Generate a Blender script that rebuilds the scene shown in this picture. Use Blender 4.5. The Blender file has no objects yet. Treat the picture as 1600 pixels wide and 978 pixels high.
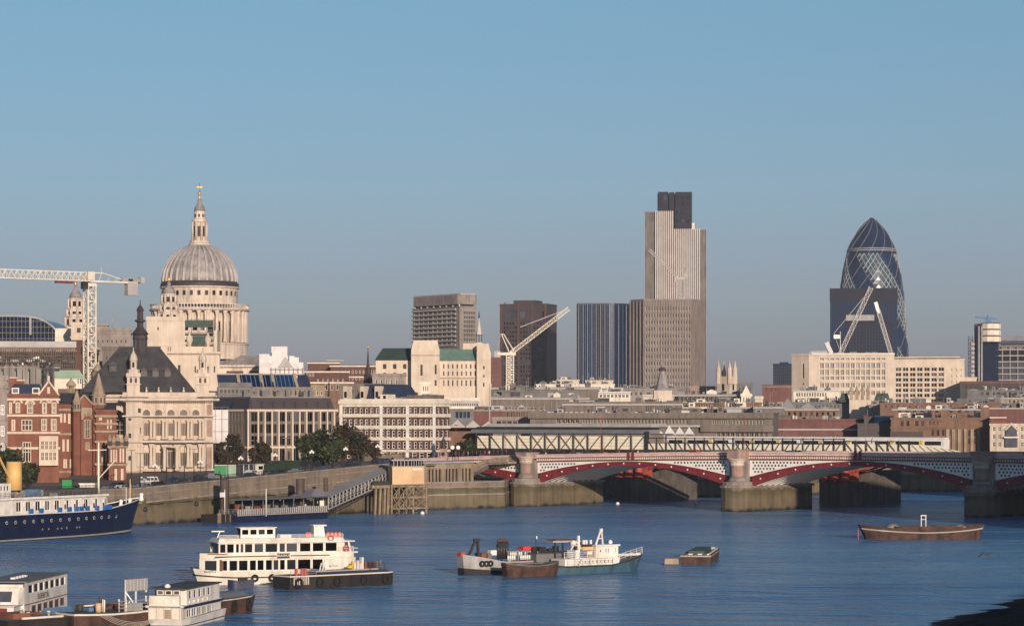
import bpy, bmesh, math, random
from math import sin, cos, pi, radians, atan2, sqrt, hypot
from mathutils import Vector, Matrix
random.seed(7)
SC = bpy.context.scene
COL = SC.collection
# ---------------- camera ----------------
F = 4200.0; H = 22.0; HY = 652.0          # focal length in photo pixels, eye height, horizon row
cd = bpy.data.cameras.new('camera'); cam = bpy.data.objects.new('camera', cd); COL.objects.link(cam)
cam.location = (0, 0, H); cam.rotation_euler = (pi/2, 0, 0)
cd.sensor_width = 36; cd.lens = F/1600*36; cd.shift_y = (HY-489)/1600
cd.clip_start = 1; cd.clip_end = 20000
SC.camera = cam
SC.render.resolution_x = 1024; SC.render.resolution_y = 625
# ---------------- sky, sun, exposure ----------------
SUN_EL = radians(10.5); SUN_ROT = radians(164)
w = bpy.data.worlds.new('World'); SC.world = w; w.use_nodes = True
nt = w.node_tree; nt.nodes.clear()
sky = nt.nodes.new('ShaderNodeTexSky'); sky.sky_type = 'NISHITA'; sky.sun_disc = False
sky.sun_elevation = SUN_EL; sky.sun_rotation = SUN_ROT
sky.air_density = 1.0; sky.dust_density = 0.6; sky.ozone_density = 3.0
bg = nt.nodes.new('ShaderNodeBackground'); bg.inputs[1].default_value = 0.105
wo = nt.nodes.new('ShaderNodeOutputWorld')
tint = nt.nodes.new('ShaderNodeVectorMath'); tint.operation = 'MULTIPLY'; 
tcw = nt.nodes.new('ShaderNodeTexCoord'); sxw = nt.nodes.new('ShaderNodeSeparateXYZ'); nt.links.new(tcw.outputs['Generated'], sxw.inputs[0])
mlw = nt.nodes.new('ShaderNodeMath'); mlw.operation = 'MULTIPLY'; mlw.inputs[1].default_value = 5; nt.links.new(sxw.outputs[2], mlw.inputs[0])
crw = nt.nodes.new('ShaderNodeValToRGB'); nt.links.new(mlw.outputs[0], crw.inputs[0])   # clear autumn air: greyer, mauve towards the horizon
ee = crw.color_ramp.elements; ee[0].position = .08; ee[0].color = (.61,.585,.98,1); ee[1].position = .8; ee[1].color = (.80,.907,.954,1)
for p_, c_ in ((.18,(.635,.635,.905)), (.30,(.71,.685,.92)), (.42,(.757,.778,.936))): x_ = ee.new(p_); x_.color = c_+(1,)
nt.links.new(crw.outputs[0], tint.inputs[1])
nt.links.new(sky.outputs[0], tint.inputs[0]); nt.links.new(tint.outputs[0], bg.inputs[0]); nt.links.new(bg.outputs[0], wo.inputs[0])
sd = Vector((sin(SUN_ROT)*cos(SUN_EL), cos(SUN_ROT)*cos(SUN_EL), sin(SUN_EL)))
sl = bpy.data.lights.new('sun', 'SUN'); sl.energy = 5.0; sl.angle = radians(0.5); sl.color = (1.0, .815, .67)
so = bpy.data.objects.new('sun', sl); COL.objects.link(so)
so.rotation_euler = sd.to_track_quat('Z', 'Y').to_euler(); so.location = (200, -200, 300)
SC.view_settings.view_transform = 'Standard'; SC.view_settings.look = 'None'
SC.view_settings.exposure = 0.0; SC.view_settings.gamma = 1
# ---------------- materials ----------------
MT = {}
def M(name, c, c2=None, sc=.3, rough=.8, metal=0, streak=0, bump=0, rnd=0, spec=.4, det=4, sx=1, emit=None):
    m = bpy.data.materials.new(name); m.use_nodes = True; n = m.node_tree.nodes; l = m.node_tree.links
    b = n['Principled BSDF']; b.inputs['Roughness'].default_value = rough; b.inputs['Metallic'].default_value = metal
    b.inputs['Specular IOR Level'].default_value = spec
    c = tuple(c)+(1,)
    c2 = (tuple(c2)+(1,)) if c2 else tuple(x*.78 for x in c[:3])+(1,)
    tc = n.new('ShaderNodeTexCoord')
    mp = n.new('ShaderNodeMapping'); mp.inputs['Scale'].default_value = (sc*sx, sc*sx, sc); l.new(tc.outputs['Object'], mp.inputs[0])
    no = n.new('ShaderNodeTexNoise'); no.inputs['Scale'].default_value = 1; no.inputs['Detail'].default_value = det
    l.new(mp.outputs[0], no.inputs[0])
    cr = n.new('ShaderNodeMapRange'); cr.inputs[1].default_value = .35; cr.inputs[2].default_value = .65; l.new(no.outputs[0], cr.inputs[0])
    mx = n.new('ShaderNodeMix'); mx.data_type = 'RGBA'; mx.inputs[6].default_value = c; mx.inputs[7].default_value = c2
    l.new(cr.outputs[0], mx.inputs[0]); out = mx.outputs[2]
    if streak:
        mp2 = n.new('ShaderNodeMapping'); mp2.inputs['Scale'].default_value = (.9, .9, .07); l.new(tc.outputs['Object'], mp2.inputs[0])
        n2 = n.new('ShaderNodeTexNoise'); n2.inputs['Scale'].default_value = 1; n2.inputs['Detail'].default_value = 3; l.new(mp2.outputs[0], n2.inputs[0])
        r2 = n.new('ShaderNodeMapRange'); r2.inputs[1].default_value = .45; r2.inputs[2].default_value = .7; r2.inputs[3].default_value = 1; r2.inputs[4].default_value = 1-streak
        l.new(n2.outputs[0], r2.inputs[0])
        m2 = n.new('ShaderNodeVectorMath'); m2.operation = 'SCALE'; l.new(out, m2.inputs[0]); l.new(r2.outputs[0], m2.inputs['Scale']); out = m2.outputs[0]
    if rnd:
        oi = n.new('ShaderNodeObjectInfo'); r3 = n.new('ShaderNodeMapRange'); r3.inputs[3].default_value = 1-rnd*.6; r3.inputs[4].default_value = 1+rnd
        pw = n.new('ShaderNodeMath'); pw.operation = 'POWER'; pw.inputs[1].default_value = 3; l.new(oi.outputs['Random'], pw.inputs[0]); l.new(pw.outputs[0], r3.inputs[0])
        m3 = n.new('ShaderNodeVectorMath'); m3.operation = 'SCALE'; l.new(out, m3.inputs[0]); l.new(r3.outputs[0], m3.inputs['Scale']); out = m3.outputs[0]
    l.new(out, b.inputs['Base Color'])
    if bump:
        bp = n.new('ShaderNodeBump'); bp.inputs['Strength'].default_value = bump; bp.inputs['Distance'].default_value = .1
        l.new(no.outputs[0], bp.inputs['Height']); l.new(bp.outputs[0], b.inputs['Normal'])
    MT[name] = m; return m
M('pale_stone', (.60,.51,.41), (.46,.38,.31), .18, streak=.25)
M('cathedral_stone', (.66,.56,.46), (.50,.42,.34), .15, streak=.3)
M('cream_stone', (.62,.53,.42), (.52,.43,.34), .2, streak=.15)
M('tan_stone', (.36,.28,.20), (.26,.20,.14), .3, streak=.3)
M('grey_stone', (.30,.26,.23), (.21,.18,.16), .3, streak=.3)
M('shaded_pier', (.13,.11,.09), (.08,.07,.06), .3, streak=.4)  # pier stone darkened to hold the shade behind the arches
M('spandrel_white', (.82,.79,.74), (.74,.71,.66), .4, rough=.5)
M('brown_concrete', (.185,.155,.13), (.14,.118,.10), .12, streak=.35)
M('grey_concrete', (.27,.24,.21), (.20,.175,.155), .12, streak=.3)
M('pink_granite', (.36,.24,.19), (.27,.18,.15), .8, streak=.2)
M('red_brick', (.22,.085,.052), (.15,.058,.038), .5, streak=.15)
M('dark_brick', (.13,.062,.046), (.095,.046,.035), .4, streak=.2)
M('brown_brick', (.21,.12,.08), (.15,.09,.06), .4, streak=.2)
M('mauve_brick', (.17,.075,.065), (.13,.058,.05), .3, streak=.2)
M('tower_concrete', (.235,.20,.18), (.185,.155,.14), .1, streak=.25)
M('rib_stone', (.56,.51,.47), (.47,.42,.39), .1, streak=.1)
M('dark_granite', (.060,.045,.045), (.045,.034,.034), .15, rough=.5)
M('slate', (.060,.058,.060), (.040,.039,.042), .35, rough=.7, streak=.25)
M('blue_slate', (.030,.042,.075), (.02,.03,.055), .35, rough=.45)
M('lead', (.34,.315,.30), (.22,.20,.19), .25, rough=.6, streak=.35)
M('dark_lead', (.055,.04,.042), (.035,.027,.03), .4, rough=.6)
M('copper_green', (.15,.25,.21), (.12,.20,.17), .3, streak=.2)
M('dark_copper', (.04,.070,.054), (.03,.052,.04), .3, streak=.2)
M('pale_green', (.30,.42,.30), (.24,.34,.25), .2)
M('white_paint', (.78,.76,.71), (.66,.63,.58), .5, rough=.5)
M('boat_white', (.80,.76,.69), (.68,.63,.55), .6, rough=.4, streak=.25)
M('boat_cream', (.76,.70,.59), (.64,.57,.46), .6, rough=.45, streak=.3)
M('warm_white', (.72,.66,.55), (.60,.54,.44), .3, streak=.12)
M('grey_paint', (.32,.31,.30), (.25,.245,.24), .5, rough=.55)
M('mid_grey', (.17,.165,.16), (.12,.118,.115), .4)
M('roof_grey', (.22,.215,.22), (.165,.16,.165), .2, rough=.6)
M('light_roof', (.40,.38,.36), (.32,.30,.29), .2, rough=.6)
M('dark_roof', (.07,.065,.062), (.045,.042,.042), .3)
M('black', (.012,.012,.014), (.02,.02,.02), 1, rough=.6)
M('dark_metal', (.035,.033,.035), (.022,.022,.024), .8, rough=.5)
M('steel_brown', (.10,.072,.055), (.065,.048,.04), .5, rough=.7, streak=.3)
M('truss_brown', (.19,.13,.085), (.12,.085,.055), .6, rough=.7)
M('lead_rib', (.44,.41,.39), (.34,.31,.295), .25, rough=.6, streak=.2)
M('glass_steel', (.10,.115,.115), (.06,.07,.072), .3, rough=.3, rnd=1.0)
M('core_grey', (.013,.015,.028), (.010,.011,.02), .1, rough=.6, spec=.2)
M('cream_panel', (.90,.84,.66), (.82,.75,.57), .5, rough=.5, streak=.15)
M('red_paint', (.205,.026,.032), (.145,.02,.024), .8, rough=.5)
M('bright_red', (.62,.05,.035), (.5,.04,.03), .8, rough=.5)
M('old_red', (.42,.075,.05), (.28,.05,.04), .6, rough=.7, streak=.3)
M('pink_paint', (.68,.50,.45), (.56,.40,.36), .6, rough=.6)
M('orange_panel', (.60,.40,.23), (.52,.34,.19), .4, rough=.6)
M('buff_funnel', (.72,.46,.16), (.6,.38,.13), .4, rough=.5)
M('navy_hull', (.008,.013,.042), (.014,.02,.052), .6, rough=.4, streak=.3)
M('blue_hull', (.045,.11,.16), (.06,.11,.13), .6, rough=.5, streak=.4)
M('blue_paint', (.03,.13,.38), (.025,.1,.3), .6, rough=.5)
M('tarp_blue', (.10,.20,.32), (.06,.13,.23), 1.2, rough=.7)
M('rust', (.10,.050,.034), (.045,.028,.022), .9, rough=.85, streak=.5, det=6)
M('black_hull', (.014,.013,.014), (.03,.024,.02), .5, rough=.7, streak=.4, det=6)
M('tyre', (.012,.012,.012), (.02,.02,.02), 2, rough=.9)
M('grey_hull', (.40,.39,.38), (.30,.28,.27), .6, rough=.6, streak=.3)
M('wood_deck', (.24,.17,.11), (.17,.12,.08), 1.5)
M('timber', (.30,.23,.15), (.20,.15,.10), .8, streak=.4)
M('green_hoard', (.03,.24,.09), (.03,.20,.07), .5, rough=.6)
M('scaffold_sheet', (.70,.66,.64), (.58,.54,.53), .35, rough=.7, streak=.1)
M('green_net', (.05,.085,.07), (.035,.06,.05), .5)
M('gold', (.75,.45,.12), (.6,.34,.08), 1, rough=.35, metal=.6)
M('asphalt', (.05,.048,.047), (.038,.037,.037), .5)
M('paving', (.22,.19,.16), (.17,.15,.125), .5)
M('land', (.16,.13,.11), (.11,.09,.08), .05)
M('shaded_mud', (.014,.013,.014), (.008,.008,.010), .4, rough=.9, bump=.8, det=8, spec=.05)  # near-black: south bank shade is put into the mud colour
M('leaf_green', (.035,.055,.016), (.065,.075,.02), .7, rough=.7, rnd=.2)
M('leaf_dark', (.012,.018,.009), (.024,.028,.012), .6, rough=.7, rnd=.2)
M('leaf_brown', (.038,.024,.016), (.06,.036,.02), .7, rough=.8)
M('lawn', (.03,.075,.02), (.045,.09,.025), 1.5, rough=.9)
M('bark', (.05,.038,.03), (.03,.024,.02), 2, rough=.9)
M('glass', (.020,.022,.027), (.032,.034,.04), .4, rough=.12, rnd=2.2, spec=.6)
M('glass_blue', (.008,.030,.090), (.014,.042,.11), .1, rough=.2, rnd=1.2, spec=.2)
M('glass_teal', (.03,.055,.055), (.05,.08,.075), .2, rough=.15, rnd=1.2)
M('glass_warm', (.10,.075,.06), (.06,.045,.038), .5, rough=.2, rnd=.9)
M('glass_pale', (.30,.28,.26), (.22,.205,.195), .4, rough=.25, rnd=.5)
M('skin', (.45,.27,.19), rough=.6)
M('cloth_dark', (.03,.03,.04), rough=.9)
M('cloth_red', (.35,.04,.04), rough=.9)
M('cloth_blue', (.05,.09,.2), rough=.9)
M('cloth_pale', (.5,.48,.45), rough=.9)
M('yellow', (.7,.5,.05), rough=.5)
M('bird', (.035,.035,.04), (.08,.08,.08), 5)
M('car_silver', (.45,.45,.46), rough=.3, metal=.3)
M('car_dark', (.03,.035,.045), rough=.25)
M('green_awning', (.02,.26,.06), rough=.6)
# ---------------- scene bookkeeping ----------------
def tag(o, label=None, cat=None, group=None, kind=None):
    if label: o['label'] = label
    if cat: o['category'] = cat
    if group: o['group'] = group
    if kind: o['kind'] = kind
    return o
def thing(name, label, cat, loc=(0,0,0), rz=0, group=None):
    o = bpy.data.objects.new(name, None); COL.objects.link(o); o.location = loc; o.rotation_euler = (0,0,rz)
    o.empty_display_size = 1
    return tag(o, label, cat, group)
def inst(mesh, name, par=None, loc=(0,0,0), rz=0, rot=None, scale=None):
    o = bpy.data.objects.new(name, mesh); COL.objects.link(o); o.parent = par; o.location = loc
    o.rotation_euler = rot if rot else (0,0,rz)
    if scale: o.scale = scale
    return o
def copy_tree(o, par=None):
    c = o.copy(); COL.objects.link(c); c.parent = par
    for ch in list(o.children): copy_tree(ch, c)
    return c
def wx(px, Y): return (px-800)/F*Y
def wz(py, Y): return H-(py-HY)*Y/F
# ---------------- mesh builder ----------------
class MB:
    def __init__(s, m=None): s.v=[]; s.f=[]; s.mi=[]; s.ms=[]; s.cur=0; s.sm=set(); s.t=None; s.use(m) if m else None
    def use(s, m):
        if m not in s.ms: s.ms.append(m)
        s.cur = s.ms.index(m); return s
    def at(s, ox=0, oy=0, ang=0, oz=0): s.t = (ox,oy,cos(ang),sin(ang),oz); return s
    def p(s, x, y, z):
        if s.t:
            ox,oy,c,n,oz = s.t; x,y,z = ox+x*c-y*n, oy+x*n+y*c, z+oz
        s.v.append((x,y,z)); return len(s.v)-1
    def face(s, idx, sm=False):
        if sm: s.sm.add(len(s.f))
        s.f.append(tuple(idx)); s.mi.append(s.cur)
    def poly(s, *pts): s.face([s.p(*q) for q in pts])
    def box(s, x0,x1,y0,y1,z0,z1, bot=True):
        a=[s.p(x,y,z) for z in (z0,z1) for x,y in ((x0,y0),(x1,y0),(x1,y1),(x0,y1))]
        for i in range(4): j=(i+1)%4; s.face((a[i],a[j],a[j+4],a[i+4]))
        s.face(a[4:]);
        if bot: s.face(a[3::-1])
        return s
    def cb(s, x,y,z, w,d,h): return s.box(x-w/2,x+w/2,y-d/2,y+d/2,z,z+h)
    def prism(s, pts, z0, z1, top=None):
        n=len(pts); a=[s.p(x,y,z0) for x,y in pts]; b=[s.p(x,y,z1) for x,y in (top or pts)]
        for i in range(n): j=(i+1)%n; s.face((a[i],a[j],b[j],b[i]))
        s.face(b); s.face(a[::-1]); return s
    def lathe(s, prof, n=16, x=0, y=0, a0=0, sm=True, cap=True):
        rings=[]
        for r,z in prof:
            rings.append([s.p(x+max(r,1e-3)*cos(a0+2*pi*i/n), y+max(r,1e-3)*sin(a0+2*pi*i/n), z) for i in range(n)])
        for k in range(len(rings)-1):
            for i in range(n):
                j=(i+1)%n; s.face((rings[k][i],rings[k][j],rings[k+1][j],rings[k+1][i]), sm)
        if cap: s.face(rings[-1]); s.face(rings[0][::-1])
        return s
    def cyl(s, x,y,z0,z1,r,r2=None,n=10): return s.lathe([(r,z0),(r if r2 is None else r2,z1)], n, x, y)
    def bar(s, p, q, w=.1, h=None):
        h=h or w; p=Vector(p); q=Vector(q); d=q-p
        if d.length<1e-6: return s
        d.normalize(); up=Vector((0,0,1)) if abs(d.z)<.95 else Vector((0,1,0))
        a=d.cross(up).normalized()*w/2; b=a.cross(d).normalized()*h/2
        c=[s.p(*(e+k)) for e in (p,q) for k in (a+b,-a+b,-a-b,a-b)]
        for i in range(4): j=(i+1)%4; s.face((c[i],c[j],c[j+4],c[i+4]))
        s.face(c[3::-1]); s.face(c[4:]); return s
    def tube(s, pts, r=.1, n=6):
        for a,b in zip(pts, pts[1:]): s.bar(a,b,r*2)
        return s
    def gable(s, x0,x1,y0,y1,z0,z1, ax='x', ov=0):
        if ax=='x':
            m=(y0+y1)/2; A=[(x0-ov,y0-ov,z0),(x1+ov,y0-ov,z0),(x1+ov,y1+ov,z0),(x0-ov,y1+ov,z0),(x0-ov,m,z1),(x1+ov,m,z1)]
        else:
            m=(x0+x1)/2; A=[(x0-ov,y1+ov,z0),(x0-ov,y0-ov,z0),(x1+ov,y0-ov,z0),(x1+ov,y1+ov,z0),(m,y1+ov,z1),(m,y0-ov,z1)]
            i=[s.p(*q) for q in A]; s.face((i[1],i[0],i[4],i[5])[::-1]); s.face((i[2],i[3],i[4],i[5])); s.face((i[1],i[2],i[5])); s.face((i[3],i[0],i[4])); s.face(i[:4]); return s
        i=[s.p(*q) for q in A]; s.face((i[0],i[1],i[5],i[4])); s.face((i[2],i[3],i[4],i[5])); s.face((i[1],i[2],i[5])); s.face((i[3],i[0],i[4])); s.face(i[3::-1]); return s
    def frust(s, x0,x1,y0,y1,z0,z1, ix, iy=None):
        iy=ix if iy is None else iy
        return s.prism([(x0,y0),(x1,y0),(x1,y1),(x0,y1)],z0,z1,[(x0+ix,y0+iy),(x1-ix,y0+iy),(x1-ix,y1-iy),(x0+ix,y1-iy)])
    def mesh(s, name):
        me=bpy.data.meshes.new(name); me.from_pydata(s.v,[],s.f); me.validate()
        for m in s.ms: me.materials.append(MT[m])
        if len(me.polygons)==len(s.mi):
            me.polygons.foreach_set('material_index', s.mi)
            if s.sm: me.polygons.foreach_set('use_smooth',[i in s.sm for i in range(len(s.f))])
        me.update(); return me
    def build(s, name, par=None, kind=None, loc=(0,0,0), rz=0):
        o=inst(s.mesh(name), name, par, loc, rz)
        if kind: o['kind']=kind
        return o
def lattice(mb, p, q, w, n, t=.12, t2=None, sides=(0,1,2,3)):
    "square lattice boom from p to q"
    p=Vector(p); q=Vector(q); d=(q-p); L=d.length; d.normalize(); up=Vector((0,0,1)) if abs(d.z)<.9 else Vector((0,1,0))
    a=d.cross(up).normalized()*w/2; b=a.cross(d).normalized()*w/2; t2=t2 or t*.6
    cs=[a+b,-a+b,-a-b,a-b]
    for c in cs: mb.bar(p+c,q+c,t)
    for k in sides:
        for i in range(n):
            f0=p+d*(L*i/n); f1=p+d*(L*(i+1)/n); c0=cs[k]; c1=cs[(k+1)%4]
            if i%2: c0,c1=c1,c0
            mb.bar(f0+c0,f1+c1,t2); mb.bar(f0+cs[k],f0+cs[(k+1)%4],t2)
WC={}
def winmesh(w,h,nx=1,nz=1,fr='white_paint',gl='glass',fw=.1,arch=False,name='window'):
    k=(round(w,1),round(h,1),nx,nz,fr,gl,fw,arch)
    if k in WC: return WC[k]
    m=MB(gl); m.poly((-w/2,.06,0),(w/2,.06,0),(w/2,.06,h),(-w/2,.06,h))
    m.use(fr)
    if fw>0:
        m.box(-w/2,-w/2+fw,0,.1,0,h); m.box(w/2-fw,w/2,0,.1,0,h); m.box(-w/2+fw,w/2-fw,0,.1,0,fw); m.box(-w/2+fw,w/2-fw,0,.1,h-fw,h)
        for i in range(1,nx): x=-w/2+w*i/nx; m.box(x-fw*.4,x+fw*.4,.01,.09,fw,h-fw)
        for i in range(1,nz): z=h*i/nz; m.box(-w/2+fw,w/2-fw,.02,.08,z-fw*.4,z+fw*.4)
    WC[k]=m.mesh(name); return WC[k]
class Site:
    "local frame: x runs from A to B (front), y away from the viewer, z up from g"
    def __init__(s,pA,YA,pB,YB,g=8.):
        s.A=Vector((wx(pA,YA),YA))
        if YB is None: b=Vector(((pB-800)/F,1)).normalized(); YB=s.A.dot(b)*b.y   # front square to the line of sight
        s.B=Vector((wx(pB,YB),YB)); s.YB=YB; d=s.B-s.A; s.L=d.length; s.d=d/s.L; s.n=Vector((-s.d.y,s.d.x)); s.ang=atan2(d.y,d.x); s.g=g
    def u(s,px,v=0):
        k=(px-800)/F; o=s.A+s.n*v; return (k*o.y-o.x)/(s.d.x-k*s.d.y)
    def v(s,px,u):
        k=(px-800)/F; o=s.A+s.d*u; return (k*o.y-o.x)/(s.n.x-k*s.n.y)
    def Y(s,u,v=0): return s.A.y+s.d.y*u+s.n.y*v
    def z(s,py,u=None,v=0): return wz(py,s.Y(s.L/2 if u is None else u,v))-s.g
    def root(s,name,label,cat,group=None): return thing(name,label,cat,(s.A.x,s.A.y,s.g),s.ang,group)
def sheet(mb,ox,oy,ang,L,z0,z1,holes,rev=.25,mat=None,revmat=None):
    "wall face with real openings; holes=(u0,u1,z0,z1); plane through (ox,oy) running along ang, inside is +v"
    if mat: mb.use(mat)
    mb.at(ox,oy,ang)
    holes=[(max(0,a),min(L,b),max(z0,c),min(z1,d)) for a,b,c,d in holes if b>0 and a<L and d>z0 and c<z1]
    zs=sorted(set([z0,z1]+[round(h[2],3) for h in holes]+[round(h[3],3) for h in holes]))
    for a,b in zip(zs,zs[1:]):
        if b-a<1e-3: continue
        zc=(a+b)/2; hs=sorted((h[0],h[1]) for h in holes if h[2]<zc<h[3]); u=0
        for h0,h1 in hs:
            if h0>u+1e-3: mb.poly((u,0,a),(h0,0,a),(h0,0,b),(u,0,b))
            u=max(u,h1)
        if L>u+1e-3: mb.poly((u,0,a),(L,0,a),(L,0,b),(u,0,b))
    for a,b,c,d in holes:
        mb.poly((a,0,c),(a,rev,c),(a,rev,d),(a,0,d)); mb.poly((b,0,c),(b,0,d),(b,rev,d),(b,rev,c))
        mb.poly((a,0,c),(b,0,c),(b,rev,c),(a,rev,c)); mb.poly((a,0,d),(a,rev,d),(b,rev,d),(b,0,d))
    mb.t=None
def putwins(par,ox,oy,ang,holes,Y,rev=.25,win=None,name='window',thr=4.6):
    win=win or {}
    if not holes: return
    big=max(max(h[1]-h[0],h[3]-h[2]) for h in holes)*F/Y >= thr and len(holes)<=300
    c,s_=cos(ang),sin(ang)
    if big:
        for a,b,z0,z1 in holes:
            me=winmesh(b-a,z1-z0,**win); u=(a+b)/2; sx=(b-a)/round(b-a,1) if b-a>.2 else 1
            inst(me,name,par,(ox+u*c-(rev-.1)*s_,oy+u*s_+(rev-.1)*c,z0),ang)
    else:
        fr=win.get('fr','white_paint'); gl=win.get('gl','glass'); m=MB(gl).at(ox,oy,ang)
        for a,b,z0,z1 in holes:
            m.use(gl); m.poly((a,rev-.04,z0),(b,rev-.04,z0),(b,rev-.04,z1),(a,rev-.04,z1))
            if win.get('fw',.1)>0:
                m.use(fr); mx=(a+b)/2; m.box(mx-.06,mx+.06,rev-.12,rev-.05,z0,z1)
        m.build('windows',par,kind='stuff')
def grid(u0,u1,n,wf,z0,z1,m,hf):
    r=[]
    pu=(u1-u0)/n; pz=(z1-z0)/m
    for j in range(m):
        for i in range(n):
            uc=u0+pu*(i+.5); zc=z0+pz*(j+.5); r.append((uc-pu*wf/2,uc+pu*wf/2,zc-pz*hf/2,zc+pz*hf/2))
    return r
def bld(name,label,cat,pA,YA,pB,YB,top,wall,g=8.,pC=None,D=14.,front=(),side=(),left=(),win=None,rev=.25,roof='dark_roof',cap=None,par=.8,bands=(),group=None,bandmat=None,capout=.25,capmat=None):
    """front/side: window groups (px0,px1,ncols,wfrac,ytop,ybot,nrows,hfrac) in photo rows/columns on that face"""
    S=Site(pA,YA,pB,YB,g); T=S.root(name,label,cat,group); L=S.L
    if pC: D=abs(S.v(pC,L))
    YB=S.YB; S.D=D; h=S.z(top); S.h=h; S.T=T
    m=MB(wall); e=rev+.06
    m.box(e,L-e,e,D-e,-6,h)
    fh=[]
    for a in front:
        u0,u1=S.u(a[0]),S.u(a[1]); uc=(u0+u1)/2; fh+=grid(u0,u1,a[2],a[3],S.z(a[5],uc),S.z(a[4],uc),a[6],a[7])
    sheet(m,0,0,0,L,-6,h,fh,rev); putwins(T,0,0,0,fh,YA,rev,win)
    sh=[]
    for a in side:
        v0,v1=S.v(a[0],L),S.v(a[1],L); vc=(v0+v1)/2; sh+=grid(v0,v1,a[2],a[3],wz(a[5],S.Y(L,vc))-g,wz(a[4],S.Y(L,vc))-g,a[6],a[7])
    sheet(m,L,0,pi/2,D,-6,h,sh,rev); putwins(T,L,0,pi/2,sh,YB,rev,win)
    lh=[]
    for a in left:  # (n,wf,z0,z1,m,hf) along whole left side
        lh+=grid(1,D-1,a[0],a[1],a[2],a[3],a[4],a[5])
    sheet(m,0,D,-pi/2,D,-6,h,lh,rev); putwins(T,0,D,-pi/2,lh,YA,rev,win)
    sheet(m,L,D,pi,L,-6,h,[],rev)
    m.build('wall',T)
    r=MB(roof); r.box(.3,L-.3,.3,D-.3,h,h+.12); r.build('roof',T)
    o=capout; c=MB(capmat or cap or wall)
    for x0,x1,y0,y1 in ((-o,L+o,-o,.35),(-o,L+o,D-.35,D+o),(-o,.35,.35,D-.35),(L-.35,L+o,.35,D-.35)): c.box(x0,x1,y0,y1,h-.3,h+par)
    c.build('parapet',T)
    if bands:
        b=MB(bandmat or cap or wall)
        for yy in bands: z=S.z(yy); b.box(-.3,L+.3,-.3,-.003,z-.25,z+.25); b.box(L+.003,L+.3,0,D,z-.25,z+.25)
        b.build('string_course',T)
    return S
def fake_box(par,name,mat,x0,x1,y0,y1,z0,z1): return MB(mat).box(x0,x1,y0,y1,z0,z1).build(name,par)
def text(par,name,body,size,loc,rot,mat,ext=.01,align='CENTER',sx=1):
    c=bpy.data.curves.new(name,'FONT'); c.body=body; c.size=size; c.extrude=ext; c.align_x=align; c.align_y='CENTER'; c.resolution_u=2
    o=bpy.data.objects.new(name,c); COL.objects.link(o)
    me=bpy.data.meshes.new_from_object(o.evaluated_get(bpy.context.evaluated_depsgraph_get())); bpy.data.objects.remove(o)
    me.materials.clear(); me.materials.append(MT[mat])
    return inst(me,name,par,loc,rot=rot,scale=(sx,1,1))
# ================= setting: river, land, haze =================
WA=Vector((-77.8,552)); WB=Vector((-21.3,640)); WD=(WB-WA).normalized()
def ground(x,y):
    t=(x-WA.x)*WD.x+(y-WA.y)*WD.y
    return 6.2+max(0,min(1,t/104))*4.4
def water():
    m=MB(None); X=[-3000,-400,-120,0,120,400,3000]; Yv=[-400,100,400,700,1000,2600]
    g=[[m.p(x,y,0) for x in X] for y in Yv]
    for j in range(len(Yv)-1):
        for i in range(len(X)-1): m.face((g[j][i],g[j][i+1],g[j+1][i+1],g[j+1][i]))
    ma=bpy.data.materials.new('river'); ma.use_nodes=True; n=ma.node_tree.nodes; l=ma.node_tree.links; b=n['Principled BSDF']
    b.inputs['Roughness'].default_value=.22; b.inputs['IOR'].default_value=1.33; b.inputs['Specular IOR Level'].default_value=.5
    tc=n.new('ShaderNodeTexCoord')
    def noise(sx,sy,det,rough=.55,rot=0):
        mp=n.new('ShaderNodeMapping'); mp.inputs['Scale'].default_value=(sx,sy,1); mp.inputs['Rotation'].default_value=(0,0,rot); l.new(tc.outputs['Object'],mp.inputs[0])
        t=n.new('ShaderNodeTexNoise'); t.inputs['Scale'].default_value=1; t.inputs['Detail'].default_value=det; t.inputs['Roughness'].default_value=rough; l.new(mp.outputs[0],t.inputs[0]); return t
    big=noise(.010,.035,4); r=n.new('ShaderNodeMapRange'); r.inputs[1].default_value=.35; r.inputs[2].default_value=.65; l.new(big.outputs[0],r.inputs[0])
    mx=n.new('ShaderNodeMix'); mx.data_type='RGBA'; mx.inputs[6].default_value=(.014,.095,.26,1); mx.inputs[7].default_value=(.095,.235,.38,1); l.new(r.outputs[0],mx.inputs[0]); l.new(mx.outputs[2],b.inputs['Base Color'])
    hs=[]
    for sx,sy,d,ro,am_ in ((1.0,1.3,2,.3,.22),(.26,.42,3,-.2,1.0),(.07,.16,2,.15,2.8)):
        q=noise(sx,sy,d,.6,ro); k=n.new('ShaderNodeMath'); k.operation='MULTIPLY'; k.inputs[1].default_value=am_; l.new(q.outputs[0],k.inputs[0]); hs.append(k.outputs[0])
    a1=n.new('ShaderNodeMath'); l.new(hs[0],a1.inputs[0]); l.new(hs[1],a1.inputs[1]); ad=n.new('ShaderNodeMath'); l.new(a1.outputs[0],ad.inputs[0]); l.new(hs[2],ad.inputs[1])
    am=n.new('ShaderNodeMapRange'); am.inputs[1].default_value=.35; am.inputs[2].default_value=.65; am.inputs[3].default_value=.6; am.inputs[4].default_value=1.0; l.new(big.outputs[0],am.inputs[0])
    bp=n.new('ShaderNodeBump'); bp.inputs['Distance'].default_value=3.2; l.new(am.outputs[0],bp.inputs['Strength']); l.new(ad.outputs[0],bp.inputs['Height']); l.new(bp.outputs[0],b.inputs['Normal'])
    MT['river']=ma; m.ms=['river']
    o=m.build('river',kind='structure')
water()
SH=[(-560,-200),(-200,361),tuple(WA),tuple(WB),(-20.5,652),(-30,694),(-19,717),(0,735),(58,745),(115,796),(170,818),(700,1010),(2600,1500)]
m=MB('paving')
rows=[]
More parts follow.
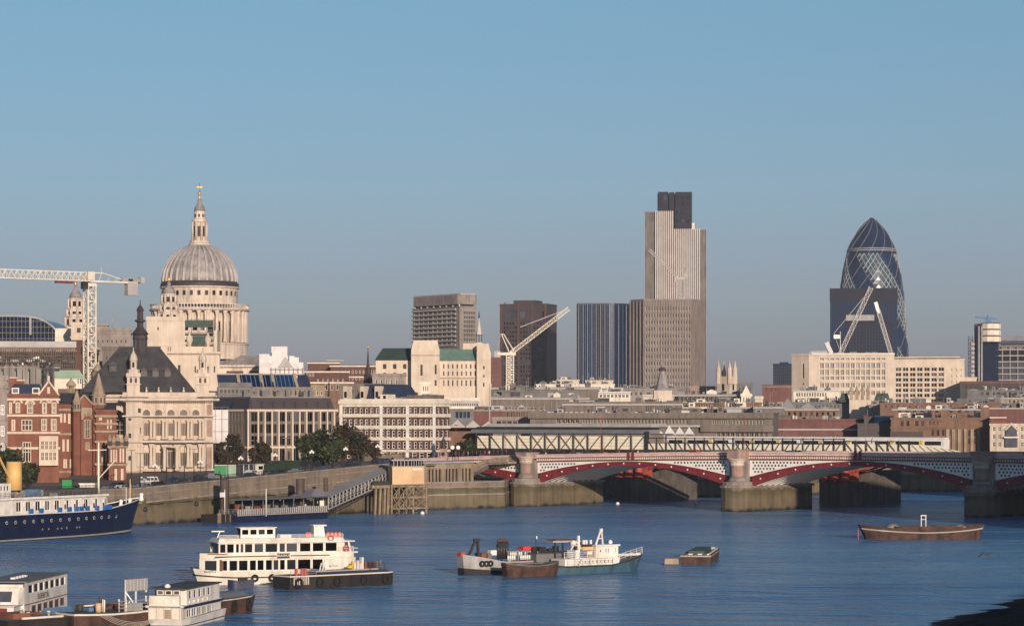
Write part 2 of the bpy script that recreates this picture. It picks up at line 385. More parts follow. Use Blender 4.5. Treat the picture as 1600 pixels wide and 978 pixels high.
for x,y in SH:
    b=m.p(x,y,ground(x,y)); x2,y2=x-16,y+22; c=m.p(x2,y2,ground(x2,y2)); x3,y3=x-60,y+90; d=m.p(x3,y3,ground(x3,y3)+.3); rows.append((b,c,d))
for i,((b,c,d),(b2,c2,d2)) in enumerate(zip(rows,rows[1:])):
    m.use('paving'); m.face((b,b2,c2,c)); m.use('land'); m.face((c,c2,d2,d))
far=[m.p(-3400,300,9),m.p(-3400,4600,11),m.p(3000,4600,11),m.p(3000,1600,11)]
ds=[r[2] for r in rows]
m.face([far[0]]+ds[:4]+[far[1]]); m.face([far[1]]+ds[3:10]+[far[2]]); m.face([far[2]]+ds[9:]+[far[3]])
m.build('ground',kind='structure')
# road along the embankment (asphalt, pavement, kerb, centre line)
def strip(name,mat,o0,o1,dz,kind='structure',t0=-120,t1=112,n=24,thick=0):
    m=MB(mat); nn=Vector((-WD.y,WD.x)); pr=None
    for i in range(n+1):
        t=t0+(t1-t0)*i/n; p=WA+WD*t; a=p+nn*o0; c=p+nn*o1
        q=[m.p(a.x,a.y,ground(*a)+dz),m.p(c.x,c.y,ground(*c)+dz),m.p(a.x,a.y,ground(*a)-.1)]
        if pr: m.face((pr[0],q[0],q[1],pr[1])); m.face((pr[2],q[2],q[0],pr[0]))
        pr=q
    return m.build(name,kind=kind)
strip('road','asphalt',5,17,.02); strip('pavement','paving',1,5,.13); strip('pavement','paving',17,21,.13)
m=MB('white_paint'); nn=Vector((-WD.y,WD.x))
for i in range(38):
    t=-116+i*6; a=WA+WD*t+nn*11; z=ground(*a)+.03
    m.at(a.x,a.y,atan2(WD.y,WD.x)); m.poly((0,0,z),(3,0,z+.06),(3,.15,z+.06),(0,.15,z)); m.t=None
m.build('lane_marking',kind='structure')
# far river wall beyond the bridges
def wallthing(name,label,pts,h0,h1,mat,cat='wall',topz=None,th=1.2,cop=True):
    A=pts[0]; T=thing(name,label,cat,(A[0],A[1],0))
    m=MB(mat)
    for (x,y),(x2,y2) in zip(pts,pts[1:]):
        L=hypot(x2-x,y2-y); an=atan2(y2-y,x2-x); m.at(x-A[0],y-A[1],an); z0=h1(x,y); z1=h1(x2,y2)
        n=max(1,int(L/9))
        for i in range(n):
            a=L*i/n; b=L*(i+1)/n; za=z0+(z1-z0)*i/n; zb=z0+(z1-z0)*(i+1)/n
            q=[(a,-.5,h0),(b,-.5,h0),(b,-.1,za*.55),(a,-.1,za*.55)]; m.poly(*q)
            m.poly((a,-.1,za*.55),(b,-.1,zb*.55),(b,0,zb),(a,0,za)); m.poly((a,0,za),(b,0,zb),(b,th,zb),(a,th,za)); m.poly((b,th,h0),(a,th,h0),(a,th,za),(b,th,zb))
        m.t=None
    m.build('wall_face',T)
    if cop:
        c=MB('grey_stone')
        for (x,y),(x2,y2) in zip(pts,pts[1:]):
            L=hypot(x2-x,y2-y); an=atan2(y2-y,x2-x); z0=h1(x,y); z1=h1(x2,y2); c.at(x-A[0],y-A[1],an)
            for dz,o,t in ((0,.18,.3),(-1.15,.12,.22),(-3.0,.25,.35)):
                c.poly((0,-o,z0+dz),(L,-o,z1+dz),(L,-o,z1+dz+t),(0,-o,z0+dz+t)); c.poly((0,-o,z0+dz+t),(L,-o,z1+dz+t),(L,th+.1,z1+dz+t),(0,th+.1,z0+dz+t)); c.poly((0,.2,z0+dz),(L,.2,z1+dz),(L,-o,z1+dz),(0,-o,z0+dz))
            c.t=None
        c.build('coping',T)
    return T
def tide_mat():
    m=M('tide_wall',(.25,.208,.165),(.185,.155,.125),.25,streak=.35,bump=.5); n=m.node_tree.nodes; l=m.node_tree.links; b=n['Principled BSDF']
    src=b.inputs['Base Color'].links[0].from_socket; g=n.new('ShaderNodeNewGeometry'); s=n.new('ShaderNodeSeparateXYZ'); l.new(g.outputs['Position'],s.inputs[0])
    no=n.new('ShaderNodeTexNoise'); no.inputs['Scale'].default_value=.35; no.inputs['Detail'].default_value=5; l.new(g.outputs['Position'],no.inputs[0])
    z=n.new('ShaderNodeMath'); z.operation='MULTIPLY_ADD'; z.inputs[1].default_value=2.4; l.new(no.outputs[0],z.inputs[0]); l.new(s.outputs[2],z.inputs[2])
    cr=n.new('ShaderNodeValToRGB'); r=n.new('ShaderNodeMath'); r.operation='DIVIDE'; r.inputs[1].default_value=10; l.new(z.outputs[0],r.inputs[0]); l.new(r.outputs[0],cr.inputs[0])
    e=cr.color_ramp.elements; e[0].position=.12; e[0].color=(.05,.045,.03,1); e[1].position=.2; e[1].color=(.62,.60,.46,1)
    for p,c in ((.42,(.70,.66,.50,1)),(.52,(.50,.52,.33,1)),(.60,(.42,.40,.30,1)),(.66,(.95,.9,.82,1))): x=e.new(p); x.color=c
    mx=n.new('ShaderNodeMix'); mx.data_type='RGBA'; mx.blend_type='MULTIPLY'; mx.inputs[0].default_value=1; l.new(src,mx.inputs[6]); l.new(cr.outputs[0],mx.inputs[7]); l.new(mx.outputs[2],b.inputs['Base Color'])
tide_mat()
EW=wallthing('embankment_wall','long stone river wall stained green by the tide below the embankment road',[SH[0],SH[1],SH[2],SH[3]],-3,lambda x,y:ground(x,y)+1.0,'tide_wall')
pil=MB('tide_wall').box(-.55,.55,-.45,.3,-2,9.2).box(-.8,.8,-.65,.4,5.2,5.7).mesh('buttress')
lion=MB('dark_metal').lathe([(.05,0),(.45,.1),(.5,.4),(.3,.8),(.05,.95)],8).mesh('mooring_ring')
for i in range(9):
    t=-30+i*16.5; p=WA+WD*t; z=ground(*p)+1.3-9.2
    inst(pil,'buttress',EW,(p.x-SH[0][0],p.y-SH[0][1],z),atan2(WD.y,WD.x))
    inst(lion,'mooring_ring',EW,(p.x-SH[0][0]+.55,p.y-SH[0][1]-.4,z+4.2),0)
wallthing('river_wall','dim stone river wall on the water beyond the bridges',SH[6:12],-3,lambda x,y:ground(x,y)+.5,'tide_wall')
WW_=wallthing('river_walk_wall','low tide stained wall of the river walk left of the bridge stair',[tuple(WB),(-1.9,655),(-.6,673),(10,705),(20,736)],-3,lambda x,y:6.3,'tide_wall')
m=MB('paving'); m.poly((-21.3,640,6.1),(-1.9,655,6.1),(-.6,673,6.1),(10,705,6.1),(20,736,6.1),(0,736,6.1),(-19,717,6.1),(-31,694,6.1),(-21.5,655,6.1)); m.build('river_walk',kind='structure')
m=MB('tide_wall'); 
for a,b in (((-21.3,640),(-20.5,652)),((-20.5,652),(-30,694)),((-30,694),(-19,717)),((-19,717),(0,735))): m.poly((a[0],a[1],-2),(b[0],b[1],-2),(b[0],b[1],10.4),(a[0],a[1],10.4))
tag(m.build('retaining_wall'),'dim retaining wall under the first bridge arch behind the river walk','wall')
# haze over the town
m=MB(None)
hz=bpy.data.materials.new('haze'); hz.use_nodes=True; n=hz.node_tree.nodes; l=hz.node_tree.links; n.clear()
v=n.new('ShaderNodeVolumePrincipled'); v.inputs['Color'].default_value=(.80,.86,1.0,1); v.inputs['Density'].default_value=HAZE if 'HAZE' in globals() else .00005; v.inputs['Anisotropy'].default_value=.0
ou=n.new('ShaderNodeOutputMaterial'); l.new(v.outputs[0],ou.inputs['Volume']); MT['haze']=hz
m.use('haze'); m.box(-3500,3200,-500,4700,-4,240); m.build('haze',kind='stuff')
# near south bank shade drawn as a near-black mud sheet
m=MB('shaded_mud'); N=30; M_=150; g=[]
for j in range(M_+1):
    row=[]
    for i in range(N+1):
        u=(i/N)**1.5; vv=j/M_; y=225+vv*165
        edge=42.8+(y-283)*.434+1.3*sin(y*.23)+.8*sin(y*.61)+random.uniform(-.9,.9)
        x=edge-6+u*70; d=max(0,(x-edge))
        z=-.12+d*.10+random.uniform(-.08,.12)*(1 if i else 0)+ .25*sin(x*.5+y*.21)*min(1,d/8)
        row.append(m.p(x,y,z))
    g.append(row)
for j in range(M_):
    for i in range(N): m.face((g[j][i],g[j][i+1],g[j+1][i+1],g[j+1][i]),True)
m.build('shaded_foreshore',kind='structure')
# south bank wall and waterside block whose shade falls on the bridge
m=MB('tide_wall'); m.prism([(112,150),(116,150),(150,560),(146,560)],-3,8); tag(m.build('quay_wall'),'stone quay wall of the shaded south bank','wall')
# ================= road bridge =================
BA=-atan2(.593,.805); BC,BS=cos(BA),sin(BA)
def bl(s,v=0): return (4.5+s*BC-v*BS, 670+s*BS+v*BC)
RB=thing('road_bridge','wrought iron road bridge with red arches, pale lattice spandrels and stone piers','bridge',(4.5,670,0),BA)
zp=lambda s:13.9-.00015*(s-93)**2
PX=[-50,0,61.5,124.8,188,238]; BW=24
S0,S1=-50,238
def rib(mb,s0,s1,y0,y1,top,n=28,lo=5.7):
    "curved arch band between two springings"
    h=(s1-s0)/2; c=(s0+s1)/2; pr=None
    for i in range(n+1):
        t=-1+2*i/n; s=c+h*t; zc=zp(c)-1.95
        zb=zc-1.05-(zc-1.05-lo)*t*t; zt=(zc-(zc-lo-2.5)*t*t) if top else zb+.45
        q=[mb.p(s,y0,zb),mb.p(s,y0,zt),mb.p(s,y1,zt),mb.p(s,y1,zb)]
        if pr:
            for k in range(4): j=(k+1)%4; mb.face((pr[k],q[k],q[j],pr[j]))
        pr=q
def arcz(s,s0,s1,lo=5.7):
    h=(s1-s0)/2; c=(s0+s1)/2; t=(s-c)/h; zc=zp(c)-1.95; return zc-1.05-(zc-1.05-lo)*t*t, zc-(zc-lo-2.5)*t*t
boss=MB('warm_white').at(0,0,0).lathe([(.24,0),(.24,.1),(.12,.2)],6).mesh('boss')
for a,b in zip(PX,PX[1:]):
    s0,s1=a+3.2,b-3.2
    m=MB('red_paint'); rib(m,s0,s1,-.5,0,True); m.build('arch_face',RB)
    for k in range(9):
        m=MB('spandrel_white'); rib(m,s0,s1,1.2+k*2.65,1.55+k*2.65,False,20); m.build('arch_rib',RB)  # pale ribs carry light bounced up from the water in their colour
    m=MB('warm_white'); n=24   # underside plating; the water's bounce light is put into its pale colour
    pr=None
    for i in range(n+1):
        s=s0+(s1-s0)*i/n; z=arcz(s,s0,s1)[0]+.42; q=(m.p(s,0,z),m.p(s,BW,z))
        if pr: m.face((pr[0],pr[1],q[1],q[0]))
        pr=q
    m.build('soffit',RB)
    nb=int((s1-s0)/4.4)
    for i in range(nb):
        s=s0+(i+.5)*(s1-s0)/nb; z0,z1=arcz(s,s0,s1); inst(boss,'boss',RB,(s,-.5,(z0+z1)/2),rot=(pi/2,0,0))
    # spandrel plate; black discs put the dark of its holes into colour
    m=MB('spandrel_white'); n=40; pr=None
    for i in range(n+1):
        s=s0-.7+(s1-s0+1.4)*i/n; z=arcz(min(max(s,s0),s1),s0,s1)[1]-.05; q=(m.p(s,-.22,z),m.p(s,-.22,zp(s)-1.68))
        if pr: m.face((pr[0],q[0],q[1],pr[1]))
        pr=q
    m.build('spandrel',RB)
    m=MB('black'); j=0
    z=0
    for r in range(9):
        for i in range(int((s1-s0)/.92)):
            s=s0+.3+(i+.5*(r%2))*.92; zz=zp(s)-2.35-r*.72; lo=arcz(s,s0,s1)[1]+.42
            if zz>lo and s<s1-.1:
                m.poly(*[(s+.27*cos(k*pi/3+.5),-.235,zz+.27*sin(k*pi/3+.5)) for k in range(6)])
    if m.v: m.build('spandrel_dark_disc',RB,kind='stuff')
# running string courses, balustrade, coping: one set per span
for a,b in zip(PX,PX[1:]):
    s0,s1=a+2.3,b-2.3; n=10
    def band(name,mat,y0,y1,d0,d1):
        m=MB(mat)
        for i in range(n):
            u=s0+(s1-s0)*i/n; w_=s0+(s1-s0)*(i+1)/n; za,zb=zp(u),zp(w_)
            c=[m.p(u,y0,za+d0),m.p(w_,y0,zb+d0),m.p(w_,y0,zb+d1),m.p(u,y0,za+d1),m.p(u,y1,za+d0),m.p(w_,y1,zb+d0),m.p(w_,y1,zb+d1),m.p(u,y1,za+d1)]
            m.face(c[:4]); m.face((c[3],c[2],c[6],c[7])); m.face((c[0],c[4],c[5],c[1])); m.face(c[7:3:-1])
        return m.build(name,RB)
    band('coping','pink_paint',-.75,-.1,-.12,.12); band('parapet','pink_paint',-.55,-.2,-.75,-.12); band('ledge','red_paint',-.8,-.15,-.92,-.75)
    band('baluster_backing','red_paint',-.3,-.1,-1.5,-.92); band('string_course','red_paint',-.7,-.1,-1.72,-1.5)
    band('far_parapet','pink_paint',BW-.4,BW,-.8,.1)
    m=MB('warm_white'); k=int((s1-s0)/.62)
    for i in range(k):
        s=s0+(i+.5)*(s1-s0)/k; m.box(s-.17,s+.17,-.62,-.32,zp(s)-1.48,zp(s)-.94,False)
    m.build('baluster',RB,kind='stuff')
    band('deck','asphalt',-.1,BW-.4,-1.5,-.95)
# piers
for s in PX[1:5]:
    m=MB('tide_wall'); out=[(-3.6,-3.2),(-2.6,-4.6),(-1,-5.4),(1,-5.4),(2.6,-4.6),(3.6,-3.2),(3.6,BW+3),(1.5,BW+5),(-1.5,BW+5),(-3.6,BW+3)]
    m.prism([(s+x,y) for x,y in out],-3,6.1); m.use('grey_stone'); m.prism([(s+x*1.07,y*1.03-.1) for x,y in out],5.5,6.0); m.prism([(s+x*.93,y*.93-.1) for x,y in out],6.1,6.9)
    m.build('pier_base',RB)
    m=MB('grey_stone'); m.box(s-2.5,s+2.5,-1.2,BW+1,6.9,zp(s)-1.2); m.build('pier_shaft',RB)
    m=MB('pink_granite'); m.lathe([(1.6,8.0),(1.55,8.4),(1.5,10.6)],16,s,-1.7); m.build('column',RB)
    m=MB('grey_stone'); m.lathe([(2.2,6.9),(2.2,7.3),(1.9,7.6),(1.75,8.0)],16,s,-1.7); m.build('column_base',RB)
    m=MB('pale_stone'); m.lathe([(1.55,10.6),(1.75,10.9),(1.65,11.2),(2.05,11.9),(2.3,12.1),(2.3,12.3)],12,s,-1.7,sm=False); m.build('capital',RB)
    m=MB('pink_granite'); m.prism([(s-2.5,.2),(s-2.5,-2.2),(s-1.6,-3.8),(s+1.6,-3.8),(s+2.5,-2.2),(s+2.5,.2)],12.3,zp(s)+.5); m.use('grey_stone'); m.prism([(s-2.7,.3),(s-2.7,-2.4),(s-1.7,-4.05),(s+1.7,-4.05),(s+2.7,-2.4),(s+2.7,.3)],zp(s)+.5,zp(s)+.75); m.build('pulpit',RB)
# abutment
MB('tide_wall').box(-56,-47,-3,BW+2,-3,12.4).build('abutment',RB); MB('tide_wall').box(236,290,-3,BW+2,-3,12.9).build('abutment',RB)
# small shields at the arch crowns
for a,b in zip(PX[1:],PX[2:]):
    c=(a+b)/2; m=MB('red_paint'); m.box(c-.9,c-.35,-.95,-.72,zp(c)-1.6,zp(c)+.5); m.box(c+.35,c+.9,-.95,-.72,zp(c)-1.6,zp(c)+.5); m.build('crown_post',RB)
# ================= railway bridge =================
TR=thing('railway_bridge','railway bridge with dark lattice truss over cream panels behind the road bridge','bridge',(31,706,0),BA)
def truss(s0,nb,L,zb,zt,pat,mat='truss_brown',w=.22):
    for v in (0,12.5):
        m=MB('dark_metal'); m.box(s0,s0+nb*L,v-.25,v+.25,zb-.9,zb); m.build('bottom_chord',TR); m=MB('dark_metal'); m.box(s0,s0+nb*L,v-.2,v+.25,zt-.22,zt); m.build('top_chord',TR)
        if v: break
    for i in range(nb+1): MB('dark_metal').box(s0+i*L-.11,s0+i*L+.11,-.42,-.27,zb-.4,zt+.15).build('upright',TR)
    for i,c in enumerate(pat):
        a,b=s0+i*L,s0+(i+1)*L
        if c in '\\X': MB(mat).bar((a+.1,-.36,zt-.3),(b-.1,-.36,zb-.6),w,.12).build('diagonal',TR)
        if c in '/X': MB(mat).bar((a+.1,-.45,zb-.6),(b-.1,-.45,zt-.3),w,.12).build('diagonal',TR)
L1=4.64
truss(-50.5,12,L1,13.4,17.7,'\\\\\\\\XXXX////')
for i in range(12):
    a=-50.5+i*L1
    for k in range(4): MB('cream_panel').box(a+.2,a+L1-.2,.0,.12,13.62+k*.86,13.62+k*.86+.80).build('panel',TR)
MB('dark_metal').box(-52,100,-.1,12,12.0,13.38).build('deck',TR)
# station canopy
cp=[('roof_grey',-50,5.2,.1,12,17.75,18.1)]
MB('roof_grey').prism([(-53,-.3),(5.4,-.3),(5.4,6),(-53,6)],17.72,18.75,[(-53,1.2),(5.4,1.2),(5.4,6),(-53,6)]).build('canopy_roof',TR)
MB('glass_teal').box(-52,5.2,2.0,6,18.75,19.45).build('clerestory',TR)
MB('light_roof').prism([(-50,1.6),(5.4,1.6),(5.4,9),(-50,9)],19.45,20.3,[(-47,2.0),(5.4,2.0),(5.4,9),(-47,9)]).build('upper_roof',TR)
MB('dark_metal').box(5.0,5.7,-.6,.6,12.6,18.3).build('end_post',TR)
pat='\\'*9+'XX'+'/'*9
truss(5.6,20,2.93,13.4,16.7,pat,w=.16)
truss(64.4,6,3.0,13.4,16.2,'\\'*6,w=.18)
for i in range(20):
    MB('cream_panel').box(5.8+i*2.93,5.8+i*2.93+2.55,-.05,.06,13.7,15.2).build('panel',TR)
for i in range(6): MB('cream_panel').box(64.6+i*3,67.1+i*3,-.05,.06,13.6,15.4).build('panel',TR)
m=MB('cream_panel'); m.poly((82.6,-.1,13.5),(96,-.1,13.5),(96,-.1,13.8),(88,-.1,15.1),(82.6,-.1,15.4)); m.poly((96,.1,13.5),(82.6,.1,13.5),(82.6,.1,15.4),(88,.1,15.1),(96,.1,13.8)); m.poly((82.6,-.1,15.4),(88,-.1,15.1),(88,.1,15.1),(82.6,.1,15.4)); m.poly((88,-.1,15.1),(96,-.1,13.8),(96,.1,13.8),(88,.1,15.1)); m.build('end_panel',TR)
for i in range(6): MB('truss_brown').bar((83+i*2,-.2,15.3-.22*i),(84.8+i*2,-.2,13.6),.12,.08).build('diagonal',TR)
MB('dark_metal').box(100,240,0,12,11.2,13.0).build('deck',TR); MB('dark_metal').box(100,240,-.2,0,12.4,13.9).build('side_girder',TR)
for s in (-28,0,61.5,122,185):
    m=MB('shaded_pier'); m.prism([(s-4,-1),(s-2,-4),(s+3,-4),(s+5,-1),(s+5,9),(s-4,9)],-3,5.9); m.prism([(s-4,9.01),(s+5,9.01),(s+5,25),(s-4,25)],-3,8.6); m.build('pier',TR)
    for k in range(3):
        m=MB('old_red'); x=s-2.6+k*3.1
        m.lathe([(1.3,5.9),(1.3,6.6),(1.05,6.8),(1.05,11.4),(1.4,11.9),(1.4,12.0)],10,x,-1.2); m.build('cast_iron_column',TR)
    MB('old_red').box(s-4,s+5,.4,3,5.9,12).build('column_screen',TR)
    # red arch ribs either side of the pier
    for y in (1,6,11):
        m=MB('old_red')
        for d in (-1,1):
            x0=s+.5+d*4.8; pr=(x0,y,8.6)
            for i in range(1,9):
                t=i/8; q=(x0+d*18*t,y,8.6+3.0*(1-(1-t)**2)); m.bar(pr,q,.35,.45); m.bar(q,(q[0],y,12),.16)
                m.bar(pr,(q[0],y,12),.14); pr=q
        m.build('arch_rib',TR)
# lamp standards on the road bridge (tall, thin, red)
lp=MB('old_red').cyl(0,0,0,9.5,.07,.04,6).box(-.5,.5,-.12,.12,9.4,9.6).mesh('mast')
for k,(s,v) in enumerate(((-9,2),(20,2),(60.5,3),(93,3),(118,3),(-34,14))):
    x,y=bl(s,v); T=thing('street_lamp',['slim red lamp post on the bridge just left of the first stone pier','slim red lamp post above the left arch of the road bridge','slim red lamp post rising at the middle stone pier','slim red lamp post above the crown of the second arch','slim red lamp post above the shaded part of the road bridge','slim red lamp post at the left approach of the road bridge'][k],'street lamp',(x,y,zp(s)-1),BA,'slim lamp posts along the road bridge')
    inst(lp,'mast',T)
# riverside stair down from the bridge
ST=thing('river_stair','stone staircase descending leftward from the first bridge pier to the river walk','staircase',(4.5,670,0),BA)
m=MB('tan_stone')
def slab(a,b,y0,y1,t):
    (s0,z0),(s1,z1)=a,b
    c=[m.p(s0,y0,z0-t),m.p(s1,y0,z1-t),m.p(s1,y0,z1),m.p(s0,y0,z0),m.p(s0,y1,z0-t),m.p(s1,y1,z1-t),m.p(s1,y1,z1),m.p(s0,y1,z0)]
    m.face(c[:4]); m.face((c[3],c[2],c[6],c[7])); m.face((c[0],c[4],c[5],c[1])); m.face(c[7:3:-1]); m.face((c[0],c[3],c[7],c[4])); m.face((c[1],c[5],c[6],c[2]))
slab((-10,11.6),(-3,11.9),-5.4,-5.0,1.0); slab((-24,5.8),(-10,11.6),-5.4,-5.0,1.0); m.build('balustrade',ST)
m=MB('grey_stone'); slab((-10,10.8),(-3,11.1),-5,-1.0,.6); n=24
for i in range(n): m.box(-24+14*i/n,-24+14*(i+1)/n,-5,-1.2,5.2+5.6*i/n-.7,5.2+5.6*(i+1)/n)
m.build('steps',ST)
m=MB('tan_stone'); slab((-10,12.0),(-3,12.2),-1.3,-.95,1.0); slab((-24,6.2),(-10,12.0),-1.3,-.95,1.0); m.build('balustrade',ST)
# colonnade under the road above the river walk
CS=Site(664,645,737,662,5.2); T=CS.root('river_colonnade','stone terrace with dark barred openings beside the bridge stair','building')
L=CS.L; m=MB('tan_stone'); hol=[(i*L/14+.12,(i+1)*L/14-.12,.9,4.3) for i in range(14)]; m.box(.3,L-.3,1,8,-4,5.6)
sheet(m,0,0,0,L,-8,5.7,hol,.5); sheet(m,L,0,pi/2,8,-8,5.7,[],.3); m.build('wall',T)
putwins(T,0,0,0,hol,650,.5,dict(fr='dark_metal',gl='black',nx=2))
MB('light_roof').box(-.4,L+.4,-.5,9,5.7,6.1).build('terrace_slab',T)
for i in (0,5,10,14): MB('tan_stone').box(i*L/14-.35,i*L/14+.35,-.3,-.003,-.2,5.68).build('pilaster',T)
# ================= front row along the embankment =================
WW=dict(fr='white_paint',gl='glass',nx=2,nz=2,fw=.18)
STW=dict(fr='cream_stone',gl='glass',nx=3,nz=2,fw=.2)
def archtop(mb,x,y,z,r,n=8,t=.35,d=.25,full=None):
    "moulded half-round arch on a wall face"
    for i in range(n):
        a,b=pi*i/n,pi*(i+1)/n; q=[(x+rr*cos(k),z+rr*sin(k)) for rr,k in ((r,a),(r+t,a),(r+t,b),(r,b))]
        f=[mb.p(px,y-d,pz) for px,pz in q]; bk=[mb.p(px,y,pz) for px,pz in q]
        mb.face(f[::-1]); mb.face((f[0],f[3],bk[3],bk[0])); mb.face((f[1],bk[1],bk[2],f[2]))
    if full:
        c=mb.cur; mb.use(full); k=[mb.p(x+r*cos(pi*i/n),y-.04,z+r*sin(pi*i/n)) for i in range(n+1)]; mb.face(k); mb.cur=c
# --- red brick house with gable
S=bld('townhouse','red brick house with white stone windows and a pointed gable beside the riverside tree','house',12,602,92,None,617,'red_brick',g=6,D=16,
  front=[(32,52,1,.85,655,673,1,1),(34,50,1,.85,690,722,1,1),(63,75,1,.75,654,673,1,1),(78,90,1,.75,654,673,1,1),(18,24,1,1,655,673,1,1),(40,54,1,.7,628,646,1,1),(14,19,1,1,628,646,1,1),(64,75,1,.7,628,646,1,1),(79,90,1,.7,628,646,1,1),(24,32,1,.9,628,645,1,1)],
  win=STW,bands=(624,649,676,700),bandmat='cream_stone',par=.3,roof='dark_roof')
T=S.T; L=S.L; sc=.143
MB('blue_slate').frust(.2,S.u(70),0,15,S.h+.2,S.h+2.5,1.2).build('roof',T)
m=MB('red_brick').gable(S.u(60),L,-.1,15,S.h,S.h+2.9,'y'); m.build('gable',T)
m=MB('cream_stone'); c=(S.u(60)+L)/2
for sg in(-1,1): m.bar((c+sg*(L-S.u(60))/2,-.25,S.h),(c,-.25,S.h+3.1),.5,.35)
m.box(c-.3,c+.3,-.2,-.11,S.h+.3,S.h+1.8); m.box(c-.25,c+.25,-.4,.2,S.h+3.1,S.h+4.3); m.build('gable_coping',T)
for a in (30,44,69.5,84.5):
    m=MB('cream_stone'); archtop(m,S.u(a if a!=30 else 47),0,S.z(632),.75,t=.4) if a==30 else archtop(m,S.u(a if a!=44 else 28),0,S.z(630),.7,t=.4); m.build('window_arch',T)
m=MB('cream_stone').box(S.u(61),S.u(91),-1.6,0,S.z(727),S.z(681)); m.build('bay',T)
for i in range(4): inst(winmesh(.75,2.0,2,2,'cream_stone','glass',.12),'window',T,(S.u(66.5+i*6.3),-1.7,S.z(702)))
for i in range(4): inst(winmesh(.75,1.9,2,2,'cream_stone','glass',.12),'window',T,(S.u(66.5+i*6.3),-1.7,S.z(719)))
for px,hh in((21,2.2),(32,1.6)): m=MB('red_brick').cb(S.u(px),4,S.h,1.6,1.1,hh+1.6); m.use('cream_stone').cb(S.u(px),4,S.h+hh+1.6,1.9,1.4,.25); m.build('chimney',T)
for px in(24,56): m=MB('white_paint').box(S.u(px)-.8,S.u(px)+.8,-.1,2,S.h+.3,S.h+1.6); m.use('glass').box(S.u(px)-.6,S.u(px)+.6,-.13,-.105,S.h+.5,S.h+1.4); m.build('dormer',T)
# sliver of grey building at the frame edge
bld('grey_building','pale grey stone office at the left edge of the picture','building',-40,592,11,None,592,'grey_stone',g=6,D=20,front=[(-38,10,4,.5,630,650,1,.8),(-38,10,4,.5,660,740,3,.6)],win=WW,bands=(605,655))
# --- red brick college with gothic gable
S=bld('college_building','red brick gothic college with stone traceried window and pointed turret','college',92,625,130,None,633,'red_brick',g=6,D=12,
  front=[(93,104,2,.6,646,660,1,1),(105,118,2,.6,646,662,1,1),(96,116,3,.55,686,705,1,1),(97,117,2,.6,717,731,1,1)],win=STW,bands=(640,678,737),bandmat='tan_stone',par=.2)
T=S.T; L=S.L
MB('slate').gable(-.2,L+4,.1,13,S.h+.2,S.h+2.9).build('roof',T)
G0,G1=S.u(113),S.u(150); cz=S.z(657)
hol=[(S.u(131),S.u(142.5),S.z(685),S.z(655)),(S.u(133.5),S.u(140.5),S.z(703),S.z(690))]
hol2=[(a-G0,b-G0,c,d) for a,b,c,d in hol]
m=MB('red_brick'); m.box(G0+.3,G1-.3,-1.9,10,-3,S.z(637)); sheet(m,G0,-2.2,0,G1-G0,-3,S.z(637),hol2,.3); sheet(m,G1,-2.2,pi/2,12,-3,S.z(637),[],.3); sheet(m,G0,10,-pi/2,12,-3,S.z(637),[],.3)
m.gable(G0,G1,-2.2,10,S.z(637),S.z(618),'y'); m.build('gable_wall',T)
putwins(T,G0,-2.2,0,hol2,620,.3,dict(fr='tan_stone',gl='glass',nx=4,nz=2,fw=.22))
m=MB('tan_stone'); cc=(G0+G1)/2
for sg in(-1,1): m.bar((cc+sg*(G1-G0)/2,-2.4,S.z(637)),(cc,-2.4,S.z(617)),.6,.4)
m.box(G0+.6,G1-.6,-2.3,-2.21,S.z(650),S.z(637)); archtop(m,S.u(136.8),-2.2,S.z(655),1.0,t=.5)
for i in range(7): m.box(G0+.5+i*.75,G0+.8+i*.75,-2.45,-2.3,S.z(650),S.z(640))
m.build('stone_dressing',T)
def turret(T,x,y,r,z0,z1,z2,mat='red_brick',cap='tan_stone',nm='turret'):
    m=MB(mat).lathe([(r,z0),(r,z1-2.2)],8,x,y,sm=False); m.use(cap).lathe([(r*1.12,z1-2.2),(r*1.12,z1-1.9),(r*.95,z1-1.9),(r*.95,z1),(r*1.15,z1),(r*1.15,z1+.25),(r*.9,z1+.3),(.1,z2)],8,x,y,sm=False)
    for i in range(8):
        a=(i+.5)*pi/4; m.use('black').cb(x+r*.9*cos(a),y+r*.9*sin(a),z1-1.6,.35,.35,1.1)
    m.build(nm,T)
turret(T,S.u(120),-2.6,1.0,-2,S.z(628),S.z(610)); turret(T,S.u(154),-1.8,1.7,-2,S.z(618),S.z(583))
S2=bld('chapel_wing','low red brick wing striped with pale stone beside the gothic gable','building',150,622,182,None,642,'red_brick',g=6,D=12,front=[(152,162,1,.5,650,666,2,.6),(166,176,2,.5,655,670,1,1),(158,178,4,.6,700,722,1,1)],win=STW,bands=(650,662,674,690,725),bandmat='tan_stone',par=.3)
m=MB('slate').gable(0,S2.L,0,12,S2.h+.3,S2.h+2); m.build('roof',S2.T)
S2=bld('entrance_lodge','small red brick lodge with twin stone gablets in front of the pale school','building',170,612,197,None,695,'red_brick',g=6,D=8,front=[(172,184,3,.6,702,722,1,1),(186,195,2,.6,700,722,1,1),(176,196,2,.4,732,752,1,1)],win=STW,bands=(697,726),bandmat='tan_stone',par=.6)
for a,b,t in((172,184,679),(184,197,680)):
    m=MB('tan_stone').gable(S2.u(a),S2.u(b),-.15,1.2,S2.h,S2.z(t),'y'); m.build('gablet',S2.T)
for a in(171.5,184,197): turret(S2.T,S2.u(a),0,.45,S2.h-.5,S2.h+1.4,S2.z(678),'tan_stone','tan_stone','pinnacle')
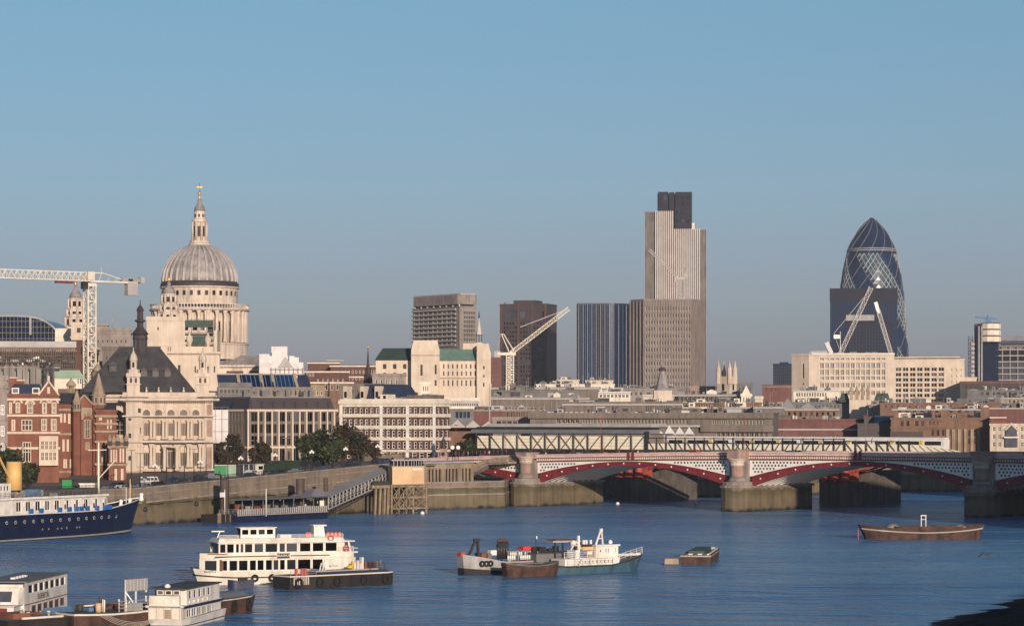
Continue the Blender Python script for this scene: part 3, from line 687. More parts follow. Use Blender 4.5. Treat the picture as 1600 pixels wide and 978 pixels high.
# --- pale stone school with the great hipped roof
S=Site(197,650,333,None,6.4); T=S.root('riverside_school','ornate pale stone school with steep dark hipped roof, arched windows and dark spire','school')
U=lambda p:S.u(p); Z=lambda y:S.z(y); L=S.L
hol=[]
for c in (229,248,267,287,306):
    hol.append((U(c-4.3),U(c+4.3),Z(681),Z(661))); 
    if c!=267: hol.append((U(c-5),U(c+5),Z(728),Z(707)))
hol.append((U(262),U(274),Z(733),Z(705)))
for c,y0,y1 in((203,653,657),(203,677,684),(218,638,645),(218,668,677),(203,712,719),(202,743,749),(327,640,646),(327,668,677)): hol.append((U(c)-.35,U(c)+.35,Z(y1),Z(y0)))
m=MB('pale_stone'); D=20; m.box(.5,L-.5,.5,D,-4,Z(622)); sheet(m,0,0,0,L,-4,Z(622),hol,.45); sheet(m,L,0,pi/2,D,-4,Z(622),[]); sheet(m,0,D,-pi/2,D,-4,Z(622),[]); m.build('wall',T)
putwins(T,0,0,0,hol,650,.45,dict(fr='tan_stone',gl='glass_warm',nx=3,nz=1,fw=.14))
# left tower projection, right pavilion
for a,b,d in((197,223,1.2),(319,333,.5)):
    m=MB('pale_stone'); hh=[(u0-U(a),u1-U(a),z0,z1) for u0,u1,z0,z1 in hol if U(a)<u0<U(b) and u1-u0<.8]
    sheet(m,U(a),-d,0,U(b)-U(a),-4,Z(622),hh,d*.7); m.at(0,0,0); m.box(U(a),U(a)+.02,-d,0,-4,Z(622)); m.poly((U(b),-d,-4),(U(b),0,-4),(U(b),0,Z(622)),(U(b),-d,Z(622))); m.build('pavilion',T)
    putwins(T,U(a),-d,0,hh,650,d*.7,dict(fr='dark_metal',gl='black'))
m=MB('pink_granite').box(U(323),U(331),-.62,-.5,Z(648),Z(632)); m.box(U(323),U(331),-.62,-.5,Z(682),Z(656)); m.box(U(323),U(331),-.62,-.5,Z(735),Z(698)); m.build('brick_panel',T)
for y,o,t in((736,.9,.5),(691,1.0,.5),(651,.9,.35),(626,1.5,.55),(620,1.0,.3)):
    m=MB('pale_stone'); m.box(-o,L+o,-o-1.0,.1,Z(y),Z(y)+t); m.build('cornice',T)
m=MB('cream_stone'); 
for k in range(int((L+1)/.53)): m.box(-.6+k*.53,-.4+k*.53,-1.9,-1.5,Z(626)-.35,Z(626),False)
m.build('dentils',T,kind='stuff')
m=MB('pale_stone'); m.box(-.8,L+.8,-1.4,-1.0,Z(620),Z(613)); m.box(L+.5,L+.8,-1.4,D,Z(620),Z(613)); m.build('parapet',T)
col=MB('cream_stone').lathe([(.52,0),(.52,.35),(.36,.5),(.31,4.0),(.5,4.4),(.55,4.7)],8).mesh('column')
for c in (219.5,238.5,257.5,277,296.5,315):
    for dx in(-2.6,2.6):
        inst(col,'column',T,(U(c+dx),-.7,Z(690)+.6)); o=inst(col,'column',T,(U(c+dx),-.9,Z(735)+.8)); o.scale=(1.15,1.15,1.17)
for c in (229,248,267,287,306):
    m=MB('pale_stone'); archtop(m,U(c),0,Z(645.5),.85,t=.4,full='brown_concrete'); archtop(m,U(c),-.1,Z(645.5)+.2,1.4,t=.16,d=.1); m.box(U(c)-1.25,U(c)-.85,-.25,0,Z(650),Z(645.5)); m.box(U(c)+.85,U(c)+1.25,-.25,0,Z(650),Z(645.5)); m.use('brown_concrete').box(U(c)-.85,U(c)+.85,-.05,-.003,Z(650),Z(645.5)+.02); m.use('pale_stone'); m.build('arch',T)
    m=MB('dark_metal').box(U(c-(14 if c==267 else 5)),U(c+(14 if c==267 else 5)),-1.6,-.9,Z(693),Z(687)); m.build('balcony',T)
    m=MB('pale_stone').lathe([(.28,0),(.34,.5),(.2,.9),(.24,1.2),(.05,1.4)],8,U(c),-1.5,sm=True); m.at(0,0,0,Z(613)); m.lathe([(.3,0),(.34,.4),(.12,.8),(.22,1.1),(.03,1.3)],8,U(c),-1.2); m.t=None; m.build('urn',T)
# left recessed wing with great arched window
x0,x1=U(160),-.0; hz=[(U(167)-x0,U(193)-x0,Z(680),Z(655)),(U(170)-x0,U(190)-x0,Z(655),Z(645))]
m=MB('pale_stone'); m.box(x0+.4,0,4.6,D,-4,Z(622)); sheet(m,x0,4,0,-x0,-4,Z(622),hz,.5); m.at(0,0,0).box(x0-.4,0,3.4,4,Z(626),Z(622)); m.box(x0-.2,0,3.6,4,Z(620),Z(613)); m.build('wing_wall',T)
m=MB('pale_stone'); archtop(m,U(180),4,Z(655),2.35,n=12,t=.7,full='glass'); m.build('great_arch',T)
for a,b,nx,y0,y1 in((167,193,3,680,655),): inst(winmesh(U(b)-U(a),Z(y1)-Z(y0),4,3,'tan_stone','glass',.2),'window',T,((U(a)+U(b))/2,4.2,Z(y0)))
# roof
r0,r1=U(124),U(307); m=MB('slate'); zb,zt=Z(613),S.z(543,v=10)
m.prism([(r0,1),(r1,1),(r1,20),(r0,20)],zb,zt,[(S.u(186,10),9.6),(S.u(250,10),9.6),(S.u(250,10),11),(S.u(186,10),11)]); m.build('roof',T)
MB('dark_lead').box(S.u(186,10)-.2,S.u(250,10)+.2,9.5,11.1,zt-.05,zt+.25).build('ridge',T)
for px,y in((177,582),):
    m=MB('slate').cb(S.u(px,6),5.5,S.z(y,v=5),2,2.5,1.8); m.use('dark_metal').cb(S.u(px,6),4.2,S.z(y,v=5)+.4,1.1,.1,1.1); m.use('dark_lead').gable(S.u(px,6)-1.3,S.u(px,6)+1.3,4,7,S.z(y,v=5)+1.8,S.z(y,v=5)+2.6,'y'); m.build('dormer',T)
for px in (225,243,262): 
    m=MB('dark_granite').cb(S.u(px,4),5.5,S.z(598,v=4),1.5,3,3.0); m.use('dark_lead').gable(S.u(px,4)-1.1,S.u(px,4)+1.1,3.6,7,S.z(598,v=4)+3.0,S.z(598,v=4)+3.7,'y'); m.build('dormer',T)
m=MB('dark_lead'); cx=S.u(219,10); 
m.lathe([(2.3,Z(570)),(1.6,Z(556)),(1.6,Z(530)),(1.9,Z(528)),(1.7,Z(522)),(2.1,Z(520)),(1.2,Z(513)),(.75,Z(508)),(.75,Z(502)),(1.3,Z(500)),(1.3,Z(498)),(.75,Z(497)),(.7,Z(484)),(.95,Z(483)),(.7,Z(479)),(.15,Z(474)),(.1,Z(466))],8,cx,10,sm=False)
m.use('black')
for i in range(8): a=i*pi/4; m.cb(cx+1.5*cos(a),10+1.5*sin(a),Z(545),.5,.5,3.2)
m.build('spire',T)
def tower_turret(px,v):
    x=S.u(px,v); m=MB('pale_stone'); m.box(x-1.55,x+1.55,v-1.5,v+1.5,Z(615),Z(600)); m.box(x-1.8,x+1.8,v-1.8,v+1.8,Z(601),Z(600)+.1)
    for a in(-1.2,0,1.2):
        for b in(-1.2,1.2): m.box(x+a-.28,x+a+.28,v+b-.28,v+b+.28,Z(600),Z(589))
    m.box(x-1.0,x+1.0,v-1,v+1,Z(600),Z(589)); m.box(x-1.75,x+1.75,v-1.7,v+1.7,Z(589),Z(583)); m.lathe([(1.5,Z(583)),(1.4,Z(577)),(.85,Z(577)),(.85,Z(564)),(1.05,Z(563)),(.8,Z(556)),(.15,Z(549)),(.1,Z(543))],8,x,v,sm=False)
    m.use('black')
    for a in (-.6,.6): m.box(x+a-.22,x+a+.22,v-1.06,v-1.02,Z(598),Z(591)); m.box(x-.25,x+.25,v-.92,v-.86,Z(574),Z(566))
    m.build('corner_turret',T)
tower_turret(208.5,.3); tower_turret(316.5,1)
MB('pale_stone').box(U(255),U(280),-3.6,-.3,Z(699),Z(697)).build('porch_roof',T)
for c in(257.5,277): o=inst(col,'porch_column',T,(U(c),-3.2,Z(735))); o.scale=(1.3,1.3,1.25)
m=MB('pale_stone')
for i in range(5): m.box(U(248)-i*.3,U(286)+i*.3,-5.5-i*.4,-.1,Z(739)-i*.2-.2,Z(739)-i*.2)
m.build('steps',T)
# terraced stone yard in front of the school
# scaffold-wrapped block and its lower storeys
S=Site(326,690,357,None,8.5); T=S.root('wrapped_scaffold','white sheeted scaffold box to the right of the pale school','scaffold')
MB('scaffold_sheet').box(0,S.L,0,9,S.z(692),S.z(640)).build('sheeting',T)
m=MB('mid_grey')
for i in range(4): m.bar((S.L*i/3,-.1,S.z(735)),(S.L*i/3,-.1,S.z(636)),.12)
for y in (636,655,674,692,706,720): m.bar((0,-.12,S.z(y)),(S.L,-.12,S.z(y)),.1)
for i in range(3): m.bar((S.L*i/3,-.14,S.z(735)),(S.L*(i+1)/3,-.14,S.z(706)),.08)
m.build('scaffold_pole',T)
bld('arched_annexe','tan stone annexe with round arched openings under the white sheeting','building',330,700,362,None,692,'cream_stone',g=9,D=10,front=[(333,360,3,.5,699,712,1,1),(333,360,3,.5,717,733,1,1)],win=dict(fr='tan_stone',gl='black',fw=.1),par=.3)
bld('scaffolded_offices','glass and scaffold offices between the school and the brown block','building',342,760,392,None,602,'grey_concrete',g=9,D=20,front=[(343,391,8,.75,606,670,6,.55)],win=dict(fr='mid_grey',gl='glass_teal',nx=2),bands=(604,616,628),cap='mid_grey')
# --- brown stone office block with mansard
S=bld('stone_office','long stone framed office with dark brick mansard behind the riverside garden','office',387,700,526,712,641,'brown_concrete',g=9,D=26,
  front=[(386.5,525,7,.0,642,643,1,0)] and [(386.8,515.2,6,.47,642,697,3,.82),(397.3,526,6,.26,642,697,3,.80),(386.8,515.2,6,.42,700,723,1,.95),(397.3,526,6,.18,700,723,1,.6)],
  side=[(526.6,530,2,.5,645,697,3,.6)],win=dict(fr='brown_concrete',gl='glass',nx=2,fw=.1),bands=(641,698.5),bandmat='cream_stone',par=.3)
T=S.T
for c in range(13):
    px=391.9+(c-.0)*10.8-10.8*.5*0 if c else 387; x=S.u(px); MB('cream_stone').box(x-.2,x+.2,-.45,-.003,-1,S.h-.3).build('pier',T)
m=MB('dark_granite').frust(.5,S.L-.3,.6,25,S.h+.3,S.h+3.3,.9); m.build('mansard',T)
for i in range(8): m=MB('dark_metal').box(S.L*(i+.3)/8,S.L*(i+.3)/8+.5,.55,.62,S.h+.8,S.h+2.4); m.build('mansard_window',T)
MB('roof_grey').box(1.5,S.L-1.2,1.6,24,S.h+3.3,S.h+3.6).build('roof',T)
for i in range(9): MB('mid_grey').cb(3+i*2.5+random.random(),5+random.random()*8,S.h+3.6,1+random.random(),1.5,.6+random.random()*1.3).build('roof_unit',T)
bld('stone_office_wing','narrow angled wing of the stone office seen behind the bare trees','office',357,707,386.3,701,641,'brown_concrete',g=9,D=6,front=[(357,386.5,6,.5,642,697,3,.74),(357,386,6,.5,700,724,1,.9)],win=dict(fr='brown_concrete',gl='glass',nx=2,fw=.1),bands=(641,698.5),bandmat='cream_stone',par=.3)
S=Site(357,707,386.3,701,9); m=MB('dark_granite').frust(.3,S.L-.3,.6,6,S.z(640),S.z(623),.8); tag(m.build('roof_storey',loc=(S.A.x,S.A.y,9),rz=S.ang),'dark brick mansard over the angled office wing','roof')
# --- white and red hotel
S=bld('riverside_hotel','red brick hotel block with white window surrounds and four white bands','hotel',533,712,680,700,629,'dark_brick',g=10,D=24,pC=702,
  front=[(535,679,17,.54,634,704,4,.60),(540,676,12,.6,706,717,1,.9)],side=[(681.5,701.5,3,.5,634,704,4,.58),(682,701,3,.4,707,717,1,.9)],
  win=dict(fr='white_paint',gl='glass',nx=1,nz=2,fw=.15),par=1.0,capmat='warm_white',rev=.2)
T=S.T; L=S.L
for y,o,t in((628,.6,.9),(649,.45,.9),(667,.45,.8),(685.5,.5,.8),(704,.4,.6),(633,.3,.8)):
    z=S.z(y); MB('warm_white').box(-o,L+o,-o,-.003,z-t/2,z+t/2).build('band',T); MB('warm_white').box(L+.003,L+o,0,S.D,z-t/2,z+t/2).build('band',T)
for px in(533.5,596,637,679.5):
    x=min(S.u(px),L-.2); MB('white_paint').box(x-.35,x+.35,-.4,-.003,1,S.h-.8).build('pilaster',T)
for y in (640,658,677,694):
    m=MB('white_paint')
    for i in range(17):
        x=S.u(535+(i+.5)*144/17); m.box(x-.55,x+.55,-.3,-.01,S.z(y)+1.1,S.z(y)+1.25)
    m.build('hood_mould',T,kind='stuff')
m=MB('blue_slate').frust(1,S.u(606),4,20,S.h,S.z(600,v=5),2.5); m.build('mansard',T)
for px in (541,567,590): x=S.u(px,4); m=MB('cream_stone').box(x-.7,x+.7,3.6,6,S.h,S.z(603,v=4)); m.use('glass').box(x-.4,x+.4,3.55,3.59,S.h+1.4,S.h+3); m.build('dormer',T)
m=MB('warm_white').box(S.u(591),S.u(604),1,5,S.h,S.z(616)); m.use('glass').box(S.u(596),S.u(600),.93,.98,S.z(626),S.z(618)); m.build('stair_head',T)
for i in range(10): MB(random.choice(['light_roof','mid_grey','roof_grey'])).cb(S.u(610+i*7,4),4+random.random()*4,S.h,1.5+random.random()*2,2,1+random.random()*1.4).build('roof_unit',T)
MB('brown_concrete').box(S.u(622),L-1,5,S.D-1,S.h,S.z(617)).build('plant_room',T)
# little clock-like signs and brick flank right of the hotel
bld('brick_abutment','plain brown brick flank wall under the pale roofs right of the hotel','building',702,745,752,745,668,'brown_brick',g=9,D=20,par=.2,roof='roof_grey')
m=MB('light_roof'); S=Site(703,740,775,740,9)
for i in range(3):
    a,b=S.u(703+i*24),S.u(703+(i+1)*24); m.gable(a,b,0,14,S.z(668),S.z(655+i*1.5),'y',.2)
tag(m.build('market_roof',loc=(S.A.x,S.A.y,9),rz=S.ang),'pale wavy metal roofs between the hotel and the station','roof')
# ================= cathedral =================
def Csite(px,Y): return wx(px,Y),Y
sC=1230/F
T=thing('cathedral','domed stone cathedral with grey ribbed lead dome, lantern and colonnaded drum','cathedral',(wx(312,1230),1230,0))
zc=lambda y:wz(y,1230); R=lambda p:p*sC
dome=[(R(58)*cos(a)+ (0),zc(441)+(zc(383)-zc(441))*sin(a)) for a in [i*pi/2/14 for i in range(14)]]
dome=[(max(r,R(14)),z) for r,z in dome]
MB('lead').lathe(dome,64).build('dome',T)
m=MB('lead_rib')
DM=T.children[0]
for k in range(30):
    a=2*pi*k/30; pr=None
    for r,z in dome:
        q=((r+.25)*cos(a),(r+.25)*sin(a),z)
        if pr: m.bar(pr,q,1.0,.9)
        pr=q
m.build('dome_ribs',DM,kind='stuff')
MB('dark_lead').lathe([(R(59.5),zc(449)),(R(61),zc(448)),(R(61),zc(444)),(R(59.5),zc(443)),(R(58),zc(441))],64,sm=False).build('dome_base',T)
MB('cathedral_stone').lathe([(R(59),zc(476)),(R(59),zc(452)),(R(62),zc(451)),(R(62),zc(449))],64,sm=False).build('attic',T)
wm=winmesh(1.5,2.2,1,1,'tan_stone','glass',.12)
for k in range(32):
    a=2*pi*(k+.5)/32; inst(wm,'window',T,(R(59.9)*cos(a),R(59.9)*sin(a),zc(463.5)),a+pi/2)
MB('cathedral_stone').lathe([(R(74),zc(488)),(R(78),zc(486)),(R(78.5),zc(484.5)),(R(76),zc(484)),(R(76),zc(483)),(R(60),zc(482.5))],64,sm=False).build('entablature',T)
m=MB('cathedral_stone'); 
for k in range(96):
    a=2*pi*k/96; m.cb(R(75.5)*cos(a),R(75.5)*sin(a),zc(483),.35,.35,1.5)
m.lathe([(R(75),zc(478)),(R(77),zc(478)),(R(77),zc(476.5)),(R(75),zc(476.5))],64,sm=False,cap=False); m.build('gallery_balustrade',T)
MB('cathedral_stone').lathe([(R(62),zc(540)),(R(62),zc(484))],64).build('drum',T)
cm=MB('cathedral_stone').lathe([(1.05,0),(1.05,.8),(.8,1.1),(.7,12.2),(1.1,13.2),(1.15,14)],10).mesh('column')
for k in range(32):
    a=2*pi*(k+.5)/32
    if k%4==1:
        m=MB('cathedral_stone').at(0,0,a+pi/2); m.box(-1.6,1.6,-R(73),-R(61),zc(536),zc(487)); m.t=None; m.build('buttress_pier',T)
    o=inst(cm,'column',T,(R(72)*cos(a),R(72)*sin(a),zc(536))); o.scale=(1,1,(zc(487)-zc(536))/14)
dk=winmesh(2.2,7,1,1,'tan_stone','glass',.2)
for k in range(32): a=2*pi*(k+0)/32; inst(dk,'drum_window',T,(R(63)*cos(a),R(63)*sin(a),zc(527)),a+pi/2)
MB('cathedral_stone').lathe([(R(75),zc(562)),(R(75),zc(540)),(R(77),zc(539)),(R(77),zc(537)),(R(62),zc(536))],64,sm=False).build('drum_base',T)
m=MB('cathedral_stone'); m.lathe([(R(15),zc(386)),(R(17),zc(384)),(R(17),zc(381)),(R(15.5),zc(380)),(R(15.5),zc(376))],16,sm=False)
m.lathe([(R(9.5),zc(380)),(R(9.5),zc(348)),(R(12),zc(347)),(R(12),zc(343.5)),(R(8.5),zc(342)),(R(8),zc(331)),(R(8.5),zc(330))],12,sm=False)
for k in range(8):
    a=k*pi/4+pi/8; m.cyl(R(11.5)*cos(a),R(11.5)*sin(a),zc(376),zc(347),.5,n=6)
LN=m.build('lantern',T)
m=MB('glass')
for k in range(8): a=k*pi/4; m.at(0,0,a); m.box(R(9.2),R(9.8),-.6,.6,zc(370),zc(354)); m.box(R(7.8),R(8.6),-.4,.4,zc(340),zc(335))
m.t=None; m.build('lantern_window',LN)
MB('lead').lathe([(R(9),zc(330)),(R(8),zc(325)),(R(5),zc(320)),(R(3.2),zc(317)),(R(3),zc(312))],12).build('lantern_cap',T)
m=MB('gold').lathe([(R(2.6),zc(312)),(R(1.6),zc(309)),(R(1.2),zc(306)),(R(2.4),zc(304)),(R(2.6),zc(302)),(R(1.5),zc(300)),(R(.6),zc(299)),(R(.6),zc(286))],10); m.box(-R(4.5),R(4.5),-.3,.3,zc(294),zc(291.5)); m.build('ball_and_cross',T)
def wtower(name,px,Y,dy,y0):
    m=MB('cathedral_stone'); x=wx(px,Y)-T.location.x; y=Y-1230; k=Y/F; z=lambda p:wz(p+dy,Y)
    m.box(x-18*k,x+18*k,y-18*k,y+18*k,wz(y0,Y),z(505)); m.box(x-20*k,x+20*k,y-20*k,y+20*k,z(506),z(503))
    for r,a,b in((15,503,486),(12.5,486,474),(10.5,474,458)):
        m.lathe([(r*k,z(a)),(r*k,z(b+2)),(r*1.12*k,z(b+1.5)),(r*1.12*k,z(b))],8,x,y,a0=pi/8,sm=False)
        for i in range(8):
            an=i*pi/4; m.cyl(x+r*1.08*k*cos(an+pi/8),y+r*1.08*k*sin(an+pi/8),z(a),z(b+2),.55,n=6)
            m.use('glass').at(x,y,an); m.box(r*.9*k,r*.95*k,-.7,.7,z(a-3),z(b+5)); m.t=None; m.use('cathedral_stone')
    m.use('lead').lathe([(10*k,z(458)),(9*k,z(453)),(6*k,z(448)),(3*k,z(444)),(2.6*k,z(440))],12,x,y)
    m.use('gold').lathe([(1.2*k,z(440)),(2.4*k,z(437)),(2*k,z(434)),(.5*k,z(430))],8,x,y)
    m.build(name,T)
wtower('west_tower',118,1190,8,620); wtower('west_tower',264,1150,1,560)
m=MB('cathedral_stone'); # nave, transept roofs and parapets to the right of the drum
X=lambda p,Y=1210:wx(p,Y)-T.location.x
m.box(X(150),X(432),-25,20,0,zc(575)); m.box(X(228),X(345),-35,-22,0,zc(520)); m.box(X(345),X(430),-27,-25,zc(575),zc(572)); m.build('nave',T)
m=MB('lead').frust(X(340),X(425),-22,18,zc(575),zc(556),5,12); m.build('nave_roof',T)
m=MB('dark_brick'); m.box(X(356),X(382),-25.4,-25.1,zc(592),zc(581)); m.box(X(392),X(410),-25.4,-25.1,zc(592),zc(581)); m.build('nave_window',T)
bld('masonry_block','big plain cream masonry building standing in front of the cathedral dome','building',229,1020,289,None,498,'cream_stone',g=9,D=30,
    front=[(245,249,1,.6,511,516,1,1),(261,268,2,.4,542,549,1,1),(230,288,8,.25,560,600,4,.4)],win=dict(fr='tan_stone',gl='black',fw=.06),bands=(500,540),par=.8)
S=bld('stone_pavilion','cream stone pavilion with two urns and dark cornice below the cathedral drum','building',262,900,343,None,552,'cream_stone',g=9,D=22,
    front=[(277,283,1,.7,570,584,1,1),(300,340,4,.25,572,582,1,1),(264,290,4,.3,592,640,3,.5)],win=dict(fr='tan_stone',gl='black',fw=.06),par=.6,bands=(553,),bandmat='tan_stone')
m=MB('cream_stone').box(S.u(270),S.u(332),1,14,S.h,S.z(541)); m.build('attic',S.T)
for px in(296,325): MB('cream_stone').lathe([(.7,0),(.5,.6),(1.2,2.0),(1.0,3.2),(.3,3.8),(.4,4.3),(.1,4.6)],10,S.u(px),2,).build('urn',S.T,loc=(0,0,S.z(541)))
S=bld('stone_house','pale stone building under green netted scaffolding left of the cathedral colonnade','building',276,1090,334,None,525,'cathedral_stone',g=9,D=20,front=[(280,330,4,.3,530,550,1,.7)],win=dict(fr='tan_stone',gl='black',fw=.06))
m=MB('mid_grey')
for i in range(6):
    for y in(0,4): m.bar((S.L*i/5,-2-y*.0-y+2,S.z(560)),(S.L*i/5,-2-y+2,S.z(498)),.2)
for y in(500,510,520,530,538): m.bar((0,-4,S.z(y)),(S.L,-4,S.z(y)),.2); m.use('timber').box(0,S.L,-4,0,S.z(y+1.5),S.z(y+1)); m.use('mid_grey')
m.build('scaffold',S.T)
MB('green_net').box(S.u(280),S.u(331),-4.3,-4.2,S.z(511),S.z(501)).build('net',S.T); MB('green_net').box(S.u(301),S.u(323),-4.3,-4.2,S.z(538),S.z(525)).build('net',S.T); MB('dark_copper').box(S.u(324),S.u(333),-1,3,S.z(525),S.z(511)).build('net',S.T)
# ================= upper left =================
# curved glass office
S=Site(-60,1000,95,1000,9); T=S.root('curved_glass_office','dark blue glass office with a curved barrel roof at the far left','office')
prof=[(-60,494),(-20,494.5),(20,494),(45,495),(60,498),(72,503),(82,510),(90,519),(94,528),(94,560),(-60,560)]
m=MB('glass_blue'); a=[m.p(S.u(x),0,S.z(y)) for x,y in prof]; b=[m.p(S.u(x),40,S.z(y)) for x,y in prof]
n=len(a); m.face(a); m.face(b[::-1])
for i in range(n): j=(i+1)%n; m.face((a[j],a[i],b[i],b[j]))
m.build('glazing',T)
for y in(502,511,520,529):
    x1={502:70,511:83,520:90,529:94}[y]; MB('mid_grey').box(S.u(-60),S.u(x1),-.15,-.02,S.z(y)-.12,S.z(y)+.12).build('transom',T)
for i in range(24):
    px=-50+i*6; top=495 if px<45 else 495+(px-45)**2*.0138
    MB('mid_grey').box(S.u(px)-.1,S.u(px)+.1,-.2,-.02,S.z(532),S.z(top)).build('mullion',T)
MB('grey_paint').box(S.u(46),S.u(49.5),-.5,-.2,S.z(523),S.z(495)).build('fin',T)
m=MB('grey_paint')
for (x,y),(x2,y2) in zip(prof[:9],prof[1:9]): m.bar((S.u(x),-.3,S.z(y)+.1),(S.u(x2),-.3,S.z(y2)+.1),.6)
m.build('roof_edge',T)
bld('white_plant_house','white sheeted rooftop box beside the curved glass office','building',86,960,112,None,514,'warm_white',g=9,D=15,par=.2)
bld('service_tower','cream service block with one square opening beside the crane mast','building',111,940,133,None,507,'cream_stone',g=9,D=15,front=[(119,127,1,.8,512,520,1,1)],win=dict(fr='tan_stone',gl='glass',fw=.1),bands=(527,))
bld('brown_roof_block','brown brick rooftop block beside the crane mast','building',112,930,135,None,532,'dark_brick',g=9,D=12,par=.2)
S=bld('stone_terrace','long tan building half hidden behind scaffolding and roof clutter','building',146,900,205,None,516,'grey_stone',g=9,D=25,front=[(150,200,7,.35,528,560,3,.45)],win=dict(fr='tan_stone',gl='black',fw=.06),bands=(520,))
m=MB('tan_stone').box(S.u(150),S.u(168),2,12,S.h,S.z(508)); m.use('light_roof').box(S.u(150)-.5,S.u(170),1,13,S.z(508),S.z(507)); m.build('roof_room',S.T)
m=MB('grey_paint').cyl(S.u(175.5),1,S.h,S.z(490),.12); m.build('flagpole',S.T)
bld('brick_terrace','dull brown building with a dark chimney below the tan building','building',160,860,232,None,545,'brown_concrete',g=9,D=20,front=[(163,230,9,.4,552,580,2,.5)],win=dict(fr='tan_stone',gl='black',fw=.06))
# long scaffolded roof
S=bld('scaffolded_hall','long brown building caged in scaffold tubes behind the green roofed block','building',-40,850,118,None,541,'brown_concrete',g=9,D=30,front=[(-38,116,24,.5,548,566,2,.5)],win=dict(fr='tan_stone',gl='glass',fw=.1),roof='light_roof',capmat='light_roof',par=1.6,bands=(548,),bandmat='pink_granite')
m=MB('steel_brown'); random.seed(3)
for i in range(46):
    x=S.L*i/45; m.bar((x,-2,S.z(583)),(x,-2,S.z(548-random.random()*3)),.22)
for y in (551,556,561,566,571,577): m.bar((0,-2.1,S.z(y)),(S.L,-2.1,S.z(y)),.2)
for i in range(40):
    x=random.random()*S.L; y=random.uniform(553,575); m.bar((x,-2.3,S.z(y)),(x+random.uniform(-5,5),-2.3,S.z(y+random.uniform(-8,8))),.18)
m.build('scaffold_tubes',S.T,kind='stuff')
for i in range(14): MB(random.choice(['light_roof','dark_brick','white_paint','mid_grey'])).cb(S.L*(i+.5)/14,-1.2,S.z(random.uniform(560,574)),1+random.random()*2,.8,1+random.random()*.8).build('sheet_panel',S.T)
# pale green roofed block with stone chimneys
S=bld('green_roofed_block','pale green roofed block behind a row of square stone chimneys','building',-40,800,128,None,590,'warm_white',g=8,D=16,front=[(56,67,3,.6,591,600,1,1),(68,75,3,.6,591,600,1,1),(-30,48,14,.45,591,600,1,.9),(120,128,2,.6,591,600,1,1)],win=dict(fr='white_paint',gl='glass',fw=.06),capmat='pale_green',par=.3)
MB('pale_green').frust(-.5,S.L+.5,-.6,16,S.h+.3,S.z(578),1.2).build('green_roof',S.T)
for i in range(9):
    px=-2+i*10.4+(i%2)*1.5; x=S.u(px,-3); m=MB('grey_concrete').box(x-.75,x+.75,-3.8,-2.4,0,S.z(573)); m.use('grey_stone').lathe([(.9,S.z(573)),(.9,S.z(572)),(.5,S.z(571)),(.15,S.z(562))],6,x,-3.1,sm=False); m.build('chimney',S.T)
MB('grey_stone').box(-.5,S.u(95),-4,-2.2,S.z(575.5),S.z(573.5)).build('beam',S.T)
S=Site(138,800,155,None,9); T=S.root('octagonal_turret','cream octagonal belfry turret with two tall openings beside the crane mast','turret')
x=S.L/2; m=MB('cream_stone').lathe([(1.85,-2),(1.85,S.z(577)),(2.1,S.z(576)),(2.1,S.z(572)),(1.75,S.z(571)),(1.75,S.z(549)),(2.1,S.z(548)),(2.0,S.z(544)),(1.2,S.z(541)),(.1,S.z(540))],8,x,2,a0=pi/8,sm=False)
m.use('dark_brick'); m.box(x-.55,x+.55,.1,.25,S.z(600),S.z(580))
m.use('black'); 
for i in range(8): a=i*pi/4; m.at(x,2,a); m.box(1.55,1.66,-.35,.35,S.z(566),S.z(552))
m.t=None; m.build('shaft',T)
# smaller domed turrets behind the red brick college
for px,y0,y1,lab,mt in((111,593,640,'small tan stone cupola on slim columns behind the red college','tan_stone'),(152,570,625,'tall narrow brick pinnacle beside the dark school roof','tan_stone')):
    Y=700; x,y=wx(px,Y),Y; T=thing('stone_cupola',lab,'cupola',(x,y,9)); m=MB(mt)
    z=lambda p:wz(p,Y)-9
    m.box(-1.0,1.0,-1,1,-2,z(y0+24)); m.lathe([(1.4,z(y0+24)),(1.4,z(y0+22)),(.55,z(y0+22)),(.55,z(y0+10)),(1.2,z(y0+10)),(1.3,z(y0+8)),(1.0,z(y0+5)),(.4,z(y0+1)),(.1,z(y0-3))],8,0,0)
    for i in range(6): a=i*pi/3; m.cyl(1.0*cos(a),1.0*sin(a),z(y0+22),z(y0+10),.13,n=5)
    m.build('cupola_body',T)
bld('back_house','small slate roofed house between the red house and the college','house',92,720,128,None,612,'brown_brick',g=8,D=10,front=[(94,126,4,.4,616,628,1,.6)],win=WW,roof='slate')
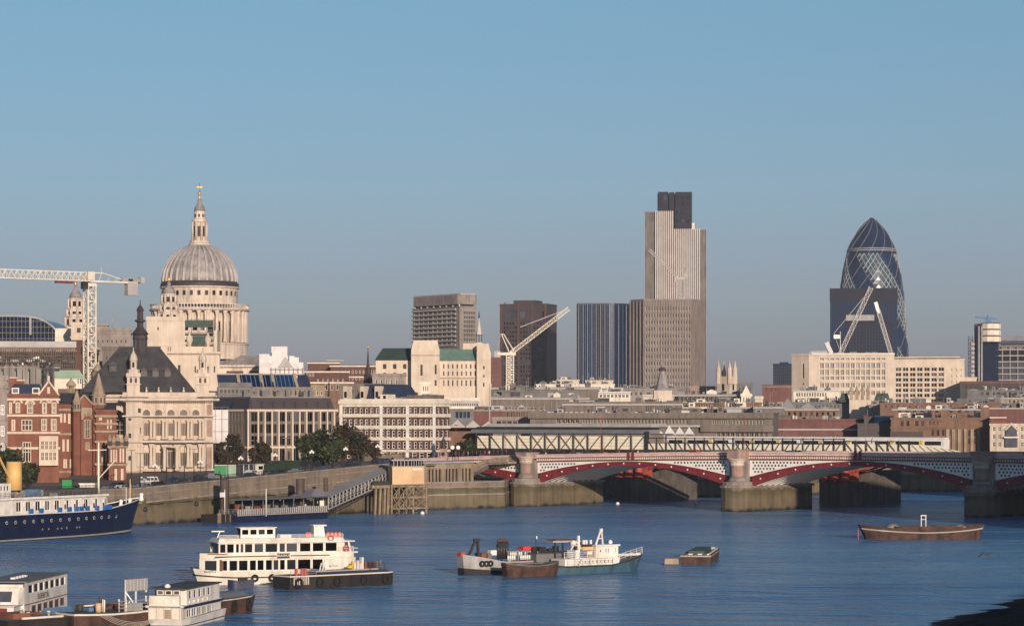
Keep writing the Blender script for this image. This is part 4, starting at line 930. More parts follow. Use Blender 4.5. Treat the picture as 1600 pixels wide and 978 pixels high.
# ================= tower cranes =================
def hammer_crane():
    Y=704; bx=wx(140,Y); T=thing('tower_crane','white hammerhead tower crane with long lattice jib left of the cathedral','crane',(bx,Y,9),atan2(.62,.78))
    z=lambda p:wz(p,Y)-9
    m=MB('warm_white'); lattice(m,(0,0,0),(0,0,z(445)),2.3,22,.34,.2); m.build('mast',T)
    m=MB('warm_white'); m.cb(0,0,z(448),2.9,2.9,.5); m.box(-1.3,1.3,-1.3,1.3,z(447),z(443)); m.build('slewing_ring',T)
    zt=z(432); m=MB('warm_white'); n=26
    p0=(-44,0,zt-1.1)
    for s in(-.7,.7):
        m.bar((-44,s,zt-1.2),(14,s,zt-1.2),.26)
        for i in range(n):
            a=-44+i*44/n; b=a+22/n; m.bar((a,s,zt-1.2),(b,0,zt+1.0),.13); m.bar((b,0,zt+1.0),(a+44/n,s,zt-1.2),.13)
    for i in range(n): a=-44+i*44/n; m.bar((a,-.7,zt-1.2),(a,.7,zt-1.2),.1)
    m.bar((-44,0,zt+1.0),(4,0,zt+1.0),.26); m.bar((4,0,zt+1.0),(10,0,zt-.6),.2); m.build('jib',T)
    m=MB('warm_white')
    for i in range(6): a=i*2.4; m.bar((a,-.7,zt-1.2),(a+1.2,0,zt+1.0 if a<4 else zt-.2),.13)
    m.box(-1,1,-1,1,zt-1,zt+1.2); m.box(0,14,-.8,.8,zt-1.5,zt-1.2); m.build('counter_jib',T)
    m=MB('light_roof').box(11,14,-.9,.9,zt-4.6,zt-1.2); m.build('counterweight',T); m=MB('grey_paint').box(9.5,14.8,-.8,.8,zt-1.1,zt-.1); m.use('black').box(11.2,12.6,-.85,-.81,zt-.9,zt-.3); m.build('winch_house',T); MB('light_roof').box(15,16.2,-.7,.7,zt-1.3,zt+.3).build('winch_drum',T)
    m=MB('red_paint').cb(-7.5,0,zt-2.0,5,1.3,.5); m.build('trolley',T); m=MB('dark_metal').cb(-2.2,-1.2,zt-3.4,1.5,1.3,1.9); m.build('cab',T)
    m=MB('warm_white').cyl(3.5,0,zt+1,zt+2.6,.06); m.build('mast_lamp',T)
hammer_crane()
def luffing(name,label,Y,base,topy,cab,jib,back,mw,mat='warm_white',jw=1.8):
    bx=wx(base,Y); T=thing(name,label,'crane',(bx,Y,9)); P=lambda x,y,d=0:(wx(x,Y)-bx,d,wz(y,Y)-9)
    if mw:
        m=MB(mat); lattice(m,P(base,topy),P(base,cab[1]),mw,14,mw*.14,mw*.09); m.build('mast',T)
        m=MB(mat); a=P(cab[0],cab[1]); b=P(cab[2],cab[1]-1); m.box(a[0],b[0],-1.5,1.5,a[2],b[2]+1); m.build('machinery_deck',T); MB('light_roof').box(a[0]-1.5,a[0]+1.5,-1,1,a[2]-1,a[2]+2).build('counterweight',T)
    else: m=MB(mat); q=P(*jib[0]); lattice(m,(q[0],0,0),(q[0],0,q[2]-.5),2.4,12,.3,.2); m.build('mast',T)
    m=MB(mat); lattice(m,P(*jib[0]),P(*jib[1]),jw,16,jw*.2,jw*.11); m.build('jib',T)
    if back:
        m=MB(mat); 
        for p,q in zip(back,back[1:]): m.bar(P(*p,d=-.8),P(*q,d=-.8),jw*.26); m.bar(P(*p,d=.8),P(*q,d=.8),jw*.26)
        m.build('a_frame',T)
    return T,P
T,P=luffing('luffing_crane','white luffing crane with raised lattice jib in front of the dark brown tower',1300,797,608,(777,555,806),((799,551),(889,482)),[(784,523),(796,551),(803,548),(787,522),(782,523)],3.4,jw=1.7)
m=MB('light_roof'); m.bar(P(813,511),P(876,487),.35); m.bar(P(876,487),P(889,481),.3); m.bar(P(782,523),P(776,554),.15); m.build('pendant_rope',T)
T,P=luffing('luffing_crane','small pale crane seen against the striped tallest tower',1796,1063,469,(1057,437,1071),((1061,435),(1014,390)),[(1069,414),(1073,436),(1063,436),(1077,420)],3.6,mat='light_roof',jw=1.5)
MB('light_roof').frust(P(1057,469)[0],P(1070,469)[0],-2,2,P(0,470)[2],P(0,461)[2],1).build('base_frame',T)
T,P=luffing('luffing_crane','grey lattice crane jib leaning right in front of the black glass block',1700,1314,553,None,((1313,552),(1361,449)),None,0,mat='light_roof',jw=2.4)
m=MB('grey_paint'); m.bar(P(1303,521),P(1346,469),.35); m.bar(P(1346,469),P(1361,449),.3); m.bar(P(1303,521),P(1314,552),.3); m.build('pendant_rope',T)
T,P=luffing('luffing_crane','grey lattice crane jib leaning left beside the curved glass tower',1700,1393,553,None,((1392,553),(1372,485)),None,0,mat='light_roof',jw=2.2)
lp_=MB('white_paint').bar(P(1373,490),P(1368,472),2.2,1.6); lp_.build('jib_head',T)
T,P=luffing('crane_boom','short white crane boom stub above the long cream office','x' and 1700,1300,553,None,((1299,552),(1291,535)),None,0,mat='white_paint',jw=2.0); T['category']='crane'
T=thing('flagpole','white flag flying above the cream office near the grey crane jib','flag',(wx(1313,1290),1290,50)); m=MB('white_paint').cyl(0,0,0,wz(518,1290)-50,.15); m.build('pole',T)
MB('white_paint').box(-3.2,-.2,-.05,.05,wz(529,1290)-50,wz(523,1290)-50).build('flag_cloth',T)
# ================= middle ground, centre left =================
S=Site(405,1150,474,None,9); T=S.root('sheeted_building','building fully wrapped in pale sheeting right of the cathedral','building')
for x0,x1,t,d0,d1 in((405,474,566,0,18),(405,421,553,1,16),(415,450,556,2,18),(424,449,541,3,16),(425,436,550,1.5,6),(452,460,556,1,10),(458,467,558,2,12)): MB('scaffold_sheet').box(S.u(x0),S.u(x1),d0,d1,-2,S.z(t)).build('sheeting',T)
m=MB('light_roof').gable(S.u(434),S.u(458),-.6,0,S.z(574),S.z(557),'y'); m.build('sheeted_gable',T)
m=MB('mid_grey')
for i in range(8): m.bar((S.u(424+i*7),-1.2,S.z(592)),(S.u(424+i*7),-1.2,S.z(574)),.16)
m.bar((S.u(422),-1.2,S.z(577)),(S.u(474),-1.2,S.z(577)),.16); m.build('scaffold_pole',T)
S=bld('mansard_block','long stone building with steep blue glass mansard bays','building',340,860,487,None,606,'grey_concrete',g=9,D=22,front=[(375,486,16,.5,609,618,1,1),(342,370,4,.5,610,618,1,1)],win=dict(fr='tan_stone',gl='glass_teal',fw=.1),par=.3)
T=S.T
for a,b,mt in((340,376,'blue_slate'),(376,412,'glass_blue'),(412,430,'glass_blue'),(430,464,'glass_blue'),(466,487,'blue_slate')):
    m=MB(mt); x0,x1=S.u(a)+.2,S.u(b)-.2; m.prism([(x0,0),(x1,0),(x1,18),(x0,18)],S.h+.3,S.z(585),[(x0-.6,4),(x1-1.2,4),(x1-1.2,14),(x0-.6,14)]); m.build('mansard_bay',T)
    n=int((x1-x0)/1.3)
    if mt=='glass_blue':
        m=MB('tarp_blue')
        for i in range(n): x=x0+(i+.5)*(x1-x0)/n; m.bar((x,-.1,S.h+.4),(x-.8,3.9,S.z(586)),.22)
        m.build('glazing_bar',T)
for px in(376,412,430,465): x=S.u(px); m=MB('tan_stone').prism([(x-.5,-.3),(x+.5,-.3),(x+.5,18),(x-.5,18)],S.h-1,S.z(583),[(x-1.6,3.5),(x-.6,3.5),(x-.6,14),(x-1.6,14)]); m.build('party_wall',T)
MB('light_roof').box(S.u(338),S.u(470),4,14,S.z(585),S.z(583)).build('roof_deck',T)
bld('link_building','low curved glass canopy building beneath the blue mansard','building',340,800,400,None,610,'mid_grey',g=9,D=16,front=[(341,399,9,.8,611,625,2,.6)],win=dict(fr='mid_grey',gl='glass_teal',fw=.1))
def stackblk(lst,**k):
    for i,(lab,a,b,Y,t,mt,fr,wn) in enumerate(lst):
        bld('office_block',lab,'building',a,Y,b,None,t,mt,g=9,front=fr,win=wn,**k)
TW=dict(fr='warm_white',gl='glass',fw=.12)
bld('brick_flats','brown brick block with white floor bands left of the thin black spire','building',481,1100,530,None,566,'dark_brick',g=9,D=20,bands=(567,),bandmat='warm_white',par=.3,roof='light_roof')
bld('brick_flats','lower brown brick block with white windows behind the thin black spire','building',516,1080,590,None,571,'dark_brick',g=9,D=20,front=[(520,588,12,.45,576,596,2,.5)],win=TW,bands=(572,589),bandmat='warm_white',par=.3)
bld('brick_flats','recessed brown brick block with a corner balcony beneath the taller flats','building',476,1040,545,None,580,'dark_brick',g=9,D=16,front=[(478,492,3,.5,582,588,1,1),(493,540,6,.3,592,599,1,.9)],win=TW,bands=(581,),bandmat='warm_white',par=.3)
bld('brick_flats','lowest brown brick block with a row of white framed windows above the office mansard','building',486,960,552,None,598,'brown_brick',g=9,D=14,front=[(506,548,5,.5,600,610,1,.9)],win=TW,bands=(598,),bandmat='warm_white',par=.3)
bld('stone_lodge','little tan stone building with pale windows above the dark brick mansard','building',465,900,508,None,603,'tan_stone',g=9,D=14,front=[(468,505,6,.5,610,618,1,.8)],win=TW,par=.3)
MBt=MB('light_roof'); Sx=Site(511,1110,537,None,9); MBt.box(0,Sx.L,0,8,Sx.z(564),Sx.z(562.5)); tag(MBt.build('roof_canopy',loc=(Sx.A.x,Sx.A.y,9),rz=Sx.ang),'thin pale flat canopy on top of the brown brick flats','canopy')
Y=900; T=thing('church_spire','thin black needle spire rising over the brown brick flats','spire',(wx(575,Y),Y,9)); z=lambda y:wz(y,Y)-9
m=MB('dark_lead').lathe([(1.3,0),(1.3,z(598)),(1.6,z(597)),(1.3,z(590)),(1.5,z(588)),(.8,z(583)),(.9,z(578)),(.45,z(570)),(.08,z(545))],8,sm=False); m.build('steeple',T); MB('gold').lathe([(.1,z(545)),(.3,z(543)),(.25,z(541)),(.05,z(538))],6).build('weathervane',T)
bld('grey_stone_row','low grey stone row with arched windows under the green roofed hall','building',582,880,634,None,585,'grey_stone',g=9,D=14,front=[(584,632,6,.4,592,602,1,.9)],win=TW,bands=(586,),par=.3)
bld('brown_brick_row','narrow brown block peeping between the flats and the green roof','building',530,840,600,None,603,'brown_concrete',g=9,D=14,front=[(533,598,9,.4,607,616,1,.7)],win=dict(fr='tan_stone',gl='black',fw=.06))
# ---- stone hall with green copper roofs
Y0=960
S=Site(587,Y0,766,None,9); T=S.root('stone_hall','massive pale stone hall with green copper roofs and square corner towers','building'); s=Y0/F
def hall(name,a,b,v0,v1,t,holes=(),mt='cream_stone'):
    x0,x1=S.u(a),S.u(b); h=S.z(t); m=MB(mt); m.box(x0+.3,x1-.3,v0+.56,v1,-2,h); hs=[]
    for g_ in holes: hs+=[(p-x0,q-x0,c,d) for p,q,c,d in grid(S.u(g_[0]),S.u(g_[1]),g_[2],g_[3],S.z(g_[5]),S.z(g_[4]),g_[6],g_[7])]
    sheet(m,x0,v0,0,x1-x0,-2,h,hs,.5); sheet(m,x1,v0,pi/2,v1-v0,-2,h,[]); sheet(m,x0,v1,-pi/2,v1-v0,-2,h,[]); m.build(name,T); putwins(T,x0,v0,0,hs,Y0,.5,dict(fr='tan_stone',gl='glass_warm',fw=0)); return x0,x1,h
hall('west_wing',587,643,1,16,563,[(593,640,3,.35,565,580,1,.5),(593,640,3,.3,582,586,1,.9)])
x0,x1=S.u(587),S.u(645); m=MB('dark_copper'); m.prism([(x0-.4,.6),(x1,.6),(x1,16),(x0-.4,16)],S.z(562.5),S.z(543),[(x0+2.2,8),(x1,8),(x1,9),(x0+2.2,9)]); m.build('copper_roof',T)
hall('west_tower',643,687,-4,14,548,[(656,662,1,.6,570,587,1,1),(678,684,1,.5,570,585,1,1),(678,684,1,.5,594,603,1,1),(662,666,1,.5,540,546,1,1)])
m=MB('cream_stone'); m.frust(S.u(643),S.u(687),-4,14,S.z(548),S.z(533),.8); m.box(S.u(645),S.u(684),-3,13,S.z(533),S.z(532)); m.build('tower_top',T)
m=MB('tan_stone').box(S.u(642),S.u(688),-4.3,-4,S.z(556),S.z(555)); m.build('tower_cornice',T)
hall('long_range',687,747,-1,14,564,[(690,746,8,.3,567,589,2,.62),(690,746,8,.3,594,603,1,1)])
x0,x1=S.u(686),S.u(748); m=MB('copper_green'); m.prism([(x0,-1.3),(x1,-1.3),(x1,14),(x0,14)],S.z(563.5),S.z(545),[(x0,5),(x1-1.8,5),(x1-1.8,8),(x0,8)]); m.build('copper_roof',T)
hall('east_tower',745,767,-3,14,550,[(754,758,1,.6,572,577,1,1),(754,758,1,.6,586,590,1,1),(754,758,1,.6,598,604,1,1)])
m=MB('cream_stone'); m.frust(S.u(745),S.u(766),-3,14,S.z(550),S.z(537),.6); m.frust(S.u(722),S.u(746),5,14,S.z(560),S.z(535.5),.4); m.build('tower_top',T)
m=MB('tan_stone').box(S.u(688),S.u(747),-1.25,-1,S.z(591.5),S.z(590)); m.build('string_course',T)
bld('roof_pavilion','small cream rooftop cabin at the foot of the stone hall tower','building',657,930,672,None,600,'warm_white',g=9,D=8,front=[(660,670,3,.4,603,611,1,.9)],win=dict(fr='mid_grey',gl='glass_teal',fw=.06))
Y=1000; T=thing('church_steeple','pale stone church steeple with dark open belfry behind the stone hall','steeple',(wx(748.5,Y),Y,9)); z=lambda y:wz(y,Y)-9
m=MB('cream_stone').box(-1.2,1.2,-1.2,1.2,0,z(535)); m.use('dark_lead'); 
for a in(-1,0,1):
    for b in(-1,1): m.box(a-.15,a+.15,b-.15,b+.15,z(535),z(524))
m.lathe([(1.35,z(524)),(1.35,z(523))],8); m.use('cream_stone').lathe([(1.1,z(523)),(.6,z(510)),(.15,z(497))],8,sm=False); m.use('dark_metal').lathe([(.2,z(497)),(.3,z(495)),(.05,z(486))],6); m.build('steeple_body',T)
# ---- office tower with horizontal bands
S=bld('office_tower','grey slab office tower with ribbon windows behind the green roofed hall','tower',645,1180,718,1150,481,'grey_concrete',g=11,D=18,pC=744,par=.2,
   front=[(646,712,9,.0,484,485,1,0)] and [(646.5,712,9,.80,485.5,541,8,.66)],side=[(724,742,5,.8,485.5,541,8,.6)],win=dict(fr='grey_paint',gl='glass_steel',nx=2,fw=.12),rev=.5,roof='mid_grey')
L,h,D=S.L,S.h,S.D
for i in range(9): z=S.z(484.6+i*6.9); m=MB('light_roof').box(-.4,L*.93,-.7,-.003,z-.5,z+.2); m.build('floor_band',S.T)
MB('dark_metal').box(.8,L-.8,.8,D-.8,h,S.z(477)).build('recess',S.T)
for i in range(8): MB('white_paint').box(1+i*(L-2)/7-.25,1+i*(L-2)/7+.25,.3,.78,h,S.z(477)).build('column',S.T)
MB('grey_stone').prism([(1,-.3),(L-1,-.3),(L+.4,1),(L+.4,D),(0,D),(-.4,1)],S.z(477.5),S.z(462.5)).build('crown',S.T); MB('light_roof').box(0,L,.4,D-.4,S.z(462.4),S.z(460.5)).build('roof_edge',S.T)
# ================= distant towers =================
# dark brown tower
S=bld('brown_tower','dark brown granite tower with stepped top behind the white luffing crane','tower',781,1900,854,1890,476,'dark_granite',g=11,D=26,par=.6,
  front=[(788,822,3,.82,485,498,1,.85),(846,853,1,.8,485,498,1,.85),(786,808,5,.62,502,604,15,.6),(812,829,4,.62,502,604,15,.6),(833,851,4,.62,502,604,15,.6)],win=dict(fr='dark_granite',gl='glass',fw=.1),rev=.6)
m=MB('dark_granite').prism([(S.u(801),2),(S.u(835),2),(S.u(835),20),(S.u(801),20)],S.h,S.z(469)); m.build('crown',S.T)
for px in(783,810,831,852): m=MB('dark_brick').box(S.u(px)-.5,S.u(px)+.5,-.7,-.003,-2,S.h); m.build('pilaster',S.T)
m=MB('dark_metal').bar((S.u(785),2,S.h),(S.u(789),2,S.z(472)),.5); m.build('roof_crane',S.T)
bld('brick_slab','mauve brick slab between the stone hall and the dark brown tower','building',762,1500,783,None,560,'mauve_brick',g=11,D=12,front=[(764,782,4,.4,565,600,5,.4)],win=dict(fr='tan_stone',gl='black',fw=.05))
# blue glass tower with curved right flank
Y=1790; S=Site(901,Y,952,None,11); T=S.root('blue_glass_tower','blue glass tower with vertical fins and rounded side','tower')
L=S.L; pts=[(0,0),(L,0)]+[(L+ (14.5)*sin(a),14.5*(1-cos(a))*1.6) for a in [i*pi/2/7 for i in range(1,8)]]+[(L+14.5,38),(0,38)]
h=S.z(476); m=MB('glass_blue').prism(pts,-2,h); m.build('glazing',T)
k=0
for (a,b),(c,d) in zip(pts[:9],pts[1:9]):
    n=15 if a==0 else 1
    for i in range(n):
        t=i/n; x,y=a+(c-a)*t,b+(d-b)*t
        k+=1; MB('mid_grey' if k%2 else 'light_roof').box(x-.12,x+.12,y-.6,y-.02,0,h).build('fin',T)
m=MB('mid_grey')
for i in range(28): z=S.z(480+i*4.4); m.box(0,L,-.12,-.01,z-.15,z+.15)
MB('dark_metal').prism([(x,y+.3) for x,y in pts],h,h+1).build('roof',T)
# concrete tower with chamfered side
Y=1800; S=Site(985,Y,1006,Y-14,11)
T=S.root('concrete_tower','broad brown concrete tower with rows of small windows below the tallest tower','tower'); s=Y/F; s2=(Y-14)/F
A=[(985,Y),(1006,Y-14),(1080,Y-14),(1100,Y+4)]
W_=[Vector((wx(p,q),q)) for p,q in A]; o=S.A; h=wz(470,Y-14)-11; prev=None; Q=[]
for i,(p,q) in enumerate(zip(W_,W_[1:])):
    d=q-p; L=d.length; an=atan2(d.y,d.x)-S.ang; rel=p-o; lx=rel.x*cos(-S.ang)-rel.y*sin(-S.ang); ly=rel.x*sin(-S.ang)+rel.y*cos(-S.ang)
    m=MB('tower_concrete'); m.at(lx,ly,an); m.box(.1,L-.1,.7,12,-2,h); m.t=None
    n,wf=((4,.45),(17,.5),(5,.35))[i]
    hs=grid(.6,L-.6,n,wf,-2+10,h-3,17,.58) if i==1 else grid(.6,L-.6,n,wf,6,h-2,2,.96)
    sheet(m,lx,ly,an,L,-2,h,hs,.6); m.build('facade',T); putwins(T,lx,ly,an,hs,Y,.6,dict(fr='warm_white',gl='glass_warm' if i==1 else 'brown_concrete',fw=.12 if i==1 else 0))
    if i!=1:
        for j in range(n+1): f=MB('tower_concrete').at(lx,ly,an).box(L*j/n-.3,L*j/n+.3,-.7,-.01,0,h); f.t=None; f.build('fin',T)
    else:
        for j in range(18): f=MB('tower_concrete').at(lx,ly,an).box(.6+(L-1.2)*j/17-.2,.6+(L-1.2)*j/17+.2,-.5,-.01,0,h); f.t=None; f.build('fin',T)
RT=[]
for p in W_+[W_[3]+Vector((1.5,14)),W_[0]+Vector((1.5,14))]:
    r_=p-o; RT.append((r_.x*cos(-S.ang)-r_.y*sin(-S.ang),r_.x*sin(-S.ang)+r_.y*cos(-S.ang)))
MB('tower_concrete').prism(RT,h-.1,h+1.2).build('roof',T)
# tallest tower: three striped leaves round a dark core
Y=2100; S=Site(1008,Y,1103,None,11); T=S.root('tallest_tower','tallest tower with bright vertical stripes and dark stepped core on top','tower'); h0=S.z(359); h1=S.z(331); Z=S.z
def leaf(x0,x1,v0,v1,top,mt,fm,n,fw,dep=1.0):
    m=MB(mt).box(x0,x1,v0,v1,-2,top); m.build('leaf',T)
    for i in range(n+1): x=x0+(x1-x0)*i/n; MB(fm).box(x-fw/2,x+fw/2,v0-dep,v0-.02,-2,top+.6).build('fin',T)
U=S.u
leaf(U(1008),U(1024.5),3,30,h1,'brown_concrete','grey_concrete',9,.55)
leaf(U(1024.5),U(1051),0,30,h1,'mid_grey','rib_stone',8,.85)
leaf(U(1054),U(1093),0,30,h0,'mid_grey','rib_stone',12,.82)
leaf(U(1051),U(1054),1,28,h0,'grey_stone','cream_stone',1,.5)
leaf(U(1093.5),U(1103),3,30,h0,'brown_concrete','grey_concrete',5,.55)
for i in range(16): z=Z(470)+i*(h0-Z(470))/16
m=MB('core_grey'); m.box(U(1027),U(1081),6,26,h0-5,Z(302)); m.box(U(1028),U(1044),5,26,h0,Z(299)); m.box(U(1055),U(1081),4,26,h0,Z(299.5)); m.box(U(1080),U(1086),6,20,h0,Z(349)); m.build('core',T)
m=MB('core_grey').box(U(1045.5),U(1053.5),4,6,h0,Z(300)); m.build('core_pilaster',T)
for cx in(1032,1039,1059,1067,1075):
    for cy in(309,318,331,345): MB('glass').box(U(cx)-1.1,U(cx)+1.1,3.7 if cx>1050 else 4.6,3.9 if cx>1050 else 4.9,Z(cy)-1.3,Z(cy)+1.3).build('core_window',T)
MB('warm_white').box(U(1081),U(1085.5),5.5,18,Z(358),Z(348)).build('lift_house',T)
# curved lattice glass tower
Y=2350; k=Y/F; T=thing('curved_glass_tower','tall tapering dark glass tower with white diamond lattice and pointed top','tower',(wx(1362,Y),Y,11))
prof=[(560,57),(540,56),(520,54.5),(500,53),(480,51.2),(465,50),(450,48.2),(435,46.2),(420,43.6),(405,40.3),(391,36.8),(380,32.5),(370,27.2),(360,20.8),(352,14),(346,8.3),(342,4),(340,1.2)]
def rad(y):
    for (a,b),(c,d) in zip(prof,prof[1:]):
        if c<=y<=a: return (b+(d-b)*(a-y)/(a-c))*k
    return 56*k
zz=lambda y:wz(y,Y)-11
NA=36; ys=[560-i*6 for i in range(37)]; ys=[y for y in ys if y>342]+[340.5]
md=MB('glass_blue'); ml=MB('glass_teal'); mx=MB('glass_blue')
M('glass_tint',(.008,.020,.052),(.012,.028,.068),.1,rough=.25,spec=.15); M('glass_light',(.015,.035,.055),(.06,.10,.115),.35,rough=.25); M('lattice_grey',(.38,.42,.44),rough=.5)
md=MB('glass_tint'); ml=MB('glass_light'); LT=MB('lattice_grey')
def pt(m,y,a): r=rad(y); return m.p(r*cos(a),r*sin(a),zz(y))
for j,(y0,y1) in enumerate(zip(ys,ys[1:])):
    for i in range(NA):
        sh=j*.5; a0=2*pi*(i+sh)/NA; a1=2*pi*(i+1+sh)/NA; h_=pi/NA
        lit=((i+j+4)%9>=4) and y1>392 ; m=ml if lit else md
        A=pt(m,y0,a0); B=pt(m,y0,a1); C=pt(m,y1,a1+h_); D_=pt(m,y1,a0+h_)
        m.face((A,B,D_)); m.face((B,C,D_))
        if lit:
            P_=[Vector(m.v[q_]) for q_ in (A,B,D_)]; c_=Vector((P_[0].x,P_[0].y,0)).normalized()*.25
            LT.bar(P_[0]+c_,P_[2]+c_,.42); LT.bar(P_[1]+c_,P_[2]+c_,.42)
md.build('dark_glazing',T,kind='stuff'); ml.build('light_glazing',T,kind='stuff')
mw=MB('lattice_grey'); mg=MB('mid_grey')
def spiral(m,i0,sgn,ya,yb,w_):
    pr=None; n=int((ya-yb)/6); 
    for q in range(n+1):
        y=ya-q*6; a=2*pi*i0/NA+sgn*2*pi*.5*((560-y)/6)/NA; r=rad(max(y,341))+.3; p=(r*cos(a),r*sin(a),zz(max(y,341)))
        if pr: m.bar(pr,p,w_,w_)
        pr=p
for i in range(0,NA,3): spiral(mg,i,1,560,344,.5)
for i in range(0,NA,9): spiral(mg,i,-1,560,398,.4)
LT.build('lattice',T,kind='stuff'); mg.build('spiral_ribs',T,kind='stuff')
for y in(390,393): r=rad(y)+.5; MB('light_roof').lathe([(r,zz(y)-.35),(r+.5,zz(y)-.35),(r+.5,zz(y)+.35),(r,zz(y)+.35)],36,cap=False).build('ring',T)
m=MB('glass_tint')
for j in range(0): pass
MB('light_roof').lathe([(1.2,zz(342)),(.9,zz(340)),(.1,zz(339))],10).build('cap',T)
# black glass slab in front of it
S=bld('black_glass_block','black glass slab block standing in front of the curved glass tower','tower',1297,2150,1402,None,451,'glass_tint',g=11,D=28,par=.3,
   front=[(1300,1399,32,.7,478,555,1,1)],win=dict(fr='glass_tint',gl='glass_tint',fw=0),rev=.2)
MB('core_grey').box(-.3,S.L+.3,-.5,-.003,S.z(471),S.z(451)).build('plant_storeys',S.T)
for i in range(27): MB('dark_metal').box((i+.5)*S.L/27-.12,(i+.5)*S.L/27+.12,-.35,-.003,0,S.z(471.5)).build('mullion',S.T)
S=bld('dark_stepped_block','dark brown block with pale roof slab in front of the black glass block','building',1326,1950,1394,None,504,'core_grey',g=11,D=20,front=[(1327,1345,4,.6,508,552,8,.5),(1352,1392,9,.75,508,552,8,.55)],win=dict(fr='mid_grey',gl='glass_tint',fw=.1))
MB('grey_paint').box(S.u(1322),S.u(1366),-1,12,S.z(501),S.z(492)).build('roof_slab',S.T)
# ---- cream office
S=bld('cream_office','long cream office with ribbon windows in front of the black glass block','office',1237,1297,1264,1290,555,'cream_stone',g=11,D=40,front=[(1253.5,1257,1,.7,568,591,1,1),(1253.5,1257,1,.7,598,601,1,1)],win=dict(fr='black',gl='black',fw=0),par=.8)
S=bld('cream_office_wing','glazed front wing of the cream office with deep white grid','office',1264,1290,1397,None,555,'cream_stone',g=11,D=20,
  front=[(1280,1384,13,.80,559,563,1,1),(1280,1384,13,.8,566,587,2,.86),(1280,1384,13,.8,587.5,594,1,.9),(1280,1384,13,.82,598,606,1,.95),(1280,1384,13,.82,610,618,1,.9)],win=dict(fr='warm_white',gl='glass_pale',nx=2,fw=.16),par=.5,rev=.6)
MB('white_paint').box(S.u(1268),S.u(1398),-.8,2,S.h+.5,S.h+1.0).build('roof_edge',S.T)
MB('light_roof').box(S.u(1266),S.u(1292),3,14,S.h,S.z(548)).build('lift_room',S.T)
for i in range(8): MB(random.choice(['light_roof','mid_grey'])).cb(S.u(1300+i*11),8,S.h,2+random.random()*2,3,.8+random.random()*1.5).build('roof_unit',S.T)
S=bld('cream_slab','cream slab block with a grid of recessed balconies on the right','office',1397,1330,1507,None,562,'cream_stone',g=11,D=24,
  front=[(1398,1476,7,.80,573,630,7,.74),(1483,1505,3,.3,573,640,7,.28)],win=dict(fr='cream_stone',gl='glass',nx=2,fw=.2),par=.4,rev=.7)
MB('warm_white').box(-1,S.u(1500),-1,20,S.z(559),S.z(557.6)).build('roof_slab',S.T); MB('cream_stone').box(0,S.u(1443),2,18,S.h,S.z(559)).build('penthouse',S.T); m=MB('glass_warm').box(S.u(1443),S.u(1474),3,16,S.h,S.z(559)); m.build('penthouse',S.T); MB('cream_stone').box(S.u(1474),S.u(1494),2,18,S.h,S.z(559)).build('penthouse',S.T)
bld('cream_annexe','small plain cream block stepping down right of the cream slab','building',1507,1360,1526,None,590,'cream_stone',g=11,D=14,par=.3)
S=bld('mirror_block','blue glass tower block left of the cream office','tower',1208,1700,1237,None,569,'glass_blue',g=11,D=16,par=.3)
for i in range(9): MB('dark_metal').box((i+.5)*S.L/9-.12,(i+.5)*S.L/9+.12,-.3,-.003,0,S.h).build('mullion',S.T)
for i in range(7): z=S.z(573+i*5); MB('dark_metal').box(0,S.L,-.2,-.004,z-.15,z+.15).build('transom',S.T)
MB('glass_blue').box(S.u(1218),S.u(1232),1,12,S.h,S.z(565.5)).build('roof_block',S.T)
bld('brick_corner','brown brick block at the foot of the blue glass tower','building',1191,1500,1237,None,603,'mauve_brick',g=11,D=14,front=[(1193,1216,3,.25,605,612,1,.9)],win=dict(fr='tan_stone',gl='black',fw=.05),bands=(604,),bandmat='tan_stone')
# ---- tower with outside pipes
Y=2150; S=Site(1517,Y,1640,None,11); T=S.root('pipework_tower','dark tower with steel pipes and stair towers on the outside at the right','tower')
m=MB('glass_blue').box(S.u(1524),S.u(1560),4,34,-2,S.z(508)); m.use('dark_granite').box(S.u(1522),S.u(1538),6,30,-2,S.z(505)); m.build('core',T)
for i in range(3): MB('warm_white').lathe([(7.2,S.z(534-i*10)),(8.0,S.z(533.5-i*10)),(8.0,S.z(526-i*10)),(7.2,S.z(525.4-i*10))],10,S.u(1548),3,sm=False).build('cladding_box',T)
MB('dark_metal').box(S.u(1533),S.u(1562),0,12,S.z(505.5),S.z(504)).build('roof',T)
for px in(1529.5,1534): MB('grey_paint').cyl(S.u(px),-1,0,S.z(509),.75,n=10).build('duct',T)
m=MB('dark_metal'); lattice(m,(S.u(1516.5),0,0),(S.u(1516.5),0,S.z(525)),3.5,26,.4,.25); m.build('stair_tower',T)
for i in range(9): MB('light_roof').lathe([(1.6,S.z(596-i*7)),(1.9,S.z(594-i*7)),(1.6,S.z(591-i*7))],8,S.u(1519.5),-2.5).build('capsule',T)
m=MB('blue_paint').bar((S.u(1523),1,S.z(495)),(S.u(1558),1,S.z(498)),.8); m.bar((S.u(1543),1,S.z(505)),(S.u(1543),1,S.z(492)),1.4); m.use('tarp_blue').cb(S.u(1544),1,S.z(503),5,3,3); m.build('roof_crane',T)
m=MB('brown_concrete').box(S.u(1560),S.u(1640),8,40,-2,S.z(540)); m.build('wing',T)
for i in range(6):
    y=545+i*9.5; MB('grey_paint').box(S.u(1556),S.u(1640),4,7.9,S.z(y+1.8),S.z(y)).build('floor_slab',T); MB('glass').box(S.u(1558),S.u(1640),6,7.95,S.z(y+9),S.z(y+2)).build('window_band',T)
MB('roof_grey').frust(S.u(1562),S.u(1640),8,30,S.z(540),S.z(524),4,5).build('roof',T); MB('blue_slate').box(S.u(1560),S.u(1640),5,9,S.z(537),S.z(532)).build('roof_edge',T)
for i in range(6): MB('grey_concrete').cyl(S.u(1566+i*12),5,-2,S.z(541),.6).build('column',T)
